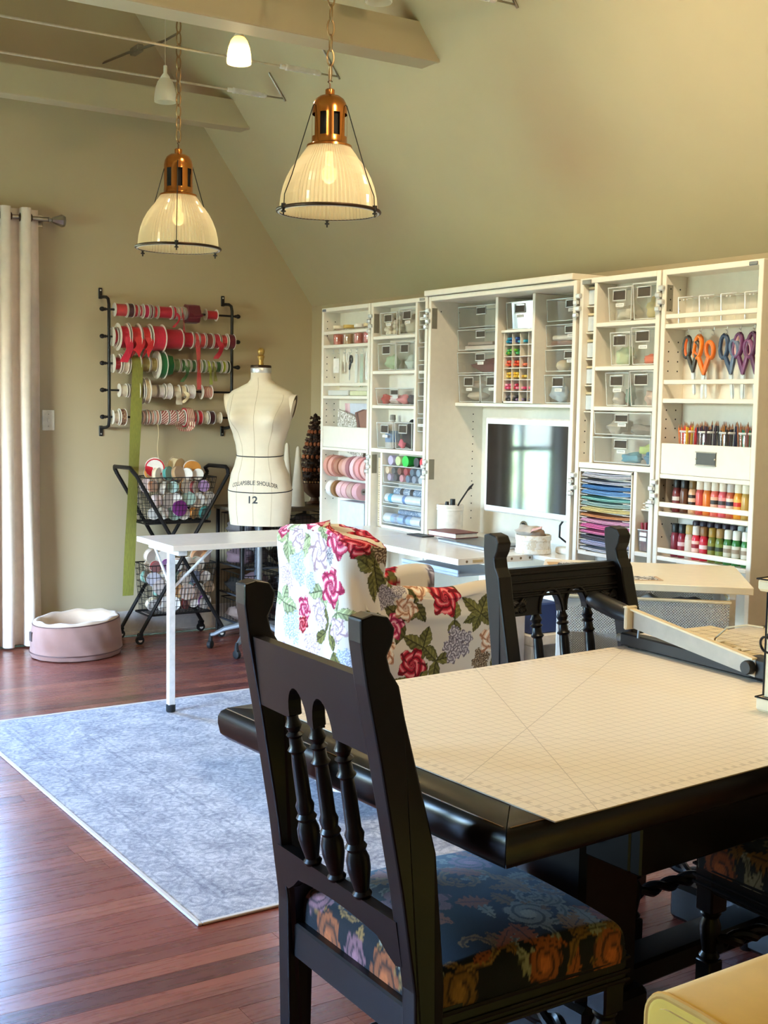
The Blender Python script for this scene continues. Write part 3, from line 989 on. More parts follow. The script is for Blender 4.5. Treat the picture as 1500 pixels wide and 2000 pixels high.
# ------------------------------------------------------------------ mustard velvet ottoman
t = thing('mustard_ottoman', 'mustard velvet upholstered ottoman with piped edges in the near right corner', 'ottoman', (1.262, 1.252, 0), math.radians(1.5))
pf = [(0.0, .1), (0.0, .56)]
pf += [(-.04 + .04 * math.cos(k * PI / 12), .56 + .04 * math.sin(k * PI / 12)) for k in range(1, 7)]
pf += [(-.10 - .30 * math.sin(k * PI / 16), .60 - .20 * (1 - math.cos(k * PI / 16))) for k in range(0, 9)]
pf += [(-.40, .1)]
o = obj('upholstery', MB().prism(pf, 'yz', 0, .75), 'mustard', t, smooth=35)
bv = o.modifiers.new('bevel', 'BEVEL'); bv.width = .012; bv.segments = 4; bv.limit_method = 'ANGLE'; bv.angle_limit = .9
cy_, cz_ = -.2, .35
mb = MB().tube([(.006, y - .003 * (1 if y > -.2 else -1), z - (.003 if z > .3 else 0)) for y, z in pf], .0062, 8)
obj('piping', mb, cm((196, 148, 70), .8), t)
obj('end_panel', MB().prism([(cy_ + (y - cy_) * .93, cz_ + (z - cz_) * .93) for y, z in pf], 'yz', -.004, .01), 'mustard', t, smooth=0)
for x, y in ((.06, -.06), (.69, -.06), (.06, -.34), (.69, -.34)):
    obj('leg', MB().lathe([(.014, 0), (.024, .1)], 12, at=(x, y, 0)), 'ebony', t)

# ------------------------------------------------------------------ white craft cabinet: centre unit and two folding doors each side
XF = 3.40                                   # plane of all the front edges
XD = 3.515                                  # back of the doors
XC = 3.735                                  # back of the centre unit
YL1, YL2, YC, YR2, YR1, YE = 6.067, 5.542, 5.003, 3.905, 3.425, 2.935
TOPZ, BOT = 1.972, .05
TT = .80                                    # worktop height
cab = thing('craft_cabinet', 'white craft storage cabinet with folded out doors along the sloped wall', 'cabinet', (XF, 4.45, 0), 0, None, True)
S = .022
def frame(name, ya, yb, xb, top=TOPZ, bot=BOT):
    """carcass of one section: sides, top, bottom and back as one board shell"""
    mb = MB()
    mb.box(XF, ya, bot, xb, ya - S, top, .002).box(XF, yb, bot, xb, yb + S, top, .002)
    mb.box(XF, ya - S, top - S, xb, yb + S, top, .002).box(XF, ya - S, bot, xb, yb + S, bot + S, .002)
    mb.box(xb - .006, ya - S, bot + S, xb, yb + S, top - S)
    return obj(name, mb, 'lam', cab, smooth=0)
def sub(name, par, mb, mat='lam', smooth=0):
    return obj(name, mb, mat, par, smooth=smooth)
def shelf(par, ya, yb, z, xb, xf=XF + .002, th=.017, name='shelf'):
    return sub(name, par, MB().box(xf, ya, z - th, xb - .006, yb, z, .002))
def rail(par, ya, yb, z, h=.017, x=XF + .003):
    return sub('rail', par, MB().box(x, ya, z - h, x + .012, yb, z, .002))
def holes(par, y, x_list, zs, axis='y'):
    mb = MB()
    for z in zs:
        for x in x_list:
            mb.cyl((x, y - .0006, z), .0032, .0008, 8, 'y')
    o = sub('peg_holes', par, mb, 'dark'); o['kind'] = 'stuff'
    return o
def hinge(par, y, z, left):
    """barrel hinge across the joint between two sections, with a grey leaf on one inner side"""
    mb = MB()
    for i in range(4):
        mb.box(XF - .014, y - .022 + (.0 if i % 2 else .016), z - .05 + i * .026, XF + .002, y + .008 + (0 if i % 2 else .014), z - .03 + i * .026, .004)
    h = sub('hinge', par, mb, 'chrome')
    mb = MB().box(XF + .006, y + (-.0265 if left else .0245), z - .05, XF + .038, y + (-.0245 if left else .0265), z + .05, .0005)
    sub('hinge_leaf', par, mb, cm((150, 144, 130), .4, .4))
dL1 = frame('folding_door', YL1, YL2 + .004, XD)
dL2 = frame('folding_door', YL2 - .004, YC + .004, XD)
cen = frame('centre_unit', YC - .004, YR2 + .004, XC, TOPZ - .002)
dR2 = frame('folding_door', YR2 - .016, YR1 + .004, XD)
dR1 = frame('folding_door', YR1 - .004, YE, XD)
sub('top_board', cen, MB().box(XF - .012, YC + .022, TOPZ + .001, XC + .02, YR2 + .022, TOPZ + .028, .003))
for p_, y_, l_ in ((dL2, YL2, True), (cen, YC, True), (dR2, YR2 - .008, True), (dR1, YR1, True)):
    for z_ in (1.865, 1.125):
        hinge(p_, y_, z_, l_)
for p_, y_ in ((dL1, YL1 - .03), (dR1, YE + .045)):
    mb = MB().box(XF - .004, y_ - .02, TOPZ - .02, XF + .002, y_ + .02, TOPZ - .006, .004)
    sub('catch_plate', p_, mb, 'grey_metal')
sub('catch_plate', dL2, MB().box(XF - .003, YC + .03, TOPZ - .016, XF + .001, YC + .075, TOPZ - .004, .002), 'nickel')
sub('catch_plate', dR2, MB().box(XF - .003, YR2 - .085, TOPZ - .024, XF + .001, YR2 - .03, TOPZ - .006, .002), 'nickel')

LA, LB = YL1 - S, YL2 + .004 + S            # clear width of each section
L2A, L2B = YL2 - .004 - S, YC + .004 + S
CA, CB = YC - .004 - S, YR2 + .004 + S
R2A, R2B = YR2 - .016 - S, YR1 + .004 + S
R1A, R1B = YR1 - .004 - S, YE + S
for p_, ya, yb in ((dL1, LA, LB), (dR1, R1A, R1B)):
    for z in (1.766, 1.484, 1.196):
        shelf(p_, ya, yb, z, XD)
    rail(p_, ya, yb, 1.842 if p_ is dL1 else 1.803); rail(p_, ya, yb, 1.555)
    sub('bin_front', p_, MB().box(XF + .003, ya - .002, 1.197, XF + .014, yb + .002, 1.314, .002))
    holes(p_, ya, (XF + .025, XF + .075), [1.9 - .04 * i for i in range(3)] + [1.70 - .037 * i for i in range(5)] + [1.44 - .035 * i for i in range(4)] + [1.15 - .05 * i for i in range(6)])
for z in (1.051, .879):
    shelf(dR1, R1A, R1B, z, XD)
for z in (1.088, .911):
    rail(dR1, R1A, R1B, z, .019)
mb = MB().box(XF - .0005, 3.215, 1.24, XF + .003, 3.118, 1.287, .002)
lp = sub('label_holder', dR1, mb, cm((92, 92, 90), .35, .6))
mb = MB()
for y in (3.212, 3.121): mb.ball((XF - .001, y, 1.262), .004, 8, 5)
for zz in (1.2395, 1.2875): mb.box(XF - .002, 3.217, zz - .002, XF + .001, 3.116, zz + .002)
sub('label_holder_rim', dR1, mb, 'nickel')
# left inner door: wide shelves, a narrow column of small bins at its right, drawers below
dv = .5 * (5.119 + 5.100)
sub('divider', dL2, MB().box(XF + .002, dv + .009, 1.211, XD - .006, dv - .009, TOPZ - S, .002))
for z in (1.796, 1.616, 1.437):
    shelf(dL2, L2A, dv + .009, z, XD)
shelf(dL2, L2A, L2B, 1.211, XD, th=.021)
sub('divider', dL2, MB().box(XF + .002, 5.425, TT + .005, XD - .006, 5.407, 1.19, .002))
shelf(dL2, 5.407, L2B, TT + .012, XD)
# right inner door
sub('divider', dR2, MB().box(XF + .002, 3.804, 1.218, XD - .006, 3.786, TOPZ - S, .002))
for z in (1.788, 1.612, 1.450):
    shelf(dR2, 3.786, R2B, z, XD)
for i in range(5):
    shelf(dR2, R2A, 3.804, 1.862 - i * .108, XD - .02, XF + .02, .006, 'small_ledge')
shelf(dR2, R2A, R2B, 1.218, XD, th=.023)
sub('divider', dR2, MB().box(XF + .002, 3.541, TT + .005, XD - .006, 3.522, 1.195, .002))
shelf(dR2, 3.522, R2B, .882, XD)
shelf(dR2, 3.522, R2B, 1.05, XD - .02, XF + .03, .008)
holes(dR2, R2A, (XF + .03, XF + .08), [1.39 - .045 * i for i in range(4)])
# centre: recessed shelf with three columns above the desk
XS = 3.555
shelf(cen, CA, CB, 1.457, XC, XS)
D1, D2 = 4.575, 4.305
for y in (D1, D2):
    sub('divider', cen, MB().box(XS - .06, y + .01, 1.457, XC - .006, y - .01, TOPZ - S - .002, .002))
shelf(cen, D1 - .01, D2 + .01, 1.795, XC, XS - .04, .012)
holes(cen, CA, (XF + .27,), [1.40 - .0375 * i for i in range(15)])
holes(cen, CA, (XF + .06, XF + .17), (1.9,))
mb = MB().lathe([(.022, -.002), (.03, -.003), (.03, 0)], 18, 'x', (XC - .008, 4.62, .86))
mb.cur = 1; mb.lathe([(.022, -.0025), (.0, -.0026)], 18, 'x', (XC - .008, 4.62, .86))
sub('cable_hole', cen, mb, ['nickel', 'dark'])
shelf(cen, CA, CB, .45, XC, XF + .02)
sub('base_panel', cen, MB().box(XF + .02, CA, .05, XF + .03, CB, .44))
# hinged desk leaf and the side leaf on a steel leg, level with each other
desk = MB().prism([(2.985, 4.13), (2.985, 5.04), (XF - .014, 5.04), (XF - .014, 4.13)], 'xy', TT - .026, TT)
dk = sub('desk_leaf', cab, desk, 'lam_top')
mb = MB()
for i, x in enumerate((3.03, 3.17, 3.22, 3.27, 3.32, 3.37)):
    mb.cyl((x, 4.1295, TT - .013), .006, .001, 10, 'y')
sub('dowel_holes', dk, mb, cm((120, 96, 66)))
mb = MB().box(3.06, 4.1292, TT - .019, 3.115, 4.131, TT - .007, .0004)
sub('slot', dk, mb, cm((196, 172, 128)))
sub('worktop', cen, MB().box(XF - .012, CA, TT - .02, XC - .008, CB, TT, .002), 'lam_top')
sub('keyboard_tray', cab, MB().box(3.02, 4.18, .715, 3.3, 4.62, .73, .004).box(3.02, 4.18, .73, 3.03, 4.62, .745, .002), cm((176, 186, 198), .3))

# ------------------------------------------------------------------ side table on its steel leg
t = thing('craft_side_table', 'white laminate side table held by one braced steel leg on the rug', 'table', (2.142, 5.206, .009), 0, None, True)
obj('tabletop', MB().box(2.085, 5.045, TT - .026, 3.385, 5.49, TT - .0005, .002), 'lam_top', t, smooth=0)
mb = MB().box(2.126, 5.19, .04, 2.158, 5.222, .70, .003)
mb.box(2.12, 5.07, TT - .05, 2.165, 5.43, TT - .026, .003).box(2.128, 5.192, .69, 2.156, 5.22, TT - .03)
obj('leg', mb, 'white_metal', t, smooth=0)
obj('foot_cap', MB().lathe([(.02, .009), (.022, .012), (.022, .042), (.017, .044)], 14, at=(2.142, 5.206, 0)), 'rubber', t)
obj('brace', MB().tube([(2.142, 5.40, TT - .05), (2.142, 5.225, .60)], .007, 6), 'white_metal', t)
obj('brace', MB().tube([(2.36, 5.206, TT - .03), (2.158, 5.206, .59)], .007, 6), 'white_metal', t)
mb = MB()
for z in (.26, .2, .13): mb.ball((2.126, 5.206, z), .004, 8, 5)
obj('adjusting_button', mb, 'chrome', t)
obj('leg', MB().box(3.33, 5.43, 0, 3.36, 5.46, TT - .026, .003), 'white_metal', t, smooth=0)

# ------------------------------------------------------------------ clear storage bins and what they hold
def clear_bin(label, ya, yb, z0, z1, x0, x1, group, flare=.006, tag_on=True, handle=True, name='clear_bin'):
    t = thing(name, label, 'storage bin', (x0, (ya + yb) / 2, z0), 0, group, True)
    w = .0018
    def sh(a):                              # outline at height fraction a
        k = flare * (1 - a)
        return x0 + k, x1 - .002, ya - k, yb + k
    mb = MB()
    b0, b1 = sh(0), sh(1)
    vs = []
    for (xa, xb, p, q), z in ((b0, z0 + .001), (b1, z1)):
        vs += [(xa, p, z), (xa, q, z), (xb, q, z), (xb, p, z)]
    mb.add(vs, [(3, 2, 1, 0), (0, 1, 5, 4), (1, 2, 6, 5), (2, 3, 7, 6), (3, 0, 4, 7)])
    obj('shell', mb, 'clear', t, smooth=0)
    mb = MB().tube([(b1[0], b1[2], z1), (b1[0], b1[3], z1), (b1[1], b1[3], z1), (b1[1], b1[2], z1)], .0026, 5, True)
    mb.tube([(b0[0], b0[2], z0 + .003), (b0[0], b0[3], z0 + .003)], .0022, 5)
    for p, q in ((2, 2), (3, 3)):
        mb.tube([(b0[0], b0[p], z0 + .003), (b1[0], b1[q], z1)], .0022, 5)
    obj('edge', mb, 'rim', t)
    yc, hw = (ya + yb) / 2, min(.036, abs(ya - yb) * .3)
    if handle:
        hz, hh = z1 - .24 * (z1 - z0), min(.02, .16 * (z1 - z0))
        fx = x0 + flare * .2 - .003
        cut = MB().box(fx + .0026, yc + hw, hz - hh, fx + .0032, yc - hw, hz + hh)
        obj('handle_opening', cut, cm((74, 64, 54), .8), t, smooth=0)
        mb = MB().tube([(fx, yc + hw, hz + hh), (fx, yc + hw, hz - hh), (fx, yc - hw, hz - hh), (fx, yc - hw, hz + hh)], .003, 6, True)
        obj('handle', mb, 'rim', t)
    if tag_on:
        zt_ = z1 - .52 * (z1 - z0)
        fx = x0 + flare * .5 - .001
        lb = obj('label_tag', MB().box(fx - .0008, yc + .024, zt_ - .007, fx, yc - .024, zt_ + .007), 'paper', t, smooth=0)
        mb = MB()
        for k in range(5): mb.box(fx - .0012, yc + .016 - k * .007, zt_ - .0015, fx - .0008, yc + .012 - k * .007, zt_ + .0015)
        obj('faint_print', mb, cm((130, 130, 132)), lb, smooth=0)
    return t
def lump(name, label, cat, at, rad, rgb, seed=0, group=None, amp=.25, rough=.8):
    rr = random.Random(seed)
    ph = [rr.uniform(0, 6) for _ in range(6)]
    mb = MB().ball((0, 0, 0), 1.0, 14, 9)
    nv = []
    for x, y, z in mb.v:
        k = 1 + amp * (math.sin(3 * x + ph[0]) * math.sin(4 * y + ph[1]) + .6 * math.sin(7 * z + ph[2] + 3 * x))
        nv.append((x * k * rad[0], y * k * rad[1], max(-.98, z * k) * rad[2]))
    mb.v = nv
    o = obj(name, mb, cm(rgb, rough), None, smooth=70)
    o.location = (at[0], at[1], at[2] + rad[2])
    return tag(o, label, cat, group)
G = 'clear bins in the craft cabinet'
# left inner door
clear_bin('clear bin of white balls on the top shelf of the left inner door', 5.478, 5.315, 1.798, 1.915, XF + .02, XD - .01, G)
clear_bin('clear bin beside the white balls on the left inner door', 5.300, 5.135, 1.798, 1.925, XF + .02, XD - .01, G)
mb = MB()
for i in range(46):
    mb.ball((XF + .035 + R.random() * .055, 5.46 - R.random() * .12, 1.810 + .018 * (i // 9) + R.random() * .004), .0135, 10, 7)
o = obj('white_balls', mb, cm((240, 230, 212)), None, smooth=60)
tag(o, 'heap of small white balls in the clear bin of the left inner door', 'craft balls'); o['kind'] = 'stuff'
lump('spool_bundle', 'cream wooden spools in the right upper clear bin on the left', 'spools', (XF + .055, 5.215, 1.80), (.03, .05, .045), (206, 196, 176), 3)
clear_bin('left of two shiny clear bins on the second shelf, left inner door', 5.478, 5.31, 1.618, 1.755, XF + .01, XD - .01, G, .004, False)
clear_bin('right of two shiny clear bins on the second shelf, left inner door', 5.305, 5.135, 1.618, 1.76, XF + .01, XD - .01, G, .004, False)
lump('reflection_lump', 'pale green lump imitating a reflection in the left shiny bin of the left door', 'ribbon', (XF + .06, 5.40, 1.62), (.03, .05, .04), (186, 206, 168), 5)  # pale lumps carry the reflections of these two bins as colour
lump('reflection_lump', 'pale grey lump imitating a reflection in the right shiny bin of the left door', 'ribbon', (XF + .06, 5.22, 1.62), (.03, .05, .035), (206, 214, 206), 6)
clear_bin('low wide clear bin of pink fabric on the left inner door', 5.505, 5.13, 1.439, 1.525, XF + .015, XD - .01, G, .01, True, True)
for i, (y, r_, c_, lb) in enumerate(((5.46, .04, (186, 62, 62), 'red cloth scrap in the wide clear bin'), (5.36, .05, (232, 206, 204), 'pale pink cloth scrap in the wide clear bin'), (5.29, .05, (226, 140, 146), 'pink cloth scrap in the wide clear bin'), (5.19, .05, (92, 84, 90), 'dark grey cloth scrap in the wide clear bin'))):
    lump('cloth_scrap', lb, 'cloth', (XF + .06, y, 1.442), (.032, r_, .026), c_, 10 + i)
clear_bin('tall clear bin holding a white bottle on the left inner door', 5.475, 5.315, 1.213, 1.345, XF + .008, XD - .01, G, .006)
clear_bin('tall clear bin holding black tools on the left inner door', 5.300, 5.14, 1.213, 1.35, XF + .008, XD - .01, G, .006, False)
t = thing('glue_bottle', 'grey white bottle with a blue label in the tall left clear bin', 'bottle', (XF + .06, 5.40, 1.215))
obj('body', MB().lathe([(.036, 0), (.038, .006), (.038, .11), (.03, .13), (.014, .14), (.014, .148)], 18), cm((206, 200, 194)), t)
obj('cap', MB().lathe([(.015, .146), (.016, .15), (.014, .172), (.0, .174)], 14), cm((150, 142, 132)), t)
obj('label', MB().lathe([(.0386, .03), (.0386, .09)], 18, cap=False), cm((118, 150, 190)), t)
lump('tool_roll', 'black tool roll in the tall right clear bin, left door', 'tool roll', (XF + .055, 5.22, 1.216), (.035, .06, .07), (40, 38, 40), 22)
lump('cloth_scrap', 'pink cloth peeping in the tall bin with black tools', 'cloth', (XF + .03, 5.26, 1.216), (.016, .025, .025), (226, 110, 130), 23)
for i in range(7):
    z = 1.835 - i * .088
    clear_bin('small clear drawer in the narrow column, %s from the top' % ORD[i], dv - .012, L2B + .006, z, z + .07, XF + .012, XD - .012, 'small drawers in the narrow left column', .003, i % 3 == 0, False, 'small_clear_box')
# drawers of vinyl rolls
def drawer(label, ya, yb, z0, z1, x0, x1, group, handle=True, tag_on=False):
    return clear_bin(label, ya, yb, z0, z1, x0, x1, group, .004, tag_on, handle, 'clear_container')
GD = 'clear drawers in the craft cabinet'
zz = ((1.033, 1.125), (.927, 1.018), (.822, .912))
for i, (a0, a1) in enumerate(zz):
    drawer('clear drawer of rolled vinyl, %s of three low on the left door' % ('topmost', 'middle', 'lowest')[i], 5.400, L2B + .004, a0, a1, XF + .004, XD - .008, GD, False)
def roll(label, c_, p, q, r, bands=(), group='vinyl rolls in the left drawers'):
    """a roll of vinyl lying along y from p to q"""
    L = abs(q[1] - p[1])
    t = thing('vinyl_roll', label, 'roll', p, 0, group)
    obj('wrap', MB().lathe([(r * .45, .0), (r, 0.0), (r, -L), (r * .45, -L)], 16, 'y', cap=True), c_ if not isinstance(c_, tuple) else cm(c_, .3), t)
    for s_, e_, bc in bands:
        obj('printed_band', MB().lathe([(r * 1.015, -L * s_), (r * 1.015, -L * e_)], 16, 'y', cap=False), cm(bc, .4), t)
    return t
pr_ = mottled('printed wrap', [(214, 222, 232), (120, 142, 172), (232, 236, 240), (74, 86, 110)], 60, .35)
roll('large printed white roll with a pale cap in the lowest clear drawer', (206, 214, 224), (XF + .03, 5.39, .85), (0, 5.05, 0), .026, ((.2, .75, (150, 176, 212)), (.3, .4, (236, 238, 242)), (.55, .62, (80, 100, 140))))
roll('thin printed roll behind the large one in the lowest clear drawer', pr_, (XF + .075, 5.33, .878), (0, 5.05, 0), .018)
roll('blue banded white roll in the middle clear drawer', (222, 230, 238), (XF + .03, 5.385, .955), (0, 5.05, 0), .024, ((.1, .2, (80, 170, 210)), (.5, .58, (110, 140, 190))))
roll('black and white printed roll at the back of the middle drawer', pr_, (XF + .07, 5.36, .988), (0, 5.05, 0), .024, ((.2, .3, (60, 60, 66)), (.5, .6, (40, 40, 46))))
ends = [(226, 200, 170), (70, 74, 84), (130, 70, 60), (176, 60, 70), (96, 112, 134), (150, 170, 190), (186, 170, 196), (60, 60, 70), (216, 150, 160), (110, 130, 156), (150, 160, 180), (196, 206, 214)]
for i, c_ in enumerate(ends):
    row = i // 6
    y = 5.375 - (i % 6) * .058 - row * .02
    o = obj('rolled_vinyl_end', MB().lathe([(.004, 0), (.018, 0), (.019, .002), (.019, .08)], 14, 'x'), cm(c_, .4), None)
    o.location = (XF + .015, y, 1.10 - row * .036)
    tag(o, 'rolled vinyl end in the topmost vinyl drawer, %s from left in the %s row' % (ORD[i % 6], 'upper' if row == 0 else 'lower'), 'roll', 'roll ends in the top vinyl drawer')
for i, (y, c_, nm) in enumerate(((5.34, (190, 176, 206), 'lilac'), (5.27, (196, 206, 150), 'pale green'), (5.20, (46, 190, 70), 'bright green'), (5.10, (44, 40, 44), 'black'), (5.045, (214, 60, 70), 'red'))):
    o = obj('rolled_vinyl_end', MB().lathe([(.005, 0), (.024 if i != 2 else .03, 0), (.025 if i != 2 else .03, .002), (.022, .09)], 16, 'x'), cm(c_, .4), None)
    o.location = (XF + .012, y, 1.153)
    tag(o, nm + ' roll lying on top of the topmost vinyl drawer', 'roll')
t = thing('yardstick', 'wooden yardstick upright in the narrow slot of the left inner door', 'ruler', (XF + .03, 5.47, TT + .01))
obj('stick', MB().box(0, -.018, -.5, .008, .018, .35, .001), cm((214, 190, 152)), t, smooth=0)
mb = MB()
for i in range(34): mb.box(-.0006, -.002, -.1 + i * .012, 0, .012 if i % 4 else .004, -.098 + i * .012)
obj('ruling', mb, cm((110, 84, 56)), t, smooth=0)

# left outer door: jars, hanging tools, papers, tape rolls
GJ = 'glass jars on the top left shelf'
for i, (y, c_, lid, nm) in enumerate(((5.965, (196, 96, 70), (236, 224, 200), 'orange beads under a cream lid'), (5.855, (190, 150, 110), (206, 170, 90), 'tan beads under a gold lid'), (5.74, (204, 110, 92), (238, 232, 222), 'coral beads under a white lid'), (5.64, (206, 90, 76), (226, 200, 160), 'red beads under a tan lid'))):
    t = thing('bead_jar', 'glass jar of ' + nm + ' on the upper left shelf', 'jar', (XF + .055, y, 1.766), 0, GJ); t.scale = (1, 1, 1.17)
    obj('glass', MB().lathe([(.032, .001), (.034, .004), (.034, .07), (.028, .078)], 16), 'clear', t)
    obj('beads', MB().lathe([(.0, .003), (.03, .003), (.031, .05), (.0, .054)], 14), cm(c_, .4), t)
    obj('lid', MB().lathe([(.031, .077), (.033, .079), (.033, .092), (.0, .094)], 16), cm(lid), t)
for i in range(4):
    o = obj('wooden_brush', MB().tube([(0, 0, 0), (.002, -.004 * (i - 1.5), .07)], [.005, .007], 6), cm((188, 140, 90) if i % 2 else (226, 206, 176)), None)
    o.location = (XF + .085, 5.655 - i * .014, 1.84); tag(o, 'short wooden stick standing behind the jars, %s from left' % ORD[i], 'stick', 'sticks behind the bead jars')
def cup_hook(par, y, z, x=XF + .045):
    mb = MB().tube([(x, y, z), (x, y, z - .012)] + [(x - .008 + .008 * math.cos(a_), y + .009 * math.sin(a_) * .4, z - .02 + .009 * math.sin(a_)) for a_ in [PI / 2 - k * PI / 6 for k in range(9)]], .0016, 5)
    sub('hook', par, mb, 'chrome', 50)
for i in range(7): cup_hook(dL1, 6.0 - i * .064, 1.748)
def hang(name, label, cat, mb, mat, at):
    o = obj(name, mb, mat, None, smooth=30); o.location = at
    return tag(o, label, cat)
hang('hang_tag', 'white card tag hanging from the left hook of the outer left door', 'tag', MB().box(-.001, -.03, -.11, .001, .03, -.03, .0005).tube([(0, 0, -.03), (0, .005, 0)], .001, 4), 'paper', (XF + .045, 5.975, 1.722))
hang('white_awl', 'white handled awl hanging between card tag and scissors', 'tool', MB().tube([(0, 0, 0), (0, 0, -.05)], [.006, .01], 8).tube([(0, 0, -.05), (0, 0, -.115)], [.003, .001], 6), 'ivory_plastic', (XF + .045, 5.885, 1.722))
hang('clear_ruler', 'clear plastic ruler hanging beside the white scissors', 'ruler', MB().box(-.001, -.012, -.17, .001, .012, -.01), 'rim', (XF + .045, 5.755, 1.722))
hang('green_ruler', 'pale green clear strip hanging right of the clear ruler', 'ruler', MB().box(-.001, -.014, -.19, .001, .014, -.01), clear_mat('pale green acrylic', (.75, .9, .8), .1, .1, haze=.3), (XF + .045, 5.70, 1.722))
hang('tweezers', 'slim steel tweezers hanging at the right of the outer left door', 'tweezers', MB().tube([(0, .006, -.15), (0, .008, -.06), (0, 0, 0)], .0025, 5).tube([(0, -.006, -.15), (0, -.008, -.06), (0, 0, 0)], .0025, 5), 'chrome', (XF + .045, 5.65, 1.722))
hang('silver_blade', 'flat silver blade hanging rightmost on the outer left door', 'tool', MB().box(-.001, -.01, -.2, .001, .01, -.01), 'chrome', (XF + .045, 5.60, 1.722))

def scissors(label, y, z, ca, cb, size=1.0, gap=.0, swing=0.0, grip_in=None):
    """hanging by one bow, blades down; lies in the plane x = const"""
    t = thing('scissors', label, 'scissors', (XF + .04, y, z), 0, 'scissors hanging on hooks')
    t.rotation_euler = (swing, 0, 0)
    t.scale = (size, size, size)
    def loop(cy, cz, ry, rz, tilt):
        return [(0, cy + ry * math.cos(a_) * math.cos(tilt) - rz * math.sin(a_) * math.sin(tilt), cz + ry * math.cos(a_) * math.sin(tilt) + rz * math.sin(a_) * math.cos(tilt)) for a_ in [2 * PI * k / 18 for k in range(18)]]
    for sg, cc in ((1, ca), (-1, cb)):
        h = MB()
        g_ = gap * sg
        h.tube(loop(sg * .025 + g_, -.045 if sg > 0 else -.06, .0185, .043 if sg > 0 else .031, sg * .16), .0095, 8, True, sq=.8)
        h.tube([(0, sg * .02 + g_, -.085), (0, sg * .012 + g_ * .6, -.11), (0, sg * -.001, -.15)], [.012, .014, .011], 8, sq=.7)
        obj('handle', h, cm(cc, .35), t, smooth=60)
        if grip_in:
            g2 = MB().tube(loop(sg * .024 + g_, -.045 if sg > 0 else -.06, .0125, .037 if sg > 0 else .025, sg * .18), .006, 6, True, sq=1.15)
            obj('soft_grip', g2, cm(grip_in, .5), t, smooth=60)
        bl = MB()
        d_ = -g_ * 1.3
        vs = [(sg * .0012, -.009 - sg * .002, -.14), (sg * .0012, .009 - sg * .002, -.14), (sg * .0012, .004 - sg * .004 + d_, -.235), (sg * .0012, -.002 + sg * -.001 + d_ * 1.1, -.245), (sg * .0012, -.006 - sg * .003 + d_, -.235)]
        bl.add(vs + [(x + .0012, y_, z_) for x, y_, z_ in vs], [(0, 1, 2, 3, 4), (9, 8, 7, 6, 5), (0, 5, 6, 1), (1, 6, 7, 2), (2, 7, 8, 3), (3, 8, 9, 4), (4, 9, 5, 0)])
        obj('blade', bl, 'chrome', t, smooth=0)
    obj('pivot_screw', MB().lathe([(.005, -.004), (.005, .004)], 10, 'x', (0, 0, -.15)), 'nickel', t)
    return t
scissors('small white handled scissors hanging among tools on the left door', 5.82, 1.722, (232, 228, 220), (60, 60, 62), .62)
for i in range(6): cup_hook(dR1, 3.318 - i * .0635, 1.748)
scissors('grey scissors with orange lined bows, leftmost of the hanging row', 3.300, 1.722, (60, 58, 52), (60, 58, 52), .92, 0, -.12, (214, 104, 40))
scissors('all orange scissors hanging open by one bow', 3.236, 1.722, (232, 124, 28), (222, 110, 24), .98, .005, -.04)
scissors('slate blue scissors hanging between the orange and the purple ones', 3.118, 1.722, (56, 74, 104), (90, 108, 138), .98, 0, -.13)
scissors('purple scissors with pale pink lined bows, in front of rightmost', 3.048, 1.722, (104, 50, 96), (116, 62, 108), .98, 0, -.03, (214, 170, 176))
scissors('dark plum scissors hanging at the far right beside the stile', 2.985, 1.722, (86, 36, 76), (96, 44, 84), .98, 0, 0.0)
for i, y in enumerate((3.315, 3.21, 3.105, 3.005)):
    t = thing('clear_cup', 'empty clear square cup on the top right shelf, %s from left' % ORD[i], 'cup', (XF + .055, y, 1.766), 0, 'clear cups on the top right shelf')
    w = .036 if i < 3 else .030
    mb = MB()
    vs = [(sx * w * k, sy * w * k, z) for k, z in ((.92, .002), (1, .098)) for sx, sy in ((-1, -1), (1, -1), (1, 1), (-1, 1))]
    mb.add(vs, [(3, 2, 1, 0), (0, 1, 5, 4), (1, 2, 6, 5), (2, 3, 7, 6), (3, 0, 4, 7)])
    obj('shell', mb, 'clear', t, smooth=0)
    mb = MB().tube([(-w, -w, .098), (w, -w, .098), (w, w, .098), (-w, w, .098)], .0022, 5, True).tube([(-w, w, .098), (-w * .92, w * .92, .002)], .003, 6)
    for q in (-.008, .008): mb.ball((-w, q, .088), .004, 8, 5)
    obj('edge', mb, 'rim', t)
# trays on the railed shelves
o = obj('clear_tray', MB().box(XF + .02, 6.02, 1.486, XF + .08, 5.80, 1.515, .003), 'rim', None, smooth=0); tag(o, 'flat clear tray behind the lower rail of the outer left door', 'tray')
o = obj('green_pad', MB().box(XF + .02, 5.78, 1.486, XF + .08, 5.60, 1.512, .003), cm((206, 206, 170)), None, smooth=0); tag(o, 'pale green pad behind the lower rail of the outer left door', 'pad')
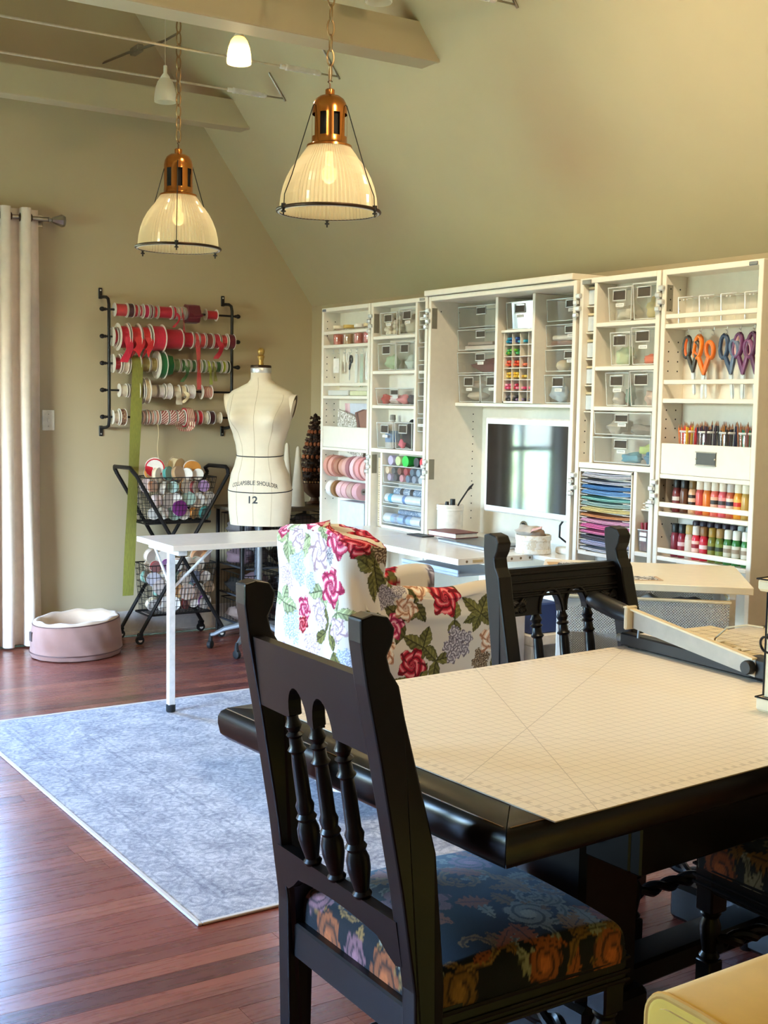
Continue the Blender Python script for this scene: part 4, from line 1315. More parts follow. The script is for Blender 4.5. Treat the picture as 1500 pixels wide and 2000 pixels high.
# patterned gift papers fanned in the white bin
pp = mottled('patterned gift paper', [(214, 206, 196), (150, 140, 124), (232, 226, 220), (110, 100, 84), (226, 220, 212)], 45)
pk = [(226, 176, 180), (236, 200, 200), (214, 216, 226), pp, pp, pp, pp, (120, 84, 70), (92, 60, 52), (140, 100, 84)]
for i, c_ in enumerate(pk):
    mt = c_ if not isinstance(c_, tuple) else cm(c_, .7)
    back = i < 3
    y0 = 6.035 - i * .012 if not back else 5.93 - i * .04
    o = obj('gift_paper', MB().box(0, 0, 0, .003, -.29 if i < 7 else -.09, .215 if i < 7 else .20), mt, None, smooth=0)
    o.location = (XF + (.092 - i * .008), y0 if i < 7 else 5.685 - (i - 7) * .03, 1.1985 + (.03 if i < 3 else 0))
    o.rotation_euler = (.10 + .02 * i if 3 <= i < 7 else (-.22 if i >= 7 else 0), -.06, 0)
    nm = 'pink' if i < 2 else 'pale blue' if i == 2 else 'floral white' if i < 7 else 'brown'
    tag(o, nm + ' folded paper in the white bin of the left door, %s from back' % ORD[i], 'paper', 'papers in the left white bin')
# tape rolls on two rods
for z in (1.09, .962):
    sub('tape_rod', dL1, MB().cyl((XF + .055, LB, z), .006, LA - LB, 10, 'y'), 'nickel', 40)
pinks = [(214, 150, 134), (222, 160, 146), (176, 120, 98), (206, 150, 130), (222, 170, 160), (166, 106, 110), (240, 196, 200), (232, 160, 160), (236, 186, 180)]
for i, c_ in enumerate(pinks):
    t = thing('tape_roll', '%s tape roll from the left on the upper rod of the left door' % ORD[i], 'tape', (XF + .055, 6.02 - i * .05, 1.09), 0, 'pink tape rolls on the upper rod')
    r_ = (.062, .06, .052, .05, .058, .066, .068, .064, .06)[i]
    obj('tape', MB().lathe([(.03, 0), (r_, -.001), (r_, -.038), (.03, -.04)], 22, 'y', cap=False), cm(c_, .5), t)
    obj('core', MB().lathe([(.0062, -.001), (.03, -.001), (.03, -.039), (.0062, -.039)], 16, 'y', cap=False), cm((226, 214, 200)), t)
for i, c_ in enumerate([(236, 230, 222), (150, 110, 70), (232, 190, 190), (228, 180, 184), (196, 160, 150), (222, 170, 176)]):
    t = thing('tape_roll', '%s tape roll from the left on the lower rod of the left door' % ORD[i], 'tape', (XF + .055, 6.015 - i * .058, .962), 0, 'tape rolls on the lower rod')
    obj('tape', MB().lathe([(.018, 0), (.048, -.001), (.048, -.05 if i != 1 else -.03), (.018, -.052 if i != 1 else -.032)], 22, 'y', cap=False), cm(c_, .5), t)
    obj('core', MB().lathe([(.0062, -.001), (.018, -.001), (.018, -.05 if i != 1 else -.03), (.0062, -.05 if i != 1 else -.03)], 14, 'y', cap=False), cm((170, 160, 156)), t)
o = obj('white_box', MB().box(XF + .01, 5.86, .74, XF + .1, 5.60, .905, .004), cm((212, 220, 228)), None, smooth=0); tag(o, 'plain white box at the bottom of the outer left door', 'box')
shelf(dL1, LA, LB, .74, XD)

# centre upper bins
z0 = 1.459
GC = GD
zz = ((1.822, 1.925), (1.712, 1.812), (1.600, 1.702))
for i, (a0, a1) in enumerate(zz):
    drawer('wide clear drawer in the left column above the monitor, %s of three' % ('topmost', 'middle', 'lowest')[i], CA - .005, D1 + .012, a0, a1, XS + .005, XC - .01, GC, True, i == 2)
    drawer('clear drawer in the right column above the monitor, %s of three' % ('topmost', 'middle', 'lowest')[i], D2 - .012, CB + .02, a0, a1 - .005, XS + .005, XC - .01, GC, True, True)
clear_bin('clear bin of white lids in the left column above the monitor', CA - .01, 4.79, z0, 1.592, XS + .012, XC - .01, G)
clear_bin('shiny clear bin right of the white lids above the monitor', 4.775, D1 + .014, z0, 1.594, XS + .002, XC - .01, G, .006)
clear_bin('tall clear bin of papers in the right column above the monitor', D2 - .014, 4.10, z0, 1.585, XS + .002, XC - .01, G)
o = obj('card_stack', MB().box(XS + .02, 4.93, 1.715, XC - .03, 4.68, 1.735, .002), cm((222, 212, 206)), None, smooth=0); tag(o, 'lower stack of white cards in the middle left clear drawer', 'cards')
o = obj('card_stack', MB().box(XS + .015, 4.90, 1.737, XC - .03, 4.70, 1.752, .002), cm((150, 136, 126)), None, smooth=0); tag(o, 'upper grey stack of cards in the middle left clear drawer', 'cards')
lump('cloth_bundle', 'wine red cloth bundle in the lowest left clear drawer', 'cloth', (XS + .09, 4.79, 1.603), (.06, .12, .035), (110, 44, 44), 31)
lump('lid_stack', 'upper white lids in the clear bin left above the monitor', 'lids', (XS + .08, 4.885, 1.53), (.05, .06, .018), (222, 212, 196), 32, amp=.06)
lump('lid_stack', 'lower white lids in the clear bin left above the monitor', 'lids', (XS + .08, 4.885, 1.47), (.05, .065, .022), (214, 200, 180), 33, amp=.06)
lump('cream_roll', 'cream tape roll in the lowest right clear drawer', 'roll', (XS + .05, 4.22, 1.603), (.03, .035, .026), (222, 204, 170), 34, amp=.03)
o = obj('white_pad', MB().box(XS + .02, 4.27, 1.74, XS + .13, 4.05, 1.762, .006), cm((228, 222, 214)), None, smooth=0); tag(o, 'white pad in the middle right clear drawer', 'pad')
o = obj('brown_pad', MB().box(XS + .02, 4.28, 1.715, XS + .13, 4.10, 1.738, .006), cm((130, 96, 84)), None, smooth=0); tag(o, 'brown pad under the white pad in the middle right clear drawer', 'pad')
lump('paper_bundle', 'pale blue tissue in the tall right bin above the monitor', 'paper', (XS + .05, 4.23, z0 + .002), (.03, .05, .045), (196, 210, 222), 35)
for i in range(3):
    clear_bin('tall clear bin in the middle column above the markers, %s from the front' % ORD[i], D1 - .02, D2 + .014 + .03, 1.797, 1.922, XS - .02 + i * .055, XS + .03 + i * .055, G, .006, i == 0, i == 0)
# marker organiser: white divided frame with pens lying end on
org = thing('marker_organiser', 'white divided marker organiser in the middle column above the monitor', 'organiser', (XS - .03, 4.44, z0), 0, None, True)
oy0, oy1, oz0, oz1 = D1 - .02, D2 + .014, z0, 1.78
obj('case', MB().box(XS - .03, oy0, oz0, XC - .05, oy0 - .006, oz1).box(XS - .03, oy1, oz0, XC - .05, oy1 + .006, oz1).box(XS - .03, oy0, oz0, XC - .05, oy1, oz0 + .008).box(XC - .056, oy0, oz0, XC - .05, oy1, oz1), 'lam', org, smooth=0)
for k in range(1, 6):
    z = oz0 + (oz1 - oz0) * k / 6
    obj('slat', MB().box(XS - .028, oy0, z - .0015, XC - .06, oy1, z + .0015), 'lam', org, smooth=0)
for k in (1, 2, 3):
    y = oy0 + (oy1 - oy0) * k / 4
    obj('slat', MB().box(XS - .026, y - .001, oz0, XC - .06, y + .001, oz1), 'lam', org, smooth=0)
pen = mesh_of(MB().lathe([(.0, -.004), (.0035, -.003), (.006, .0), (.0068, .012), (.0068, .11)], 9, 'x'), 'marker')
rows = [('grey and black', [(60, 56, 62), (150, 130, 170), (40, 40, 44), (120, 116, 120)]), ('pink', [(232, 120, 160), (214, 60, 110), (240, 160, 186), (190, 40, 70)]),
        ('yellow', [(240, 200, 70), (230, 176, 40), (246, 222, 120), (214, 170, 60)]), ('red and orange', [(222, 70, 44), (236, 120, 80), (200, 50, 40), (240, 140, 110)]),
        ('green', [(40, 150, 80), (90, 190, 120), (30, 110, 70), (120, 190, 60)]), ('blue', [(50, 120, 190), (30, 150, 190), (90, 180, 214), (40, 70, 150)])]
ow = (oy1 - oy0) / 4
for k, (nm, cs) in enumerate(rows):
    zb = oz0 + (oz1 - oz0) * k / 6 + .01
    for j in range(15 if k != 4 else 11):
        cell = 0 if j < 6 else 1 if j < 11 else 2 if j < 13 else 3
        q = j if cell == 0 else j - 6 if cell == 1 else j - 11 if cell == 2 else j - 13
        me = pen.copy(); me.materials.clear(); me.materials.append(cm(cs[(j * 7 + k) % 4], .35))
        o = bpy.data.objects.new('marker', me); COL.objects.link(o)
        o.location = (XS - .02 + R.random() * .012, oy0 + ow * cell - .009 - .0145 * (q % 3) - (.003 if q > 2 else 0), zb + .0065 + .0135 * (q // 3))
        tag(o, '%s marker in the %s cell of the %s organiser row' % (nm, ORD[cell], ['lowest', 'second lowest', 'third lowest', 'third', 'second', 'topmost'][k]), 'marker', '%s markers in the organiser' % nm)

# right inner door bins
GR = G
for i, (zb, ha, hb) in enumerate(((1.790, 1.925, 1.93), (1.614, 1.745, 1.76), (1.452, 1.585, 1.59))):
    nm = ('top', 'second', 'third')[i]
    clear_bin('left clear bin on the %s shelf of the right inner door' % nm, 3.735 - .02 * (i % 2), 3.60, zb, ha, XF + .015, XD - .01, GR, .007, i != 1)
    clear_bin('right clear bin on the %s shelf of the right inner door' % nm, 3.585, R2B + .004, zb, hb, XF + .006, XD - .01, GR, .007, i == 1)
drawer('upper wide clear drawer of cords on the right inner door', 3.782, R2B + .006, 1.335, 1.425, XF + .004, XD - .008, GD, True, True)
drawer('lower wide clear drawer of blue things on the right inner door', 3.782, R2B + .006, 1.222, 1.325, XF + .004, XD - .008, GD, True, True)
its = [((XF + .06, 3.67, 1.792), (.03, .04, .03), (206, 200, 186), 'cream notions in the top left bin of the right inner door'), ((XF + .06, 3.51, 1.792), (.03, .05, .04), (196, 180, 130), 'straw coloured fibre in the top right bin of the right inner door'),
       ((XF + .06, 3.67, 1.616), (.03, .04, .035), (200, 214, 176), 'pale green tissue in the second left bin of the right inner door'), ((XF + .05, 3.50, 1.616), (.03, .05, .02), (222, 110, 80), 'coral bundle in the second right bin of the right inner door'),
       ((XF + .06, 3.69, 1.454), (.03, .03, .03), (206, 196, 186), 'white ball of thread in the third left bin of the right inner door'), ((XF + .06, 3.63, 1.454), (.02, .02, .04), (112, 140, 126), 'green twine cone in the third left bin of the right inner door'),
       ((XF + .05, 3.49, 1.454), (.03, .04, .03), (206, 172, 156), 'peach bundle in the third right bin of the right inner door'), ((XF + .055, 3.70, 1.338), (.03, .05, .028), (190, 178, 160), 'coil of cream cord in the upper wide drawer, right inner door'),
       ((XF + .055, 3.55, 1.338), (.03, .07, .022), (130, 122, 112), 'grey cords in the upper wide drawer, right inner door'), ((XF + .055, 3.60, 1.226), (.03, .05, .02), (70, 150, 176), 'blue bundle in the lower wide drawer, right inner door'),
       ((XF + .05, 3.49, 1.226), (.03, .04, .024), (50, 120, 156), 'dark blue bundle in the lower wide drawer, right inner door'), ((XF + .05, 3.51, 1.262), (.03, .04, .02), (176, 196, 110), 'lime green bundle on the blue ones, right inner door')]
for i, (p_, r_, c_, lb) in enumerate(its):
    lump('craft_bundle', lb, 'craft supplies', p_, r_, c_, 40 + i)
mb = MB()
for i in range(5):
    z = 1.864 - i * .108
    t = thing('small_clear_box', 'small clear box in the narrow right column, %s from the top' % ORD[i], 'box', (XF + .03, 3.845, z), 0, 'small boxes in the narrow right column')
    obj('shell', MB().box(0, -.022, 0, .05, .022, .075, .002), 'clear', t, smooth=0)
    obj('card', MB().box(-.001, -.021, .004, 0, .021, .062), cm((218, 226, 236)), t, smooth=0)  # bluish-white front puts the box's bright reflection into colour
    obj('lid', MB().box(-.002, -.024, .066, .052, .024, .076, .002), cm((222, 206, 170)), t, smooth=0)

# paper rack
rack = thing('paper_rack', 'white paper rack of thin trays low on the right inner door', 'rack', (XF, 3.7, .84), 0, None, True)
ra, rb = 3.860, 3.548
obj('case', MB().box(XF + .002, ra, .835, XD - .008, ra - .006, 1.19, .001).box(XF + .002, rb, .835, XD - .008, rb + .006, 1.19, .001).box(XF + .002, ra, 1.18, XD - .008, rb, 1.192, .001).box(XF + .002, ra, .835, XD - .008, rb, .85, .001), 'lam', rack, smooth=0)
NS = 14
pitch = (1.178 - .852) / NS
pap = [(226, 226, 232), (196, 190, 214), (92, 84, 92), (236, 134, 178), (240, 112, 168), (240, 170, 196), (232, 150, 90), (240, 214, 140), (170, 196, 186), (146, 210, 196), (122, 170, 222), (84, 142, 206), (206, 208, 224), (226, 218, 222)]
pnames = ['white', 'lilac white', 'charcoal', 'rose pink', 'hot pink', 'pale pink', 'orange', 'pale yellow', 'sage', 'mint', 'sky blue', 'blue', 'lavender grey', 'off white']
for k in range(NS):
    z = .852 + k * pitch
    obj('tray', MB().box(XF + .004, ra - .006, z - .001, XD - .012, ra - .05, z + .001).box(XF + .004, rb + .05, z - .001, XD - .012, rb + .006, z + .001).box(XF + .05, ra - .05, z - .001, XD - .012, rb + .05, z + .001), 'lam', rack, smooth=0)
    t = thing('paper_stack', pnames[k] + ' craft paper stack in the thin rack, %s tray from the bottom' % ORD[k], 'paper', (XF + .006, (ra + rb) / 2, z + .0012), 0, 'coloured paper in the thin rack')
    n = 2 + (k * 5) % 3
    for q in range(n):
        hw = (ra - rb) / 2 - .010 - .003 * q
        sag = .006 * (1 - q / n * .3)
        zz_ = .0075 + q * .0042
        c0 = tuple(max(0, min(255, int(v * (1 - .16 * ((q + k) % 2)) + (10 if q == n - 1 else 0)))) for v in pap[k])
        def sheet(u, v, zz_=zz_, hw=hw, sag=sag):
            y = (u * 2 - 1) * hw
            return (.002 * q + v * .09, -y, zz_ - sag * (1 - (2 * u - 1) ** 2))
        mb = MB().grid(sheet, 12, 2)
        nv = len(mb.v); mb.v += [(x, y, z_ + .0028) for x, y, z_ in mb.v]
        mb.f += [tuple(i + nv for i in f) for f in mb.f] + [(i, i + 1, i + 1 + nv, i + nv) for i in range(11)]
        mb.m = [0] * len(mb.f)
        obj('sheet', mb, cm(c0, .8), t, smooth=0)
# small bin on the narrow lower shelf, and the white holder above it
t = thing('pen_bin', 'small clear bin with dark red pens and two white labels beside the paper rack', 'bin', (XF + .04, 3.485, .884), 0)
obj('shell', MB().add([(sx * .03 * k, sy * .03 * k, z) for k, z in ((.8, .001), (1, .085)) for sx, sy in ((-1, -1), (1, -1), (1, 1), (-1, 1))], [(3, 2, 1, 0), (0, 1, 5, 4), (1, 2, 6, 5), (2, 3, 7, 6), (3, 0, 4, 7)]), clear_mat('grey clear plastic', (.5, .52, .55), .1, .1, haze=.12), t, smooth=0)
obj('edge', MB().tube([(-.03, -.03, .085), (.03, -.03, .085), (.03, .03, .085), (-.03, .03, .085)], .002, 5, True), 'rim', t)
for z in (.068, .048): obj('label_tag', MB().box(-.0305, -.018, z - .007, -.0295, .018, z + .007), 'paper', t, smooth=0)
for i in range(9):
    o = obj('red_pen', MB().cyl((0, 0, 0), .006, .11, 8), cm((150, 30, 46) if i % 3 else (40, 30, 36), .4), None)
    o.location = (XF + .04 + .014 * (i // 3 - 1), 3.485 + .014 * (i % 3 - 1), .886); o.rotation_euler = (R.uniform(-.05, .05), R.uniform(-.05, .05), 0)
    tag(o, ('red pen, %s from the back' % ORD[i] if i % 3 else 'black pen, %s from the back' % ORD[i]) + ', in the small bin beside the paper rack', 'pen', 'pens in the small clear bin')
o = obj('white_holder', MB().box(XF + .03, 3.50, 1.1, XF + .06, 3.455, 1.13, .002).box(XF + .03, 3.512, 1.106, XF + .034, 3.455, 1.109).box(XF + .03, 3.512, 1.12, XF + .034, 3.455, 1.123), 'ivory_plastic', None, smooth=0); tag(o, 'small white clip holder at the hinge beside the paper rack', 'holder')
o.location.z = -.05

# paint bottles
def paint_bottle(label, y, z, body, cap, lab, group, x=XF + .045, h=.128, lab2=None):
    t = thing('paint_bottle', label, 'bottle', (x, y, z), R.uniform(-.2, .2), group)
    s = h / .128
    obj('body', MB().lathe([(.0165, 0), (.0178, .003), (.0178, .078 * s), (.015, .09 * s), (.0125, .095 * s)], 16), cm(body, .3), t)
    obj('cap', MB().lathe([(.0155, .094 * s), (.016, .097 * s), (.0152, .124 * s), (.0125, .128 * s), (0, .128 * s)], 16), cm(cap, .4), t)
    if lab:
        l_ = obj('label', MB().lathe([(.0181, .03 * s), (.0181, .072 * s)], 16, cap=False), cm(lab, .5), t)
        if lab2:
            obj('label_print', MB().lathe([(.0184, .045 * s), (.0184, .06 * s)], 16, arc=.42, cap=False, axis='z'), cm(lab2, .5), l_)
            bpy.context.view_layer.objects.active = None
            t.children[-1].children[0].rotation_euler = (0, 0, PI * .62)
    return t
GA = 'paint bottles on the upper paint shelf'
A = [(3.345, (112, 40, 40), (36, 30, 28), (126, 52, 50), 'dark red paint bottle with a black cap', (226, 214, 206)), (3.305, (104, 64, 44), (40, 34, 30), None, 'brown paint bottle with a black cap', None),
     (3.263, (222, 172, 130), (120, 92, 44), (52, 36, 30), 'peach paint bottle with a gold cap and dark label', (226, 190, 160)), (3.226, (206, 84, 76), (240, 224, 204), None, 'salmon red paint bottle with a cream cap', None),
     (3.190, (224, 124, 50), (240, 228, 210), None, 'plain orange paint bottle with a cream cap', None), (3.152, (230, 110, 96), (240, 226, 206), (228, 180, 150), 'coral paint bottle with a peach label', (60, 50, 46)),
     (3.114, (226, 100, 110), (240, 226, 206), (236, 150, 150), 'pink paint bottle with a cream cap', (70, 60, 60)), (3.077, (196, 96, 66), (206, 196, 190), (222, 206, 190), 'rust paint bottle with a glittery pale cap', (46, 46, 70)),
     (3.041, (236, 158, 50), (240, 230, 210), (240, 176, 84), 'amber paint bottle with a red printed label', (206, 50, 40)), (3.006, (186, 150, 76), (242, 234, 214), None, 'ochre paint bottle with a white cap', None), (2.972, (196, 160, 84), (242, 234, 214), None, 'mustard paint bottle at the right end', None)]
for y, b_, c_, l_, nm, l2 in A:
    paint_bottle(nm + ' on the upper paint shelf', y, 1.0515, b_, c_, l_, GA, h=.128, lab2=l2)
for i in range(7):
    paint_bottle('dark capped bottle in the back row of the upper paint shelf, %s from left' % ORD[i], 3.37 - i * .04, 1.0515, (60, 40, 38), (34, 30, 30), None, 'back row of the upper paint shelf', XF + .088, .132)
GB = 'paint bottles on the lower paint shelf'
B_ = [(3.345, (122, 36, 52), (32, 34, 32), None, 'wine paint bottle with a black cap', None), (3.308, (130, 24, 40), (30, 34, 32), (150, 44, 56), 'crimson paint bottle with a black cap', (226, 190, 190)), (3.272, (196, 178, 160), (196, 164, 96), (214, 200, 184), 'cream paint bottle with a gold cap', None),
      (3.237, (206, 40, 58), (240, 226, 210), (236, 196, 180), 'red paint bottle with a pale label and cream cap', (150, 30, 40)), (3.198, (190, 28, 50), (146, 100, 56), (200, 40, 60), 'red paint bottle with a bronze cap', (240, 210, 210)), (3.157, (110, 110, 36), (170, 132, 50), (130, 130, 50), 'olive paint bottle with a gold cap', (50, 50, 24)),
      (3.120, (96, 112, 44), (176, 136, 84), (120, 134, 60), 'moss green paint bottle with a tan cap', (50, 60, 30)), (3.081, (52, 110, 50), (240, 232, 216), (206, 200, 180), 'left green and white paint bottle with a cream cap', (150, 130, 110)), (3.041, (48, 112, 52), (240, 232, 218), (206, 200, 184), 'middle green and white paint bottle with a cream cap', (150, 130, 110)), (2.998, (50, 116, 54), (244, 238, 226), (210, 204, 190), 'right green and white paint bottle with a cream cap', (150, 130, 110))]
for y, b_, c_, l_, nm, l2 in B_:
    paint_bottle(nm + ' on the lower paint shelf', y, .8795, b_, c_, l_, GB, h=.128, lab2=l2)
for i in range(9):
    cc = (64, 52, 60) if i < 6 else (176, 182, 176)
    paint_bottle('%s capped bottle behind on the lower paint shelf, %s from left' % ('dark' if i < 6 else 'grey', ORD[i]), 3.28 - i * .037, .8795, (90, 80, 84), cc, None, 'back row of the lower paint shelf', XF + .088, .142)
# pencils in jars
cols = [[(206, 44, 50), (222, 60, 60), (236, 190, 40), (240, 170, 30), (224, 110, 40)], [(60, 34, 52), (80, 40, 66), (50, 36, 60), (70, 60, 70)], [(40, 40, 70), (180, 120, 50), (44, 36, 32), (70, 44, 30), (30, 30, 34)], [(40, 110, 90), (60, 140, 120), (120, 80, 90), (210, 110, 80), (150, 90, 60)]]
cnames = [['red', 'bright red', 'yellow', 'golden', 'orange'], ['deep plum', 'plum', 'dark violet', 'grey violet'], ['navy', 'tan', 'black brown', 'brown', 'black'], ['dark green', 'teal green', 'mauve', 'coral', 'tan pink']]
jn = ['red and yellow', 'plum', 'dark brown', 'green and coral']
pm = mesh_of(MB().lathe([(.0034, 0), (.0034, .165)], 6), 'barrel')
tm = mesh_of(MB().lathe([(.0034, .165), (.0012, .178), (0, .183)], 6), 'tip')
for j, y in enumerate((3.300, 3.205, 3.105, 3.012)):
    t = thing('pencil_jar', 'clear jar of %s pencils above the white bin front' % jn[j], 'jar', (XF + .05, y, 1.197), 0, 'pencil jars')
    obj('glass', MB().lathe([(.034, .001), (.036, .005), (.036, .155), (.034, .168)], 18, cap=False), 'clear', t)
    obj('rim', MB().lathe([(.0355, .16), (.037, .164), (.0355, .168)], 18, cap=False), 'rim', t)
    for k in range(17):
        a_, r_ = k * 2.4, .028 * math.sqrt((k + .5) / 17)
        c_ = cols[j][k % len(cols[j])]
        p = thing('pencil', '%s pencil standing in the jar of %s pencils' % (cnames[j][k % len(cols[j])], jn[j]), 'pencil', (XF + .05 + r_ * math.cos(a_), y + r_ * math.sin(a_), 1.217), 0, 'pencils in the jar of %s pencils' % jn[j])
        p.rotation_euler = (-.09 * math.sin(a_) * (r_ / .028), .09 * math.cos(a_) * (r_ / .028), 0); p.scale = (1, 1, R.uniform(.92, 1.04))
        me = pm.copy(); me.materials.clear(); me.materials.append(cm(c_, .4)); obj('barrel', me, cm(c_, .4), p)
        me = tm.copy(); me.materials.clear(); me.materials.append(cm((156, 112, 82))); obj('tip', me, cm((156, 112, 82)), p)

# ------------------------------------------------------------------ on the desk
t = thing('computer_monitor', 'large white framed monitor with a dark glossy screen in the cabinet', 'monitor', (3.505, 4.345, 0), math.radians(-0.95))
hw_, mz0, mz1 = .315, .945, 1.39
scr = plain('dark glossy screen', (6, 7, 9), .05, var=.0, spec=.7)
obj('frame', MB().box(0, hw_, mz0, .035, -hw_, mz1, .006), 'white_metal', t, smooth=0)
obj('screen', MB().box(-.002, hw_ - .022, mz0 + .03, .004, -hw_ + .022, mz1 - .03), scr, t, smooth=0)
obj('back_arm', MB().box(.035, -.04, 1.1, .21, .04, 1.25, .01), 'grey_metal', t, smooth=0)
mb = MB(Matrix.Rotation(math.radians(.95), 4, 'Z') @ Matrix.Translation((-3.505, -4.345, 0))).tube([(3.56, 4.12, .96), (3.54, 4.135, .92), (3.535, 4.13, .87), (3.56, 4.085, .835), (3.58, 4.06, .81)], .005, 6).tube([(3.6, 4.06, .955), (3.58, 4.05, .9), (3.6, 4.09, .84), (3.60, 4.1, .806)], .005, 6)
obj('cable', mb, 'black_plastic', t)
o = obj('power_strip', MB().box(3.5, 4.12, TT + .001, 3.62, 4.0, TT + .03, .006), 'ivory_plastic', None, smooth=0); tag(o, 'white power strip on the desk under the monitor corner', 'power strip')
t = thing('white_crock', 'white glazed crock holding black handled tools on the desk', 'crock', (3.475, 4.885, TT), 0)
obj('pot', MB().lathe([(.062, .001), (.064, .006), (.064, .128), (.0675, .13), (.0675, .137), (.066, .14), (.0675, .143), (.0675, .155), (.063, .158), (.06, .155), (.06, .02), (0, .018)], 28), 'ceramic', t)
o = obj('black_spatula', MB().tube([(0, 0, 0), (.0, -.045, .055), (.0, -.105, .115), (0, -.125, .13), (0, -.15, .15)], [.004, .004, .004, .007, .003], 8), 'black_plastic', None); o.location = (3.475, 4.85, TT + .12); tag(o, 'thin black bent tool leaning right out of the crock', 'tool')
o = obj('thick_marker', MB().cyl((0, 0, 0), .013, .15, 12), 'black_plastic', None); o.location = (3.475, 4.865, TT + .035); tag(o, 'thick black marker standing in the white crock', 'marker')
o = obj('black_knob_tool', MB().tube([(0, 0, 0), (0, 0, .12), (0, 0, .128), (0, 0, .15)], [.006, .006, .013, .008], 10), 'black_plastic', None); o.location = (3.47, 4.905, TT + .02); tag(o, 'round topped black tool standing in the white crock', 'tool')
t = thing('laptop', 'slim closed grey laptop lying on the white desk', 'laptop', (3.30, 4.52, TT + .0005), math.radians(-3))
obj('base', MB().box(-.02, -.2, 0, .2, .2, .011, .003), cm((206, 210, 216), .3, .5), t, smooth=0)
obj('lid', MB().box(-.02, -.2, .0115, .2, .2, .016, .002), cm((120, 122, 126), .35, .6), t, smooth=0)
t = thing('red_book', 'dark red covered book lying on the grey laptop', 'book', (3.34, 4.64, TT + .0175), math.radians(4))
obj('cover', MB().box(-.01, -.005, .022, .13, .205, .026).box(-.01, -.005, 0, .13, .205, .003), cm((116, 52, 48), .5), t, smooth=0)
obj('pages', MB().box(-.006, -.001, .003, .126, .2, .022), 'paper', t, smooth=0)
o = obj('black_notebook', MB().box(3.31, 5.02, TT + .0005, 3.38, 4.88, TT + .006, .001), cm((40, 36, 38)), None, smooth=0); tag(o, 'thin black notebook on the desk in front of the crock', 'notebook')
t = thing('round_box', 'round whitewashed wooden box of hair ties and clips on the desk', 'box', (3.415, 4.165, TT), 0)
t.scale = (.83, .83, .83)
ww = mottled('whitewashed wood', [(232, 222, 206), (240, 234, 224), (222, 206, 182), (238, 230, 218)], 22)
obj('drum', MB().lathe([(.09, .001), (.092, .004), (.092, .10), (.088, .1), (.086, .012), (0, .012)], 32), ww, t)
obj('band', MB().lathe([(.0925, .07), (.0955, .072), (.0955, .098), (.0925, .1)], 32, cap=False), ww, t)
obj('band', MB().lathe([(.0925, .004), (.0955, .006), (.0955, .026), (.0925, .028)], 32, cap=False), ww, t)
lump('tulle_bundle', 'silvery tulle bundle in the round whitewashed box', 'tulle', (3.41, 4.19, TT + .062), (.06, .05, .03), (206, 196, 186), 70, rough=.4)
lump('brown_hair_tie', 'brown scrunchie in the round whitewashed box', 'hair tie', (3.42, 4.135, TT + .062), (.035, .035, .022), (150, 120, 96), 71)
o = obj('pink_ribbon_end', MB().tube([(0, .03, .0), (-.01, 0, .02), (0, -.05, .035)], [.008, .009, .007], 6, sq=.3), cm((214, 160, 150)), None); o.location = (3.39, 4.13, TT + .088); tag(o, 'pink ribbon end sticking out of the round box', 'ribbon')

# ------------------------------------------------------------------ mesh drawer cart with a white top
CA_ = math.atan2(-.667, .745)                # x runs along the front from left to right
t = thing('drawer_cart', 'white topped cart of mesh drawers standing askew before the right cabinet door', 'cart', (2.961 - .745 * .66, 2.538 + .667 * .66, 0), CA_)
obj('top_board', MB().box(0, 0, .877, .66, .53, .90, .002), plain('cream worktop', (238, 226, 200), .35, var=.02), t, smooth=0)
for x in (.068, .60):
    for y in (.04, .48): obj('post', MB().box(x - .01, y, .0, x + .012, y + .02, .877, .002), 'white_metal', t, smooth=0)
for i, z in enumerate((.735, .545, .34)):
    h = .115 if i < 2 else .17
    d_ = obj('mesh_drawer', MB().box(.085, .012, z, .590, .014, z + h).box(.085, .5, z, .590, .502, z + h).box(.085, .014, z, .087, .5, z + h).box(.588, .014, z, .590, .5, z + h).box(.085, .012, z, .59, .502, z + .002), 'meshm', t, smooth=0)
    rm = MB().tube([(.083, .008, z + h), (.592, .008, z + h), (.592, .505, z + h), (.083, .505, z + h)], .006, 6, True)
    obj('drawer_rim', rm, cm((232, 214, 178), .4), d_)
cw = lambda x, y, z: (2.961 - .745 * (.66 - x) + .667 * y, 2.538 + .667 * (.66 - x) + .745 * y, z)
photo = mottled('printed photographs', [(222, 216, 208), (70, 62, 58), (236, 230, 222), (150, 136, 124), (206, 196, 186)], 26, .4)
for i, (x, y, r_, w, h, lb) in enumerate(((.27, .06, .2, .11, .08, 'right printed photo card on the white topped cart'), (.13, .09, .05, .11, .08, 'left printed photo card on the white topped cart'))):
    t = thing('photo_card', lb, 'card', cw(x, y, .9005), CA_ + r_)
    obj('card', MB().box(-.012, -.006, 0, w + .012, h + .006, .0015), cm((206, 178, 146), .6), t, smooth=0)
    obj('print', MB().box(0, 0, .0016, w, h, .0024), photo, t, smooth=0)
o = obj('kraft_envelope', MB().box(0, 0, 0, .13, .09, .004, .001), cm((200, 162, 112)), None, smooth=0); o.location, o.rotation_euler = cw(.02, .33, .9005), (0, 0, CA_ + .12); tag(o, 'tan kraft envelope at the back of the white topped cart', 'envelope')
o = obj('printed_scrap', MB().box(0, 0, 0, .06, .05, .003), photo, None, smooth=0); o.location, o.rotation_euler = cw(.05, .36, .9052), (0, 0, CA_ - .2); tag(o, 'small printed scrap lying on the kraft envelope', 'scrap')
for i, (x, y, c_, nm) in enumerate(((.2, .1, (60, 56, 58), 'black'), (.36, .12, (196, 192, 188), 'pale grey'), (.47, .1, (90, 88, 88), 'grey'))):
    lump('packet', nm + ' packet in the top mesh drawer of the cart', 'packet', cw(x, y, .738), (.07, .06, .055), c_, 80 + i, rough=.3)
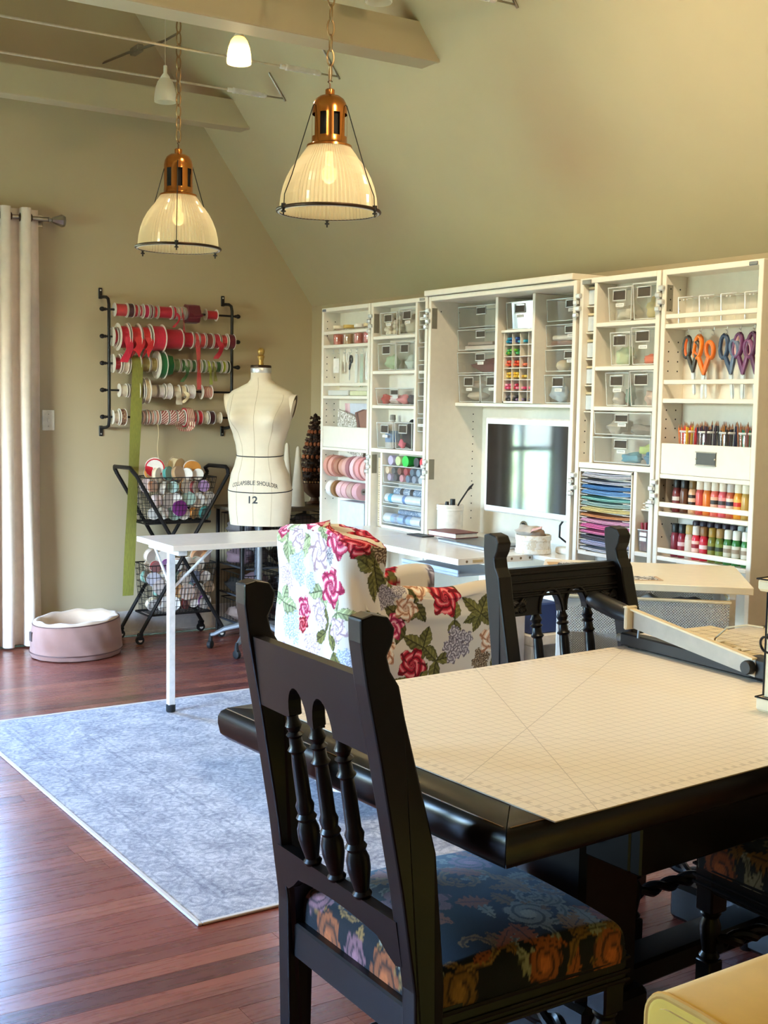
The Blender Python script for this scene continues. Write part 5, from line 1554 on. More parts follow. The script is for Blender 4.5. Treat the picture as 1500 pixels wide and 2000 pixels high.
for i, (x, z, c_, nm) in enumerate(((.2, .548, (214, 208, 206), 'white'), (.40, .548, (150, 136, 128), 'taupe'), (.2, .343, (222, 216, 212), 'off white'))):
    lump('packet', '%s packet in the %s mesh drawer of the cart' % (nm, 'middle' if z > .5 else 'bottom'), 'packet', cw(x, .12, z), (.1, .07, .05), c_, 90 + i, rough=.5)
o = obj('blue_fabric_bin', MB().box(2.955, 3.60, .572, 3.09, 3.75, .69, .006), fabric('blue fabric', (32, 64, 134)), None, smooth=0); tag(o, 'deep blue fabric bin under the desk seen through the chair arches', 'bin')
o = obj('white_carton', MB().box(2.83, 3.60, .0, 2.925, 3.9, .665, .004), cm((214, 210, 214)), None, smooth=0); tag(o, 'white carton under the desk seen through the chair back', 'carton')
o = obj('white_stool', MB().box(2.94, 3.58, .53, 3.11, 3.78, .5715, .004).box(2.94, 3.58, 0, 2.96, 3.78, .53).box(3.09, 3.58, 0, 3.11, 3.78, .53).box(2.96, 3.76, 0, 3.09, 3.78, .53).box(2.96, 3.6, .3, 3.09, 3.76, .42), 'white_metal', None, smooth=0); tag(o, 'low white shelf stand holding the blue bin', 'stand')
t = thing('boxed_binder', 'white binder with a red spine beside the right cabinet door', 'binder', (3.54, 2.80, 0), 0, None, True)
obj('stand', MB().box(3.50, 2.70, 0, 3.66, 2.92, .66, .004), cm((200, 184, 150)), t, smooth=0)
obj('binder', MB().box(3.51, 2.71, .661, 3.63, 2.74, .87, .003), cm((206, 206, 204)), t, smooth=0)
obj('spine', MB().box(3.51, 2.75, .661, 3.63, 2.78, .86, .003), cm((176, 40, 60)), t, smooth=0)

# ------------------------------------------------------------------ floral slipcovered chair at the desk
def floral(co):
    """print laid out in cloth coordinates: p along the wrap of the cloth, q up"""
    x, y, z = co[:, 0], co[:, 1], co[:, 2]
    n = len(x)
    base = np.tile(np.array(lin(226, 218, 204)[:3]), (n, 1))
    return base
def floral_paint(o, P, Q, motifs):
    n = len(P)
    base = np.tile(np.array(lin(222, 212, 198)[:3]), (n, 1))
    rs = np.random.RandomState(4)
    def over(m, rgb, k=1.0):
        base[m] = base[m] * (1 - k) + np.array(lin(*rgb)[:3]) * k
    def leaf(cx, cy, L, W, ang, rgb):
        dx, dy = P - cx, Q - cy
        a_, b_ = dx * math.cos(ang) + dy * math.sin(ang), -dx * math.sin(ang) + dy * math.cos(ang)
        s_ = a_ / L
        wd = W * np.sin(np.clip(s_, 0, 1) ** .8 * PI) * (1 + .06 * np.sin(s_ * 30))
        m = (s_ > 0) & (s_ < 1) & (np.abs(b_) < wd)
        over(m, rgb)
        over(m & (b_ > 0) & (np.sin(s_ * 30 - np.abs(b_) / W * 6) > .2), tuple(int(c * .72) for c in rgb))
        over(m & (b_ <= 0) & (np.sin(s_ * 30 - np.abs(b_) / W * 6) > .5), tuple(min(255, int(c * 1.25)) for c in rgb))
        over(m & (np.abs(b_) < W * .08), tuple(int(c * .5) for c in rgb))
        over(m & (np.abs(b_) > wd * .9), tuple(int(c * .7) for c in rgb))
    def rose(cx, cy, r, pal, ph):
        dx, dy = P - cx, (Q - cy) * 1.0
        th, rad = np.arctan2(dy, dx), np.hypot(dx, dy)
        edge = r * (.84 + .13 * np.sin(5 * th + ph) + .05 * np.sin(11 * th + 2 * ph))
        m = rad < edge
        q = rad / r
        swirl = np.sin(q * 15 + th * 2 + ph + .8 * np.sin(3 * th + ph))
        over(m, pal[1])
        over(m & (swirl > .15), pal[2])
        over(m & (swirl > .7), pal[3])
        over(m & (swirl < -.78), pal[0])
        over(m & (np.sin(5 * th + ph + q * 3) < -.86) & (q > .35), pal[0])
        over(m & (q < .24), pal[0], .8)
        over(m & (q < .2) & (np.sin(q * 60 + th * 3) > .1), pal[2])
        over(m & (rad > edge * .96), pal[0], .6)
    pals = {'red': ((112, 14, 28), (182, 30, 50), (208, 62, 78), (236, 138, 140)), 'pink': ((150, 34, 70), (206, 70, 108), (228, 122, 150), (246, 190, 200)),
            'peach': ((176, 122, 92), (230, 192, 160), (240, 214, 188), (248, 236, 220)), 'grey': ((104, 94, 104), (160, 150, 158), (190, 182, 186), (224, 218, 220)),
            'blue': ((150, 160, 186), (190, 198, 216), (206, 213, 228), (232, 235, 242)), 'white': ((170, 140, 150), (228, 206, 208), (240, 226, 224), (250, 246, 242)), 'brown': ((70, 52, 40), (126, 100, 76), (160, 136, 106), (206, 186, 156))}
    for m in motifs:
        if m[0] == 'leaf': leaf(*m[1:])
    for m in motifs:
        if m[0] == 'cluster':
            _, cx, cy, r, pal = m
            rr = random.Random(int(cx * 1000) + int(cy * 777))
            for k in range(9):
                a_ = k * 2.4; d_ = r * .75 * math.sqrt((k + .3) / 9)
                rose(cx + d_ * math.cos(a_), cy + d_ * math.sin(a_), r * .36, pals[pal], rr.uniform(0, 6))
    for m in motifs:
        if m[0] == 'rose': rose(m[1], m[2], m[3], pals[m[4]], m[1] * 31)
    a = o.data.color_attributes.new('Col', 'FLOAT_COLOR', 'POINT')
    col = np.ones((n, 4)); col[:, :3] = base
    a.data.foreach_set('color', col.ravel())
GRN, OLV, PLG = (112, 108, 58), (96, 92, 50), (164, 172, 128)
BX0, BX1, BY0, BY1 = 2.055, 2.235, 3.49, 4.01
fl = thing('slipcovered_chair', 'desk chair under a white slipcover printed with red roses and leaves', 'chair', (2.4, 3.75, 0), 0, None, True)
# back of the cover: a soft wrapped box whose top slumps; starts at the far side, wraps the -x face, then the near side
def wrap_ring(n):
    """outline of the back in plan, corner radius .05; returns points and arc lengths"""
    r_ = .05
    seq = []
    def arc(cx, cy, a0, a1):
        for k in range(9):
            a_ = a0 + (a1 - a0) * k / 8
            seq.append((cx + r_ * math.cos(a_), cy + r_ * math.sin(a_)))
    seq.append(((BX0 + BX1) / 2, BY1))
    arc(BX0 + r_, BY1 - r_, PI / 2, PI)
    arc(BX0 + r_, BY0 + r_, PI, 1.5 * PI)
    arc(BX1 - r_, BY0 + r_, 1.5 * PI, 2 * PI)
    arc(BX1 - r_, BY1 - r_, 0, PI / 2)
    seq.append(((BX0 + BX1) / 2, BY1))
    acc = [0]
    for p, q in zip(seq, seq[1:]): acc.append(acc[-1] + math.hypot(q[0] - p[0], q[1] - p[1]))
    out = []
    for i in range(n):
        d_ = acc[-1] * i / n
        k = max(j for j in range(len(acc) - 1) if acc[j] <= d_)
        f = (d_ - acc[k]) / (acc[k + 1] - acc[k])
        out.append((seq[k][0] + (seq[k + 1][0] - seq[k][0]) * f, seq[k][1] + (seq[k + 1][1] - seq[k][1]) * f, d_))
    return out
NU, NV = 480, 340
ring = wrap_ring(NU)
vs, P_, Q_ = [], [], []
cx_, cy_ = (BX0 + BX1) / 2, (BY0 + BY1) / 2
def top_at(x, y):
    s_ = (y - BY0) / (BY1 - BY0)
    return .965 + .055 * math.sin(PI * min(1, max(0, .25 + s_ * .62))) - .05 * max(0, .25 - s_) - .03 * max(0, (x - cx_) / .1) * (1 - s_)
for j in range(NV):
    v = j / (NV - 1)
    for i, (x, y, d_) in enumerate(ring):
        tz = top_at(x, y)
        if v < .78:
            h = .12 + (tz - .03 - .12) * (v / .78); k = 1.0; q = h
        else:
            a_ = (v - .78) / .22
            k = math.cos(min(1, a_ / .35) * PI / 2) * .12 + .88 if a_ < .35 else .88 * (1 - (a_ - .35) / .65)
            h = tz - .03 + .03 * math.sin(min(1, a_ / .35) * PI / 2) + .012 * max(0, a_ - .35)
            q = tz - .03 + .16 * a_
        lowf = max(0, min(1, (.95 - h) / .8))
        wr = (.010 * math.sin(d_ * 26 + 2.0 * math.sin(h * 7)) * lowf ** 1.5 + .004 * math.sin(d_ * 60 + h * 14) + .006 * math.sin(h * 21 + d_ * 9) * (1 - lowf)) * (1 if v < .8 else .3)
        flare = 1 + .05 * lowf
        dx, dy = x - cx_, y - cy_
        L = math.hypot(dx, dy)
        vs.append((cx_ + dx * k * flare + dx / L * wr, cy_ + dy * k * flare + dy / L * wr, h + (.006 * math.sin(x * 60) * math.sin(y * 30) if v > .85 else 0)))
        # cloth coordinates: q keeps growing over the top so that the print runs on
        P_.append(y if v > .8 else (BY1 - d_ + .09)); Q_.append(q if v <= .8 else q + (x - BX0) * .5)
fs = []
for j in range(NV - 1):
    for i in range(NU):
        k = (i + 1) % NU
        fs.append((j * NU + i, j * NU + k, (j + 1) * NU + k, (j + 1) * NU + i))
mb = MB(); mb.v, mb.f, mb.m = vs, fs, [0] * len(fs)
o = obj('back_cover', mb, 'floral', fl, smooth=80)
# motifs on the back: P is y on the -x face (3.49 … 4.01); the near side runs on below 3.49 (P = 3.49 - (x - 2.055))
mot = [('rose', 3.69, .93, .075, 'white'), ('rose', 3.56, 1.0, .085, 'pink'), ('rose', 3.60, .82, .075, 'pink'), ('rose', 3.79, .72, .05, 'pink'), ('rose', 3.80, .66, .035, 'red'), ('cluster', 3.83, .86, .07, 'blue'), ('cluster', 3.87, .64, .07, 'blue'),
       ('cluster', 3.72, .6, .06, 'white'), ('rose', 3.96, 1.0, .05, 'pink'), ('cluster', 3.66, .7, .04, 'white'), ('rose', 3.48, .98, .06, 'red'), ('cluster', 3.36, .95, .08, 'brown'), ('cluster', 3.34, .80, .06, 'grey'),
       ('cluster', 3.92, .82, .05, 'white'), ('cluster', 3.74, .82, .04, 'blue'), ('rose', 3.68, .73, .045, 'white'), ('rose', 3.92, .53, .05, 'white'), ('rose', 3.56, .68, .05, 'white'), ('cluster', 3.62, .93, .04, 'grey'), ('rose', 3.84, .97, .05, 'white'), ('rose', 3.74, 1.09, .09, 'pink'), ('rose', 3.9, 1.1, .06, 'white'), ('rose', 3.58, 1.1, .07, 'red'), ('cluster', 3.5, .58, .06, 'blue'), ('cluster', 3.62, .42, .09, 'blue'), ('rose', 3.8, .45, .08, 'pink'), ('cluster', 3.9, .4, .08, 'white')]
rr = random.Random(2)
for cx, cy, n_, col_ in ((3.92, .95, 5, PLG), (3.95, .72, 5, PLG), (3.56, .74, 4, PLG), (3.66, .80, 3, PLG), (3.76, .98, 3, PLG), (3.63, .66, 3, GRN), (3.58, .60, 3, GRN), (3.42, .88, 6, GRN), (3.45, .93, 3, OLV), (3.38, .72, 4, GRN), (3.82, 1.05, 4, PLG), (3.66, 1.05, 3, PLG)):
    for k in range(n_):
        mot.append(('leaf', cx, cy, rr.uniform(.075, .115), rr.uniform(.019, .03), rr.uniform(0, 6.28), col_))
floral_paint(o, np.array(P_), np.array(Q_), mot)
# near side panel with its arm, one sheet from the floor up over the arm and down inside
def arm_sheet(name, ya, sgn, nu, nv, motifs):
    x0, x1, zt_ = 2.14, 2.735, .805
    vs, P_, Q_ = [], [], []
    for j in range(nv):
        v = j / (nv - 1)
        for i in range(nu):
            u = i / (nu - 1)
            x = x0 + (x1 - x0) * u
            sl = .18 * math.exp(-((x - 2.14) / .075) ** 2) if sgn < 0 else .05 * math.exp(-((x - 2.14) / .07) ** 2)
            tz = zt_ + sl + .008 * math.sin(x * 17)
            if v < .72:
                z = .14 + (tz - .035 - .14) * v / .72; off = 0; q = z
            elif v < .9:
                a_ = (v - .72) / .18 * PI
                z = tz - .035 + .035 * math.sin(a_); off = .045 * (1 - math.cos(a_)); q = tz - .035 + .07 * a_ / PI
            else:
                z = tz - .035 - .22 * (v - .9) / .1; off = .09; q = tz + (v - .9)
            w = .007 * math.sin(x * 18 + z * 12) + .008 * math.sin((x * .9 + z) * 15) * max(0, min(1, (.8 - z) / .2)) + .004 * math.exp(-((z - (.70 + .25 * (x - 2.5) ** 2)) / .02) ** 2) * (x < 2.75)
            if .72 <= v: w *= .3
            bulge = .02 * math.sin(PI * u) * math.sin(PI * min(1, max(0, (z - .14) / .65)))
            ce = .03 * (max(0, (u - .93) / .07)) ** 2
            vs.append((x, ya + sgn * (w + bulge - ce - off), z))
            P_.append(x); Q_.append(q)
    fs = [(j * nu + i, j * nu + i + 1, (j + 1) * nu + i + 1, (j + 1) * nu + i) for j in range(nv - 1) for i in range(nu - 1)]
    mb = MB()
    mb.v, mb.f, mb.m = vs, fs, [0] * len(fs)
    o = obj(name, mb, 'floral', fl, smooth=80)
    floral_paint(o, np.array(P_), np.array(Q_), motifs)
    return o
side = [('rose', 2.465, .765, .072, 'red'), ('rose', 2.246, .682, .052, 'pink'), ('rose', 2.365, .818, .055, 'peach'), ('rose', 2.30, .742, .05, 'peach'), ('cluster', 2.215, .785, .05, 'grey'), ('cluster', 2.28, .81, .035, 'grey'), ('rose', 2.67, .60, .06, 'peach'),
        ('cluster', 2.51, .60, .075, 'grey'), ('rose', 2.32, .545, .065, 'red'), ('rose', 2.20, .60, .06, 'peach'), ('rose', 2.60, .42, .07, 'pink'), ('rose', 2.42, .40, .06, 'red'), ('cluster', 2.25, .38, .07, 'grey'), ('rose', 2.78, .75, .05, 'red'), ('cluster', 2.62, .53, .05, 'brown'),
        ('cluster', 2.66, .84, .03, 'grey'), ('rose', 2.78, .4, .06, 'peach')]
for cx, cy, n_, col_, a0 in ((2.62, .70, 6, GRN, .3), (2.53, .81, 2, OLV, .9), (2.37, .60, 4, GRN, 1.2), (2.42, .55, 3, GRN, .4), (2.29, .70, 3, OLV, .4), (2.33, .76, 3, OLV, -.8), (2.50, .69, 2, GRN, -1.5), (2.18, .68, 3, GRN, 2.0), (2.24, .84, 3, GRN, .6), (2.17, .90, 4, GRN, 1.5), (2.71, .47, 4, GRN, .2), (2.33, .47, 3, GRN, 3.0), (2.78, .66, 3, GRN, 1.0), (2.70, .33, 4, GRN, .5)):
    for k in range(n_):
        side.append(('leaf', cx, cy, rr.uniform(.07, .105), rr.uniform(.019, .03), a0 + k * 6.28 / n_ + rr.uniform(-.3, .3), col_))
arm_sheet('side_cover', 3.485, -1, 380, 330, side)
arm_sheet('side_cover', 4.06, 1, 120, 100, [(k[0], k[1] + .08, *k[2:]) if k[0] != 'leaf' else k for k in side])
o = obj('seat_cover', MB().box(2.2, 3.58, .40, 2.82, 3.97, .52, .03), 'floral', fl, smooth=0)
paint(o, floral)
obj('base', MB().box(2.3, 3.62, .16, 2.74, 3.93, .40, .02), 'black_plastic', fl, smooth=0)
for x, y in ((2.3, 3.64), (2.74, 3.64), (2.3, 3.92), (2.74, 3.92)):
    obj('leg', MB().cyl((x, y, .0095), .016, .16, 10), 'black_metal', fl)

# ------------------------------------------------------------------ ribbon rack on the far wall
RY = 6.985
rackt = thing('ribbon_rack', 'black iron wall rack with five rods full of ribbon spools', 'rack', (2.88, YF, 1.66), 0, None, True)
RZ = [1.969, 1.811, 1.654, 1.497, 1.339]
for x in (2.484, 3.276):
    mb = MB().tube([(x - .012, YF - .008, 2.045), (x - .006, YF - .03, 2.046), (x - .002, RY + .04, 2.042), (x, RY + .012, 2.03), (x, RY, 2.0), (x, RY, 1.8), (x, RY, 1.5), (x, RY, 1.32), (x, RY + .012, 1.287), (x - .002, RY + .04, 1.277), (x - .006, YF - .03, 1.273), (x - .012, YF - .008, 1.274)], .0095, 10)
    obj('side_post', mb, 'black_metal', rackt)
    for z, zz_ in ((2.035, 2.10), (1.222, 1.285)):
        br = obj('bracket', MB().box(x - .025, YF - .009, z, x - .001, YF - .001, zz_, .003), 'black_metal', rackt, smooth=0)
        obj('screw', MB().lathe([(.005, -.0105), (.005, -.009)], 8, 'y', (x - .013, YF, zz_ - .014 if z > 1.5 else z + .014)), 'chrome', br)
for z in RZ:
    mb = MB().cyl((2.455, RY, z), .0065, .85, 10, 'x')
    for x, sg in ((2.455, -1), (3.305, 1)):
        mb.ball((x + sg * .012, RY, z), .0135, 10, 8, (1.25, 1, 1)).ball((x - sg * .006, RY, z), .0095, 8, 6)
    obj('rod', mb, 'black_metal', rackt, smooth=60)
SP=[(0,2.517,2.585,0.045,0.036,'coral',0.0),(0,2.592,2.626,0.044,0.04,'maroon',0.0),(0,2.633,2.652,0.041,0.035,'red',0.0),(0,2.662,2.68,0.04,0.032,'rose',0.0),(0,2.692,2.72,0.049,0.037,'magenta',0.0),(0,2.731,2.744,0.043,0.04,'wine',0.0),(0,2.755,2.774,0.04,0.034,'red',0.0),(0,2.784,2.867,0.047,0.034,'crimson',0.0),(0,2.877,2.894,0.043,0.038,'crimson',0.09),(0,2.905,2.914,0.042,0.031,'cream',0.0),(0,2.925,2.934,0.042,0.036,'coral',0.12),(0,2.945,2.954,0.043,0.037,'grey',0.0),(0,2.965,3.045,0.037,0.057,'wine',0.03),(0,3.096,3.168,0.043,0.026,'red',0.0),(1,2.504,2.524,0.068,0.042,'red',0.0),(1,2.535,2.587,0.082,0.064,'pinkred',0.15),(1,2.598,2.659,0.085,0.064,'scarlet',0.1),(1,2.67,2.718,0.078,0.064,'scarlet',0.1),(1,2.733,2.812,0.086,0.073,'pinkred',0.0),(1,2.822,2.928,0.074,0.059,'crimson',0.0),(1,2.939,2.999,0.06,0.045,'crimson',0.0),(1,3.01,3.037,0.055,0.044,'coral',0.3),(1,3.047,3.08,0.05,0.043,'coral',0.0),(1,3.091,3.13,0.052,0.044,'rust',0.0),(1,3.141,3.178,0.052,0.043,'crimson',0.11),(1,3.191,3.228,0.049,0.038,'coral',0.0),(1,3.239,3.281,0.053,0.046,'wine',0.0),(2,2.505,2.543,0.071,0.036,'red',0.0),(2,2.554,2.588,0.067,0.049,'cream',0.0),(2,2.599,2.662,0.068,0.055,'olive',0.82),(2,2.672,2.722,0.056,0.043,'gold',0.0),(2,2.733,2.769,0.049,0.041,'gold',0.0),(2,2.779,2.821,0.085,0.075,'green',0.0),(2,2.832,2.869,0.05,0.061,'green',0.0),(2,2.879,2.916,0.046,0.039,'sage',0.0),(2,2.928,2.952,0.045,0.036,'forest',0.1),(2,2.962,2.985,0.044,0.037,'sage',0.0),(2,2.996,3.022,0.041,0.035,'forest',0.0),(2,3.033,3.053,0.041,0.035,'lime',0.0),(2,3.064,3.086,0.042,0.038,'sage',0.0),(2,3.097,3.117,0.042,0.035,'lime',0.11),(2,3.128,3.149,0.04,0.032,'olive',0.09),(2,3.16,3.19,0.037,0.032,'forest',0.0),(2,3.201,3.221,0.039,0.036,'lime',0.0),(2,3.232,3.25,0.039,0.037,'moss',0.0),(3,2.544,2.584,0.044,0.035,'cream',0.0),(3,2.598,2.641,0.045,0.037,'white',0.0),(3,2.651,2.677,0.077,0.055,'brown',0.0),(3,2.687,2.718,0.08,0.066,'ivory',0.0),(3,2.73,2.77,0.042,0.036,'cream',0.0),(3,2.785,2.818,0.043,0.037,'white',0.0),(3,2.828,2.866,0.052,0.045,'white',0.0),(3,2.877,2.919,0.05,0.031,'cream',0.08),(3,2.93,2.958,0.041,0.035,'ivory',0.07),(3,2.969,3.016,0.044,0.041,'white',0.0),(3,3.07,3.132,0.051,0.035,'stripe',0.0),(4,2.502,2.534,0.053,0.03,'cream',0.0),(4,2.544,2.577,0.051,0.046,'plaid',0.0),(4,2.642,2.671,0.045,0.04,'stripe',0.0),(4,2.681,2.695,0.044,0.039,'stripe',0.0),(4,2.705,2.722,0.047,0.042,'stripe',0.0),(4,2.734,2.751,0.044,0.039,'stripe',0.0),(4,2.761,2.781,0.046,0.041,'stripe',0.0),(4,2.794,2.841,0.045,0.041,'twine',0.0),(4,2.853,2.894,0.044,0.044,'twine',0.0),(4,2.905,2.944,0.043,0.044,'twine',0.0),(4,2.955,3.002,0.05,0.06,'stripe',0.0),(4,3.013,3.026,0.048,0.038,'pinkred',0.0),(4,3.037,3.064,0.047,0.044,'red',0.0),(4,3.076,3.104,0.04,0.035,'cream',0.0),(4,3.115,3.149,0.042,0.039,'maroon',0.0),(4,3.162,3.198,0.039,0.029,'cream',0.0)]
RC = {'coral': (196, 58, 62), 'maroon': (66, 24, 32), 'red': (176, 24, 40), 'rose': (178, 66, 74), 'magenta': (190, 22, 74), 'wine': (104, 18, 36), 'crimson': (178, 18, 46), 'cream': (226, 212, 188), 'grey': (150, 140, 130), 'pinkred': (206, 26, 62), 'scarlet': (208, 30, 40), 'rust': (132, 52, 44),
      'olive': (130, 128, 52), 'gold': (140, 120, 66), 'green': (14, 104, 48), 'sage': (110, 126, 84), 'forest': (50, 88, 40), 'lime': (150, 158, 48), 'moss': (72, 76, 46), 'white': (232, 224, 222), 'brown': (96, 66, 48), 'ivory': (238, 218, 180), 'stripe': None, 'plaid': None, 'twine': None}
satin = {}
def ribbon_mat(k):
    if k not in satin:
        if k == 'stripe': satin[k] = stripes('striped red white ribbon', (160, 36, 42), (216, 190, 168), .011, 0, .38)
        elif k == 'plaid': satin[k] = mottled('plaid brown ribbon', [(120, 70, 60), (170, 140, 110), (110, 40, 44)], 90)
        elif k == 'twine': satin[k] = stripes('twisted red white twine', (150, 34, 44), (226, 204, 190), .012, 2, .45, .7)
        else:
            t = NT('satin ribbon ' + k); c_ = lin(*RC[k])
            t.set(Base_Color=t.ramp(t.noise(t.coord('Object', (60, 6, 6)), 6, 3), [(.3, tuple(v * .8 for v in c_[:3])), (.7, tuple(min(1, v * 1.15) for v in c_[:3]))]), Roughness=.42)
            t.p.inputs['Sheen Weight'].default_value = .2
            satin[k] = t.m
    return satin[k]
sheer = {}
def sheer_mat(k):
    if k not in sheer:
        t = NT('sheer ribbon ' + k)
        tr, mx = t.n('BsdfTransparent'), t.n('MixShader')
        mx.inputs[0].default_value = .55
        t.set(Base_Color=lin(*RC[k]), Roughness=.6)
        t.l(tr.outputs[0], mx.inputs[1]); t.l(t.p.outputs[0], mx.inputs[2]); t.l(mx.outputs[0], t.out.inputs['Surface'])
        sheer[k] = t.m
    return sheer[k]
FL = cm((232, 224, 214), .6)
cnt = [0] * 5
cname = {'pinkred': 'bright red', 'stripe': 'red striped', 'twine': 'red twine', 'plaid': 'brown plaid'}
for (r_, xa, xb, rf, rr_, cc, tl) in SP:
    i = cnt[r_]; cnt[r_] += 1
    w = max(.009, xb - xa)
    rf = rr_ + (rf - rr_) * .6 if rf > rr_ * 1.12 and rf < .075 else rf
    t = thing('ribbon_spool', '%s ribbon spool, %s from left on %s rack rod' % (cname.get(cc, cc), ORD[i], ('top', 'second', 'third', 'fourth', 'bottom')[r_]), 'ribbon spool', (xa, RY, RZ[r_]), 0, 'ribbon spools on the wall rack')
    obj('flange', MB().lathe([(.0075, 0), (rf, 0), (rf, .0015), (.0075, .0015)], 22, 'x'), FL, t)
    obj('flange', MB().lathe([(.0075, w), (rf, w), (rf, w + .0015), (.0075, w + .0015)], 22, 'x'), FL, t)
    rb = min(rr_, rf * .93) if rr_ < rf else rr_
    oval = (lambda k: 1 + .06 * math.sin(k * 1.7)) if rr_ > rf else None
    obj('ribbon_roll', MB().lathe([(.0075, .002), (rb, .0022), (rb * 1.01, w * .5), (rb, w - .0006), (.0075, w - .0004)], 24, 'x', rad=oval), ribbon_mat(cc), t)
    if tl > 0:
        W_ = min(w * .9, .062)
        xm = w * .12
        n = max(8, int(tl * 26))
        is_olive, is_sheer = cc == 'olive' and tl > .6, cc in ('coral', 'lime', 'cream', 'olive') and not (cc == 'olive' and tl > .6)
        if is_olive: tl, n = 1.385, 40; W_ = .066
        mb = MB()
        vs = []
        for k in range(n + 1):
            f = k / n
            z = -tl * f
            yy = -rb - .003 - .012 * math.sin(f * 3) * (1 - f) + (.022 * f if tl > .3 else 0)
            sh = -.055 * f if is_olive else (.02 * math.sin(f * 4) if not is_sheer else .012 * f)
            if cc == 'scarlet' and k == n:           # swallow tail end
                vs += [(xm + sh, yy, z - .03), (xm + sh + W_ / 2, yy, z + .04), (xm + sh + W_, yy, z - .02)]
            else:
                cu = .006 * math.sin(f * 9)
                vs += [(xm + sh, yy + cu, z), (xm + sh + W_ / 2, yy - .002, z), (xm + sh + W_, yy - cu, z)]
        fs = []
        for k in range(n):
            for q in (0, 1):
                fs.append((k * 3 + q, k * 3 + q + 1, k * 3 + q + 4, k * 3 + q + 3))
        nv = len(vs)
        mb.add(vs + [(x, y + .0009, z) for x, y, z in vs], fs + [tuple(i_ + nv for i_ in reversed(f)) for f in fs])
        obj('hanging_tail', mb, sheer_mat(cc) if is_sheer else ribbon_mat(cc), t, smooth=70)
# twine hanging from the bottom rod, and a loosened striped coil
o = obj('hanging_twine', MB().tube([(2.765, RY - .05, 1.30)] + [(2.77 + .004 * math.sin(k), RY - .05, 1.29 - .028 * k) for k in range(14)], .0022, 5), cm((214, 190, 150)), None); tag(o, 'thin twine end hanging from the bottom rod into the wire cart', 'twine')
mb = MB()
for q in range(3):
    mb.tube([(2.93 + q * .012 + .05 * math.cos(a_), RY - .052 - q * .004, 1.315 + .055 * math.sin(a_)) for a_ in [PI * 1.0 + PI * 1.0 * k / 12 for k in range(13)]], .007, 6, sq=.35)
o = obj('striped_ribbon_loop', mb, ribbon_mat('stripe'), None); tag(o, 'loosened striped ribbon loop drooping below the bottom rod', 'ribbon')

# ------------------------------------------------------------------ light switch, curtain and its rod
t = thing('light_switch', 'white light switch plate on the far wall beside the curtain', 'light switch', (2.155, YF - .0005, 1.315), 0)
obj('plate', MB().box(-.036, -.006, -.06, .036, 0, .06, .003), 'ivory_plastic', t, smooth=0)
obj('toggle', MB().box(-.008, -.013, -.012, .008, -.005, .012, .002), 'ivory_plastic', t, smooth=0)
mb = MB()
for z in (-.035, .035): mb.ball((0, -.006, z), .003, 8, 5)
obj('screw', mb, 'nickel', t)
CY = YF - .10
t = thing('curtain_rod', 'brushed nickel curtain rod with a faceted finial high on the far wall', 'curtain rod', (1.2, CY, 2.455), 0, None, True)
obj('rod', MB().cyl((.1, CY, 2.455), .0125, 2.03, 14, 'x'), 'nickel', t)
mb = MB().lathe([(.008, 0), (.015, .004), (.015, .012), (.009, .016), (.009, .022), (.016, .026), (.016, .03), (.018, .034), (.034, .075), (.036, .082), (.03, .098), (.0, .104)], 8, 'x', (2.13, CY, 2.455))
obj('finial', mb, 'nickel', t, smooth=15)
obj('wall_bracket', MB().box(2.105, CY, 2.445, 2.117, YF, 2.465, .002).box(2.09, YF - .008, 2.42, 2.13, YF - .001, 2.49, .002), 'nickel', t, smooth=0)
def curtain(label, xa, xb, nf, ph=0.0):
    t = thing('curtain', label, 'curtain', ((xa + xb) / 2, CY, 0), 0, None, True)
    nu, nv = 26 * nf, 40
    def sh(u, v):
        x = xa + (xb - xa) * u
        a_ = u * nf * 2 * PI + ph
        am = .045 - .008 * v
        sway = .008 * math.sin(v * 5 + u * 9)
        return (x + .010 * math.sin(2 * a_) + sway * (1 - v), CY + am * math.cos(a_) + .006 * math.sin(7 * v + a_), .012 + 2.495 * v)
    mb = MB().grid(sh, nu, nv)
    nb = len(mb.v)
    mb.v += [(x, y + .0025, z) for x, y, z in mb.v]
    mb.f += [tuple(i + nb for i in reversed(f)) for f in mb.f] + [(i, i + 1, i + 1 + nb, i + nb) for i in range((nv - 1) * nu, nv * nu - 1)]
    mb.m = [0] * len(mb.f)
    obj('panel', mb, 'curtain', t, smooth=80)
    for k in range(nf * 2):
        u = (k + .5) / (nf * 2) - ph / (2 * PI) / nf
        if u <= 0 or u >= 1: continue
        x = xa + (xb - xa) * u
        m = MB(Matrix.Translation((x, CY, 2.455)) @ Matrix.Rotation((1 if k % 2 else -1) * .25, 4, 'Z'))
        m.tube([(0, .021 * math.cos(a_), .021 * math.sin(a_)) for a_ in [2 * PI * q / 16 for q in range(16)]], .0045, 6, True)
        obj('grommet', m, 'bronze', t)
    return t
curtain('cream linen curtain with bronze grommets hanging at the left edge', 1.62, 2.075, 4, .9)
curtain('far cream linen curtain at the other side of the garden door', .55, 1.25, 5)

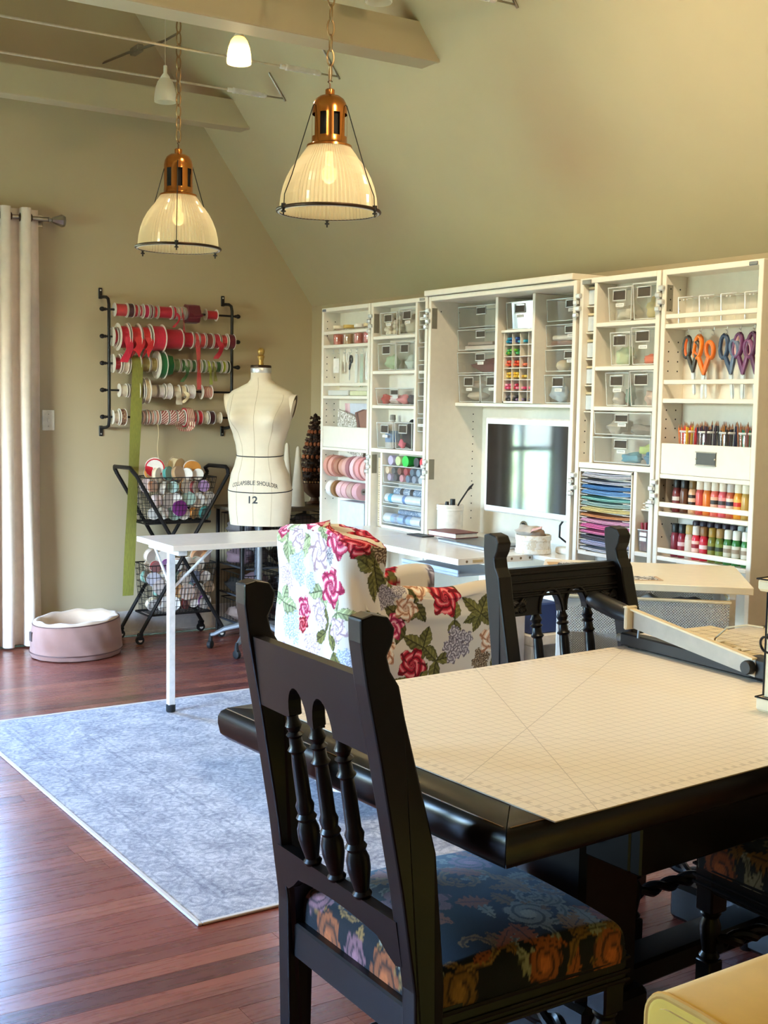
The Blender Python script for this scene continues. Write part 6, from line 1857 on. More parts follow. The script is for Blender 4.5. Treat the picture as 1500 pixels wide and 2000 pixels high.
# ------------------------------------------------------------------ round pet bed
t = thing('pet_bed', 'round dusty mauve pet bed with a fleece lining on the floor by the curtain', 'pet bed', (2.185, 6.70, 0), math.radians(32))
def bedwall(u, v):
    a_ = u * 2 * PI
    rx, ry = .262, .235
    pr_b = [(1.0, .006), (1.035, .03), (1.02, .06), (1.03, .1), (1.015, .15), (.985, .185), (.955, .20)]
    k = v * (len(pr_b) - 1); i = min(int(k), len(pr_b) - 2); f = k - i
    r_ = pr_b[i][0] * (1 - f) + pr_b[i + 1][0] * f; z = pr_b[i][1] * (1 - f) + pr_b[i + 1][1] * f
    w = 1 + .012 * math.sin(a_ * 6 + v * 5) * math.sin(v * PI) + .008 * math.sin(a_ * 15 + 9 * v)
    return (rx * r_ * w * math.cos(a_), ry * r_ * w * math.sin(a_), z + .012 * math.sin(a_ + 2.2) * v)
obj('bolster', MB().grid(bedwall, 90, 28, True), 'bed', t, smooth=80)
def bedin(u, v):
    a_ = u * 2 * PI
    pr_b = [(.965, .196), (.94, .212), (.88, .216), (.80, .205), (.72, .16), (.66, .10), (.55, .07), (.0, .06)]
    k = v * (len(pr_b) - 1); i = min(int(k), len(pr_b) - 2); f = k - i
    r_ = pr_b[i][0] * (1 - f) + pr_b[i + 1][0] * f; z = pr_b[i][1] * (1 - f) + pr_b[i + 1][1] * f
    w = 1 + .014 * math.sin(a_ * 11) * (v < .7) * (v > .05)
    return (.262 * r_ * w * math.cos(a_), .235 * r_ * w * math.sin(a_), z + .012 * math.sin(a_ + 2.2) * (1 - v) + .006 * math.sin(a_ * 9 + 5 * v) * math.sin(v * PI))
obj('fleece_lining', MB().grid(bedin, 90, 28, True), 'fleece', t, smooth=80)
for z, s_ in ((.198, .968), (.034, 1.045)):
    obj('seam', MB().tube([(.262 * s_ * math.cos(a_), .235 * s_ * math.sin(a_), z + (.012 * math.sin(a_ + 2.2) if z > .1 else 0)) for a_ in [2 * PI * k / 60 for k in range(60)]], .0035, 5, True), cm((96, 62, 56)), t)
a_ = math.radians(150)
m = MB(Matrix.Translation((.262 * 1.03 * math.cos(a_), .235 * 1.03 * math.sin(a_), .125)) @ Matrix.Rotation(a_, 4, 'Z'))
m.box(-.006, -.018, -.026, .006, .018, .026, .002)
obj('sewn_patch', m, cm((74, 58, 54)), t, smooth=0)

# ------------------------------------------------------------------ two tier rolling wire cart full of loose spools
CX0, CX1, CYF, CYB = 2.60, 3.13, 6.78, 7.02
wc = thing('rolling_wire_cart', 'black folding cart with two wire baskets of ribbon spools against the far wall', 'cart', (2.86, 6.9, 0), 0, None, True)
for y, dx in ((CYF, 0), (CYB, -.03)):
    for a0, a1 in (((2.575, 1.0), (3.125, .065)), ((3.16, 1.0), (2.60, .065))):
        mb = MB().tube([(a0[0] + dx, y, a0[1]), (a1[0] + dx, y, a1[1])], .0115, 8)
        obj('leg', mb, 'black_metal', wc)
for x in (2.56, 3.145):
    sg = -1 if x < 2.8 else 1
    mb = MB().tube([(x + .015, CYF, 1.0), (x + sg * .012, CYF, 1.03), (x + sg * .012, CYF + .03, 1.045), (x + sg * .012 - .03, CYB - .03, 1.045), (x - .03, CYB, 1.03), (x - .015, CYB, 1.0)], .0125, 8)
    obj('push_handle', mb, 'black_metal', wc)
for x, y in ((2.60, CYF), (3.125, CYF), (2.57, CYB), (3.095, CYB)):
    w_ = obj('caster', MB().lathe([(.006, -.01), (.022, -.011), (.026, -.008), (.026, .008), (.022, .011), (.006, .01)], 16, 'y', (x - .006, y, .026)), 'rubber', wc)
    obj('hub', MB().lathe([(.0, -.0125), (.012, -.012), (.012, .012), (.0, .0125)], 12, 'y', (x - .006, y, .026)), 'ivory_plastic', w_)
    obj('fork', MB().box(x - .018, y - .015, .028, x + .008, y - .012, .062).box(x - .018, y + .012, .028, x + .008, y + .015, .062).box(x - .016, y - .015, .054, x + .012, y + .015, .068, .003), 'black_metal', w_, smooth=0)
for (z0, z1, xa, xb) in ((.72, .985, 2.635, 3.085), (.17, .462, 2.65, 3.09)):
    mb = MB()
    ya, yb = CYF + .005, CYB - .015
    def rect(f):
        k = .035 * (1 - f)
        return xa + k * .6, xb - k * 1.6, ya + k * .4, yb - k * .4, z0 + (z1 - z0) * f
    NL = 8
    for j in range(NL + 1):
        a_, b_, c_, d_, z = rect(j / NL)
        mb.tube([(a_, c_, z), (b_, c_, z), (b_, d_, z), (a_, d_, z)], .004 if j == NL else .0018, 4, True)
    a0, b0, c0, d0, _ = rect(0); a1, b1, c1, d1, _ = rect(1)
    for k in range(19):
        f = k / 18
        x0_, x1_ = a0 + (b0 - a0) * f, a1 + (b1 - a1) * f
        mb.tube([(x1_, c1, z1), (x0_, c0, z0), (x0_, d0, z0), (x1_, d1, z1)], .0018, 4)
    for k in range(1, 9):
        f = k / 9
        y0_, y1_ = c0 + (d0 - c0) * f, c1 + (d1 - c1) * f
        mb.tube([(a1, y1_, z1), (a0, y0_, z0), (b0, y0_, z0), (b1, y1_, z1)], .0018, 4)
    obj('wire_basket', mb, 'black_metal', wc, smooth=0)
    obj('basket_rail', MB().tube([(a0 - .02, c0 - .004, z0 - .006), (b0 + .02, c0 - .004, z0 - .006), (b0 + .02, d0 + .004, z0 - .006), (a0 - .02, d0 + .004, z0 - .006)], .007, 6, True), 'black_metal', wc)
rq = random.Random(21)
sc_ = [('white', (226, 216, 206)), ('teal', (70, 140, 134)), ('peach', (226, 170, 140)), ('cream', (228, 208, 176)), ('purple', (110, 40, 110)), ('grey lilac', (176, 168, 184)), ('rust red', (140, 50, 50)), ('pale pink', (226, 186, 180)), ('orange', (214, 140, 56)), ('navy', (50, 52, 84)), ('mint', (150, 196, 180)), ('tan', (190, 150, 110))]
def loose_spool(label, at, R_, W_, col, rot, group, face=None):
    t = thing('loose_ribbon_spool', label, 'ribbon spool', at, 0, group)
    t.rotation_euler = rot
    fl_ = face or (FL if rq.random() < .5 else cm(tuple(int(v * .6 + 80) for v in col), .5))
    obj('flange', MB().lathe([(.012, -W_ / 2 - .0015), (R_, -W_ / 2 - .0015), (R_, -W_ / 2), (.012, -W_ / 2)], 20, 'y'), fl_, t)
    obj('flange', MB().lathe([(.012, W_ / 2), (R_, W_ / 2), (R_, W_ / 2 + .0015), (.012, W_ / 2 + .0015)], 20, 'y'), FL, t)
    obj('ribbon_roll', MB().lathe([(.012, -W_ / 2), (R_ * .9, -W_ / 2 + .0004), (R_ * .9, W_ / 2 - .0004), (.012, W_ / 2)], 20, 'y'), cm(col, .5), t)
    obj('core', MB().lathe([(.0, -W_ / 2 - .0008), (.012, -W_ / 2 - .0008)], 14, 'y'), 'dark', t)
    return t
for bi, (z0, z1, nm) in enumerate(((.725, .985, 'upper'), (.178, .462, 'lower'))):
    idx = 0
    for layer in range(4):
        for k in range(6 if layer < 3 else 5):
            for row in (0, 1):
                if row == 1 and layer < 2: continue
                cn, cc = sc_[(idx * 5 + bi * 3 + layer) % len(sc_)]
                R_ = rq.uniform(.034, .046)
                x = 2.70 + k * .066 + (.02 if layer % 2 else 0) + rq.uniform(-.008, .008)
                y = (CYF + .05 if row == 0 else CYF + .14) + rq.uniform(-.004, .012)
                z = z0 + .045 + layer * .078 + rq.uniform(-.006, .006)
                loose_spool('%s spool in the %s wire basket, %s layer, %s from left%s' % (cn, nm, ('bottom', 'second', 'third', 'top')[layer], ORD[k], ', back row' if row else ''),
                            (x, y, z), R_, rq.uniform(.016, .03), cc, (rq.uniform(-.5, .5), rq.uniform(0, 3), rq.uniform(-.7, .7)), 'loose spools in the %s wire basket' % nm)
                idx += 1
sp_ = loose_spool('big red and white faced spool on top of the upper wire basket', (2.715, CYF + .07, 1.045), .058, .02, (206, 30, 44), (.25, .4, -.25), 'loose spools in the upper wire basket', cm((232, 222, 212)))
m = MB()
for (u0, u1, r0, r1) in ((3.3, 5.9, .012, .05), (0, 6.2832, .050, .0575)):
    n_ = 18
    vs = [(r_ * math.cos(u0 + (u1 - u0) * k / n_), -.0122, r_ * math.sin(u0 + (u1 - u0) * k / n_)) for r_ in (r0, r1) for k in range(n_ + 1)]
    m.add(vs, [(k, k + 1, k + n_ + 2, k + n_ + 1) for k in range(n_)])
obj('red_printed_face', m, cm((200, 26, 40)), sp_, smooth=0)
loose_spool('orange spool on top of the upper wire basket', (2.955, CYF + .075, 1.03), .054, .026, (206, 130, 50), (.2, 0, -.1), 'loose spools in the upper wire basket', cm((206, 136, 60)))
loose_spool('empty cream spool standing highest at the back of the upper wire basket', (2.87, CYF + .12, 1.045), .056, .05, (232, 212, 170), (.15, 0, .55), 'loose spools in the upper wire basket', cm((228, 206, 164)))
loose_spool('purple spool pressed to the front wires of the upper basket', (2.855, CYF + .03, .80), .048, .02, (120, 30, 120), (0, 0, .1), 'loose spools in the upper wire basket', cm((122, 40, 122)))
loose_spool('large white faced spool at the middle of the lower basket front', (2.905, CYF + .03, .29), .05, .022, (226, 190, 170), (0, 0, .05), 'loose spools in the lower wire basket')
loose_spool('white faced spool at left of the lower basket front', (2.735, CYF + .032, .33), .046, .02, (226, 200, 190), (.1, 0, -.2), 'loose spools in the lower wire basket')
for i, (x, z, r_) in enumerate(((2.70, .515, .4), (2.77, .505, -.3), (3.0, .50, .2), (3.05, .49, .9))):
    loose_spool('pale empty spool lying on top of the lower wire basket, %s from left' % ORD[i], (x, CYF + .09, z), .044, .03, (226, 210, 196) if i < 2 else (206, 150, 110), (.3, r_, r_), 'loose spools in the lower wire basket')

# ------------------------------------------------------------------ dress form
FX, FY = 3.152, 6.33
face = math.atan2(-FY, -FX) - math.radians(18)      # the direction the bust looks
fd, sd = Vector((math.cos(face), math.sin(face), 0)), Vector((-math.sin(face), math.cos(face), 0))
df = thing('dress_form', 'canvas dress form with a brass topped neck on a wheeled iron stand', 'dress form', (FX, FY, 0), 0, None, True)
#      z     half width, half depth, forward shift
prof = [(.735, .172, .118, .0), (.76, .176, .122, .0), (.83, .184, .128, .0), (.93, .188, .126, -.002), (1.02, .172, .114, .0), (1.09, .146, .102, .004), (1.137, .134, .096, .006), (1.19, .140, .098, .008), (1.25, .156, .104, .010),
        (1.31, .176, .112, .012), (1.36, .188, .110, .010), (1.41, .200, .098, .004), (1.45, .207, .086, -.004), (1.485, .204, .072, -.01), (1.51, .178, .064, -.014), (1.535, .12, .06, -.016), (1.553, .078, .058, -.012), (1.572, .06, .056, -.006), (1.60, .0575, .0555, -.002), (1.625, .0565, .055, 0)]
def fprof(z):
    if z <= prof[0][0]: return prof[0][1:]
    for p, q in zip(prof, prof[1:]):
        if z <= q[0]:
            f = (z - p[0]) / (q[0] - p[0]); f = f * f * (3 - 2 * f) * .5 + f * .5
            return tuple(p[i] * (1 - f) + q[i] * f for i in (1, 2, 3))
    return prof[-1][1:]
def form_pt(a_, z, out=0.0):
    """a_ = 0 at the front, positive towards the form's left"""
    w, d_, s_ = fprof(z)
    e = 2.0 / 2.25
    ca, sa = math.cos(a_), math.sin(a_)
    x = math.copysign(abs(ca) ** e, ca) * d_ + s_
    y = math.copysign(abs(sa) ** e, sa) * w
    for c_ in (-1, 1):                              # bust
        g = math.exp(-(((a_ - c_ * .62) / .40) ** 2) - ((z - 1.345) / (.05 if z < 1.345 else .075)) ** 2)
        x += .064 * g; y += c_ * .008 * g
    g = math.exp(-((a_ / .30) ** 2) - ((z - 1.345) / .05) ** 2)
    x -= .006 * g
    x += out * ca; y += out * sa
    # shoulders drop towards the arms
    drop = .0
    if z > 1.40:
        t_ = min(1, (z - 1.40) / .10) * (1 if z < 1.55 else max(0, 1 - (z - 1.55) / .03))
        drop = -.010 * t_ * (abs(y) / .2) ** 2
    p = Vector((FX, FY, z + drop)) + fd * x + sd * y
    return (p.x, p.y, p.z)
zs = [.735 + (1.625 - .735) * k / 95 for k in range(96)]
mb = MB().grid(lambda u, v: form_pt(u * 2 * PI - PI, .735 + .89 * v), 96, 110, True)
obj('torso', mb, 'form', df, smooth=85)
mb = MB()
ringb = [form_pt(-PI + 2 * PI * k / 40, .735) for k in range(40)]
mb.add(ringb, [tuple(range(39, -1, -1))])
obj('underside', mb, 'dark', df, smooth=0)
tape = cm((14, 16, 26), .6)
for nm, z, sw in (('waist_tape', 1.137, .012), ('hip_tape', .938, .02)):
    obj(nm, MB().tube([form_pt(-PI + 2 * PI * k / 72, z - sw * math.cos(-PI + 2 * PI * k / 72) * .6, .0005) for k in range(72)], .0042, 5, True, sq=.6), tape, df)
seam = cm((196, 176, 146), .8)
obj('front_seam', MB().tube([form_pt(.0, .74 + (1.58 - .74) * k / 50, .0003) for k in range(51)], .0012, 4), seam, df)
for sg in (-1, 1):
    obj('princess_seam', MB().tube([form_pt(sg * (.55 + .25 * max(0, (k - 30) / 20)), .74 + (1.49 - .74) * k / 50, .0003) for k in range(51)], .0012, 4), seam, df)
    # armhole plate
    def plate(k, n_, q, ins):
        t_ = 2 * PI * k / n_
        p = Vector((FX, FY, 1.418 + .068 * q * math.sin(t_))) + fd * (.050 * q * math.cos(t_) - .004) + sd * (sg * (.199 + .014 * math.sin(t_) - ins))
        return tuple(p)
    n_ = 26
    m = MB()
    vs = [plate(k, n_, 1, 0) for k in range(n_)] + [plate(k, n_, 1.12, .05) for k in range(n_)]
    m.add(vs, [(k, (k + 1) % n_, (k + 1) % n_ + n_, k + n_) for k in range(n_)])
    obj('arm_stub', m, 'form', df, smooth=60)
    pl_ = obj('armhole_plate', MB().add([plate(k, n_, .98, .002) for k in range(n_)], [tuple(range(n_))]), cm((98, 78, 52), .7), df, smooth=0)
    obj('armhole_rim', MB().tube([plate(k, n_, 1, 0) for k in range(n_)], .003, 5, True), 'form', df)
obj('neck_band', MB().lathe([(.0585, 1.608), (.0595, 1.61), (.0595, 1.636), (.058, 1.638)], 28, at=(FX, FY, 0)), 'chrome', df)
obj('neck_cap', MB().lathe([(.058, 1.636), (.06, 1.64), (.06, 1.648), (.056, 1.652), (0, 1.653)], 28, at=(FX, FY, 0)), 'bronze', df)
obj('finial', MB().lathe([(.016, 1.652), (.017, 1.66), (.013, 1.672), (.018, 1.69), (.021, 1.70), (.019, 1.706), (.014, 1.71), (.018, 1.716), (.0215, 1.73), (.019, 1.742), (.01, 1.75), (0, 1.752)], 18, at=(FX, FY, 0)), plain('honey brass', (176, 140, 72), .35, .6), df)
# lettering wrapped on the canvas
def lettering(txt, size, z0, a0, arch=0.0, name='lettering', bold=0, cond=1.0):
    cu = bpy.data.curves.new(name, 'FONT')
    cu.body, cu.size, cu.align_x, cu.resolution_u, cu.offset = txt, size, 'CENTER', 3, bold
    tmp = bpy.data.objects.new('tmp_text', cu); COL.objects.link(tmp)
    bpy.context.view_layer.update()
    me = bpy.data.meshes.new_from_object(tmp.evaluated_get(bpy.context.evaluated_depsgraph_get()))
    bpy.data.objects.remove(tmp)
    xs = [v.co.x for v in me.vertices]
    hw = max(abs(x) for x in xs)
    w_, d_, _ = fprof(z0)
    for v in me.vertices:
        x, y = v.co.x * cond, v.co.y
        z = z0 + y + arch * (1 - (x / hw / cond) ** 2)
        # on the form, the viewer's right is the form's left
        # arc length to angle on the ellipse front
        aa = a0 + x / (d_ + (w_ - d_) * .62)
        p = form_pt(aa, z, .0012)
        off = OFF[df.name]
        v.co = (p[0] - off[0], p[1] - off[1], p[2] - off[2])
    me.materials.append(tape)
    o = bpy.data.objects.new(name, me); COL.objects.link(o); o.parent = df
    return o
lettering('COLLAPSIBLE SHOULDER', .034, .952, .0, .02, bold=.0002, cond=.66)
lettering('12', .056, .868, -.02, bold=.0014, cond=.8)
# stand
obj('pole', MB().cyl((FX, FY, .14), .016, .62, 14).cyl((FX, FY, .12), .028, .07, 14), 'grey_metal', df)
for k in range(5):
    a_ = 2 * PI * k / 5 + 2.55
    c_, s_ = math.cos(a_), math.sin(a_)
    leg = MB().tube([(FX + c_ * .02, FY + s_ * .02, .15), (FX + c_ * .1, FY + s_ * .1, .145), (FX + c_ * .2, FY + s_ * .2, .118), (FX + c_ * .262, FY + s_ * .262, .085), (FX + c_ * .282, FY + s_ * .282, .082)], [.02, .019, .016, .013, .012], 10, sq=.8)
    lo = obj('stand_leg', leg, 'grey_metal', df)
    cm_ = MB(Matrix.Translation((FX + c_ * .285, FY + s_ * .285, .024)) @ Matrix.Rotation(a_ + 1.2, 4, 'Z'))
    cm_.lathe([(.005, -.013), (.02, -.013), (.024, -.01), (.024, .01), (.02, .013), (.005, .013)], 14, 'y').tube([(0, 0, .02), (-.004, 0, .04), (0, 0, .066)], [.014, .012, .008], 8)
    obj('caster', cm_, 'rubber', lo)

# ------------------------------------------------------------------ wire drawer tower behind the form, with things on top
TX0, TX1, TY0, TY1, TTOP = 3.175, 3.80, 6.62, 7.0, .775
tw = thing('wire_drawer_tower', 'black wire drawer tower with a dark wooden top behind the dress form', 'drawer unit', (3.45, 6.8, 0), 0, None, True)
obj('top_board', MB().box(TX0 - .01, TY0 - .02, TTOP, TX1 + .03, TY1, TTOP + .022, .003), plain('weathered grey wood', (96, 84, 70), .6), tw, smooth=0)
for i, x in enumerate((TX0 + .01, 3.28, 3.445, TX1)):
    obj('post', MB().box(x - .011, TY0 - .005, 0, x + .011, TY0 + .018, TTOP, .003), cm((70, 76, 88), .5) if i in (1, 2) else 'black_metal', tw, smooth=0)
for x in (TX0 + .01, TX1): obj('post', MB().box(x - .01, TY1 - .03, 0, x + .01, TY1 - .01, TTOP, .002), 'black_metal', tw, smooth=0)
for lv, z in enumerate((.62, .44, .26, .09)):
    for xa, xb in ((TX0 + .03, 3.43), (3.46, TX1 - .02)):
        mb = MB()
        zt_ = z + .13
        mb.tube([(xa, TY0 - .012, zt_), (xb, TY0 - .012, zt_), (xb, TY1 - .03, zt_), (xa, TY1 - .03, zt_)], .0035, 4, True)
        for j in range(5): mb.tube([(xa, TY0, z + .026 * j), (xb, TY0, z + .026 * j)], .0016, 4)
        for j in range(13):
            x = xa + (xb - xa) * j / 12
            mb.tube([(x, TY0, zt_), (x, TY0, z), (x, TY1 - .03, z)], .0016, 4)
        for j in range(9):
            y = TY0 + (TY1 - .03 - TY0) * j / 8
            mb.tube([(xa, y, zt_), (xa, y, z)], .0016, 4)
        obj('wire_drawer', mb, 'black_metal', tw, smooth=0)
        obj('drawer_runner', MB().box(xa, TY0, z - .014, xa + .01, TY1, z - .004).box(xb - .01, TY0, z - .014, xb, TY1, z - .004).box(xa, TY0 - .002, z - .014, xb, TY0 + .006, z - .004), cm((60, 62, 68), .5), tw, smooth=0)
nms = ['grey', 'dark brown', 'silver', 'taupe', 'black', 'mauve']
cls = [(110, 104, 106), (70, 52, 44), (176, 168, 156), (132, 110, 100), (40, 38, 38), (120, 96, 104)]
k = 0
for lv, z in enumerate((.623, .443, .263, .093)):
    for x in (3.255, 3.36, 3.54, 3.70):
        lump('craft_packet', '%s wrapped packet in the %s wire drawer, %s from left' % (nms[(k + lv) % 6], ('top', 'second', 'third', 'bottom')[lv], ORD[k % 4]), 'packet', (x, 6.80, z), (.075, .13, .045 + .012 * (k % 2)), cls[(k + lv) % 6], 120 + k, 'packets in the wire drawers', .2, .35 if (k + lv) % 6 == 2 else .6)
        k += 1
TZ2 = TTOP + .0225
for i, (x, y, h, r_, lb) in enumerate(((3.598, 6.70, .375, .047, 'nearer white cone standing right of the dress form'), (3.604, 6.86, .39, .045, 'farther white cone half hidden behind the dress form'))):
    o = obj('white_cone', MB().lathe([(0, .001), (r_, .001), (r_ * .98, .01), (.012, h - .012), (.006, h - .002), (0, h)], 24), fabric('white felt %d' % i, (226, 212, 192)), None)
    o.location = (x, y, TZ2); tag(o, lb, 'cone')
tr = thing('pinecone_tree', 'cone shaped tree of pine cones and acorns on a brown footed bowl', 'decoration', (3.785, 6.82, TZ2), 0)
TH = .46
obj('core', MB().lathe([(0, .14), (.085, .145), (.012, .14 + TH - .03), (0, .14 + TH - .02)], 20), cm((50, 36, 28), .9), tr)
obj('footed_bowl', MB().lathe([(.05, .001), (.052, .008), (.03, .02), (.024, .04), (.05, .06), (.088, .1), (.098, .135), (.094, .137), (0, .135)], 24), cm((96, 66, 46), .5), tr)
rz = random.Random(9)
cone_mb, ac = MB(), MB()
bands = [('c', .165), ('c', .195), ('a', .222), ('c', .25), ('c', .28), ('a', .303), ('c', .33), ('c', .36), ('a', .383), ('c', .41), ('c', .44), ('a', .46), ('c', .49), ('c', .52), ('c', .55)]
for kd, z in bands:
    r_ = .105 * (1 - (z - .14) / (TH + .03)) + .006
    n_ = max(5, int(2 * PI * r_ / (.03 if kd == 'c' else .022)))
    for q in range(n_):
        a_ = 2 * PI * q / n_ + rz.random() * .3
        p = (r_ * math.cos(a_), r_ * math.sin(a_), z)
        if kd == 'a':
            ac.ball(p, .0105, 8, 6, (1, 1, 1.35))
        else:
            for s_ in range(5):
                b_ = rz.random() * 6.28
                cone_mb.ball((p[0] + .008 * math.cos(b_), p[1] + .008 * math.sin(b_), p[2] + rz.uniform(-.010, .010)), .0085, 6, 4, (1, 1, .6))
o = obj('pine_cones', cone_mb, mottled('pine cone scales', [(50, 34, 26), (92, 66, 50), (36, 25, 20), (130, 104, 84)], 120, .8), tr, smooth=0); o['kind'] = 'stuff'
o = obj('acorns', ac, cm((150, 84, 50), .35), tr); o['kind'] = 'stuff'
beads = MB()
for q in range(34): beads.ball((.098 * math.cos(q * 2 * PI / 34), .098 * math.sin(q * 2 * PI / 34), .145), .007, 6, 5)
o = obj('bead_rim', beads, cm((200, 164, 120)), tr); o['kind'] = 'stuff'
o = obj('black_jar', MB().lathe([(.022, .001), (.024, .004), (.024, .05), (.018, .055), (.018, .066), (0, .068)], 16), 'black_plastic', None); o.location = (3.79, 6.66, TZ2); tag(o, 'small black jar on the drawer tower beside the white cabinet', 'jar')

# ------------------------------------------------------------------ hanging lamps
def chain_link(nm):
    return MB().tube([(.0135 * math.cos(a_), 0, .031 * math.sin(a_)) for a_ in [2 * PI * k / 16 for k in range(16)]], .0036, 6, True)
link_me = mesh_of(chain_link(''), 'chain_link')
def pendant(label, x, y, z, rot, lit, ceiling_z):
    """z is the height of the glass rim"""
    t = thing('pendant_lamp', label, 'pendant lamp', (x, y, z), rot, 'industrial pendants with ribbed glass')
    gp = [(.186, .004), (.184, .03), (.181, .06), (.172, .10), (.159, .135), (.142, .168), (.122, .196), (.112, .207), (.103, .222), (.09, .24), (.082, .252)]
    def rib(k): return 1 + (.03 if k % 2 else -.01)
    obj('glass_shade', MB().lathe(gp, 144, rad=rib, cap=False), 'prism', t, smooth=0)
    obj('shade_lip', MB().lathe([(.19, .0), (.197, .001), (.197, .006), (.186, .007)], 48, cap=False), 'rim', t)
    obj('rim_ring', MB().tube([(.199 * math.cos(a_), .199 * math.sin(a_), .008) for a_ in [2 * PI * k / 56 for k in range(56)]], .0065, 8, True), 'bronze', t)
    n_ = 48
    hp = [(.088, .25), (.087, .258), (.072, .262), (.069, .268), (.068, .29)]
    top = [(.068, .375), (.0675, .395), (.064, .415), (.055, .432), (.04, .443), (.022, .448), (.02, .448)]
    mb = MB().lathe(hp, n_, cap=False).lathe(top, n_, cap=False)
    for q in range(8):                              # vent bars between the openings
        a0 = 2 * PI * q / 8 - .20; a1 = 2 * PI * q / 8 + .20
        vs = [(.068 * math.cos(a0 + (a1 - a0) * k / 5), .068 * math.sin(a0 + (a1 - a0) * k / 5), zz_) for zz_ in (.29, .375) for k in range(6)]
        mb.add(vs, [(k, k + 1, k + 7, k + 6) for k in range(5)])
    obj('metal_housing', mb, 'copper', t, smooth=50)
    obj('inner_sleeve', MB().lathe([(.055, .262), (.055, .40)], 24, cap=False), 'dark', t)
    obj('cap_collar', MB().lathe([(.017, .446), (.018, .45), (.018, .468), (.013, .472), (.0, .473)], 16), 'copper', t)
    for q in range(3):
        a_ = 2 * PI * q / 3
        c_, s_ = math.cos(a_), math.sin(a_)
        w_ = obj('support_wire', MB().tube([(.068 * c_, .068 * s_, .405), (.074 * c_, .074 * s_, .40), (.165 * c_, .165 * s_, .13), (.196 * c_, .196 * s_, .055), (.2 * c_, .2 * s_, -.012)], .0022, 6), 'black_metal', t)
        obj('thumb_nut', MB().lathe([(.003, -.024), (.003, -.014), (.010, -.012), (.010, -.008), (.005, -.006), (.005, .0), (.009, .001), (.009, .02)], 10, at=(.2 * c_, .2 * s_, 0)), 'black_metal', w_)
    bl = obj('bulb', MB().ball((0, 0, .15), .03, 16, 10, (1, 1, 1.2)).lathe([(.016, .185), (.016, .235)], 12), glow('warm bulb %s' % lit, (255, 214, 150), lit), t)
    pl = bpy.data.lights.new('bulb_light', 'POINT'); pl.energy = lit * .4; pl.color = (1, .78, .48); pl.shadow_soft_size = .05
    po = bpy.data.objects.new('bulb_light', pl); COL.objects.link(po); po.parent = t; po.location = (0, 0, .09)
    obj('hook', MB().tube([(0, 0, .47), (0, 0, .49), (0, .008, .498), (0, 0, .506), (0, -.008, .498)], .003, 6), 'bronze', t)
    zz_, k = .505, 0
    br = MB()
    while z + zz_ < ceiling_z - .03:
        o = obj('chain_link', link_me, cm((150, 122, 84), .4, .7), t)
        o.location = (0, 0, zz_ + .028); o.rotation_euler = (0, 0, PI / 2 * (k % 2) + .3)
        zz_ += .0555; k += 1
    obj('canopy', MB().lathe([(.0, ceiling_z - z - .03), (.05, ceiling_z - z - .02), (.055, ceiling_z - z)], 20), 'bronze', t)
    return t
pendant('nearer pendant lamp with a copper cap and ribbed glass dome, right', 2.375, 4.195, 2.176, math.radians(62), 1.6, CZ)
pendant('farther pendant lamp with a copper cap and ribbed glass dome, left', 2.305, 5.518, 2.158, math.radians(5), 1.5, CZ)

# cable light system
M['satin_rod'] = plain('satin steel cable', (214, 206, 190), .35, .6)
def cable(label, y, z, xa, xb, wall_z):
    t = thing('lighting_cable', label, 'cable', (xb, y, z), 0, None, True)
    obj('cable', MB().cyl((xa, y, z), .006, xb - .32 - xa, 8, 'x'), 'satin_rod', t)
    obj('turnbuckle_end', MB().lathe([(.008, 0), (.012, .004), (.012, .03), (.016, .034), (.016, .042), (.008, .046)], 12, 'x', (xb - .33, y, z)), 'white_metal', t)
    obj('turnbuckle_end', MB().lathe([(.008, 0), (.014, .004), (.014, .03), (.008, .04)], 12, 'x', (xb - .14, y, z)), 'white_metal', t)
    obj('turnbuckle', MB().box(xb - .295, y - .013, z - .011, xb - .135, y - .009, z + .011, .001).box(xb - .295, y + .009, z - .011, xb - .135, y + .013, z + .011, .001), 'white_metal', t, smooth=0)
    obj('end_rod', MB().cyl((xb - .11, y, z), .0045, .12, 8, 'x'), 'nickel', t)
    obj('standoff', MB().tube([(XW - (z_ - KZ) / SL - .007, y, z_) for z_ in (z - .012, z + .05, z + .125)], .006, 8), 'nickel', t)
cable('nearer tensioned lighting cable ending in a turnbuckle on the sloped ceiling', 5.484, 3.083, -.6, 3.15, 3.17)
cable('farther tensioned lighting cable under the far beam side', 6.067, 3.088, -.6, 3.14, 3.18)
cable('third lighting cable end bracket at the top edge of the slope', 4.06, 3.07, -.6, 3.16, 3.16)
t = thing('iron_strap', 'flat iron strap reaching out from the far wall below the cables', 'strap', (2.5, 7.09, 3.4), 0, None, True)
obj('strap', MB().tube([(2.495, 7.085, 3.40), (2.51, 6.75, 3.38), (2.545, 6.3, 3.345), (2.545, 6.1, 3.34)], .016, 6, sq=.35), cm((112, 96, 80), .6), t)
obj('clip', MB().box(2.515, 6.6, 3.36, 2.55, 6.72, 3.40, .004), cm((120, 104, 86), .5), t, smooth=0)
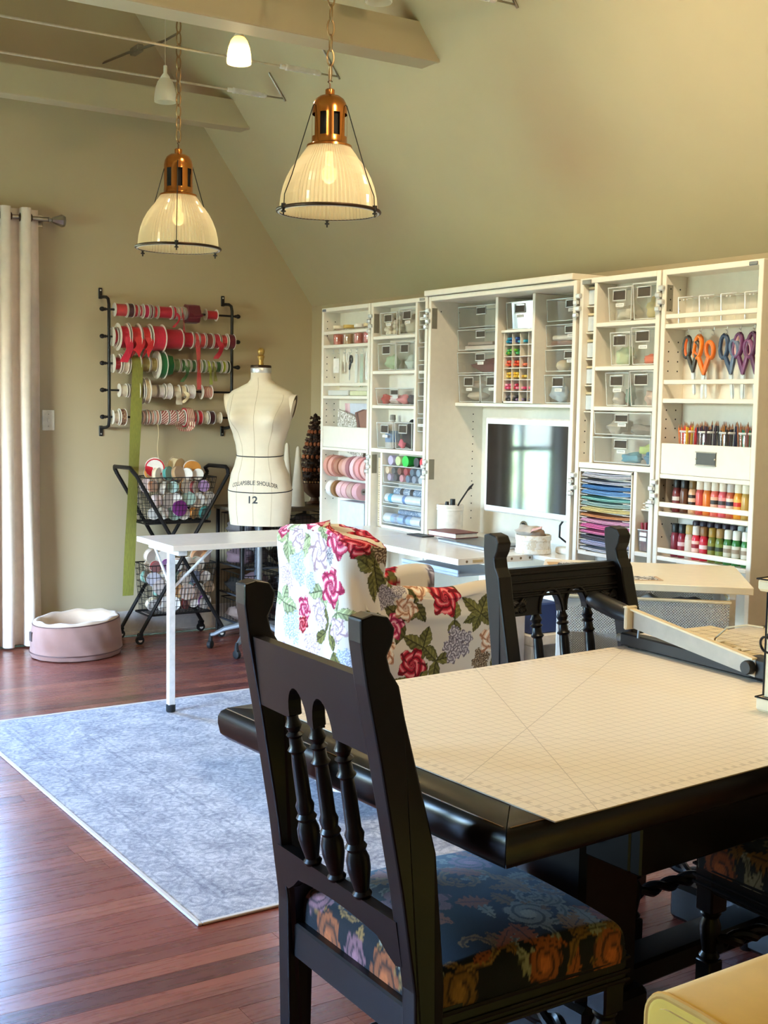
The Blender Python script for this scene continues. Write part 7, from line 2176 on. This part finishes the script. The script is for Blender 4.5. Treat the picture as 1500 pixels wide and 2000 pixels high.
def mini(label, x, y, z, cord_top, lit=0.0, glass=None):
    t = thing('mini_pendant', label, 'lamp', (x, y, z), 0, 'small glass lamps on the cables')
    gl_ = glass
    obj('glass_shade', MB().lathe([(.053, .0), (.054, .012), (.052, .04), (.047, .07), (.037, .098), (.026, .112), (.022, .114)], 28, cap=False), gl_, t)
    obj('socket', MB().lathe([(.022, .113), (.023, .12), (.018, .128), (.009, .14), (.009, .175), (.003, .178)], 14), 'ivory_plastic', t)
    obj('cord', MB().cyl((0, 0, .175), .0025, cord_top - z - .175, 6), 'satin_rod', t)
    obj('bulb', MB().ball((0, 0, .045), .018, 12, 8), glow('mini bulb %s' % x, (255, 222, 150), 7.0 if lit else .0) if lit else 'ivory_plastic', t)
    if lit:
        pl = bpy.data.lights.new('mini_bulb_light', 'POINT'); pl.energy = lit; pl.color = (1, .80, .52); pl.shadow_soft_size = .03
        po = bpy.data.objects.new('mini_bulb_light', pl); COL.objects.link(po); po.parent = t; po.location = (0, 0, .01)
    return t
def opal(name, rgb, e=0.0):
    t = NT(name)
    tl, mx = t.n('BsdfTranslucent'), t.n('MixShader')
    tl.inputs['Color'].default_value = lin(*rgb)
    t.set(Base_Color=lin(*rgb), Roughness=.3)
    mx.inputs[0].default_value = .6
    t.l(t.p.outputs[0], mx.inputs[1]); t.l(tl.outputs[0], mx.inputs[2]); t.l(mx.outputs[0], t.out.inputs['Surface'])
    return t.m
op_w, op_y = opal('white opal glass', (236, 230, 216)), opal('amber opal glass', (246, 214, 120))
mini('lit amber glass mini lamp hanging between the two beams', 2.40, 5.06, 2.935, 3.09, 5.0, op_y)
mini('unlit white glass mini lamp beside the left pendant chain', 2.353, 5.80, 2.905, 3.30, 0, op_w)
t = thing('ceiling_spot', 'white cylinder spot lamp at the very top above the near beam', 'lamp', (2.705, 4.385, 3.078), 0, 'small glass lamps on the cables')
obj('shade', MB().lathe([(.054, 0), (.056, .004), (.056, .12), (.03, .135), (.01, .14)], 28, cap=False), op_w, t)
obj('cord', MB().cyl((0, 0, .135), .003, .3, 6), 'satin_rod', t)
# the same cable lamps carry on towards the viewer, out of the frame; they light the cabinet and the slope
for i, (x, y, z, e) in enumerate(((2.45, 3.15, 2.95, 40.0), (2.3, 1.9, 2.95, 45.0), (1.2, 2.9, 2.95, 10.0))):
    mini('lit amber mini lamp over the dining table, %s from the far wall' % ORD[i], x, y, z, 3.6, e, op_y)
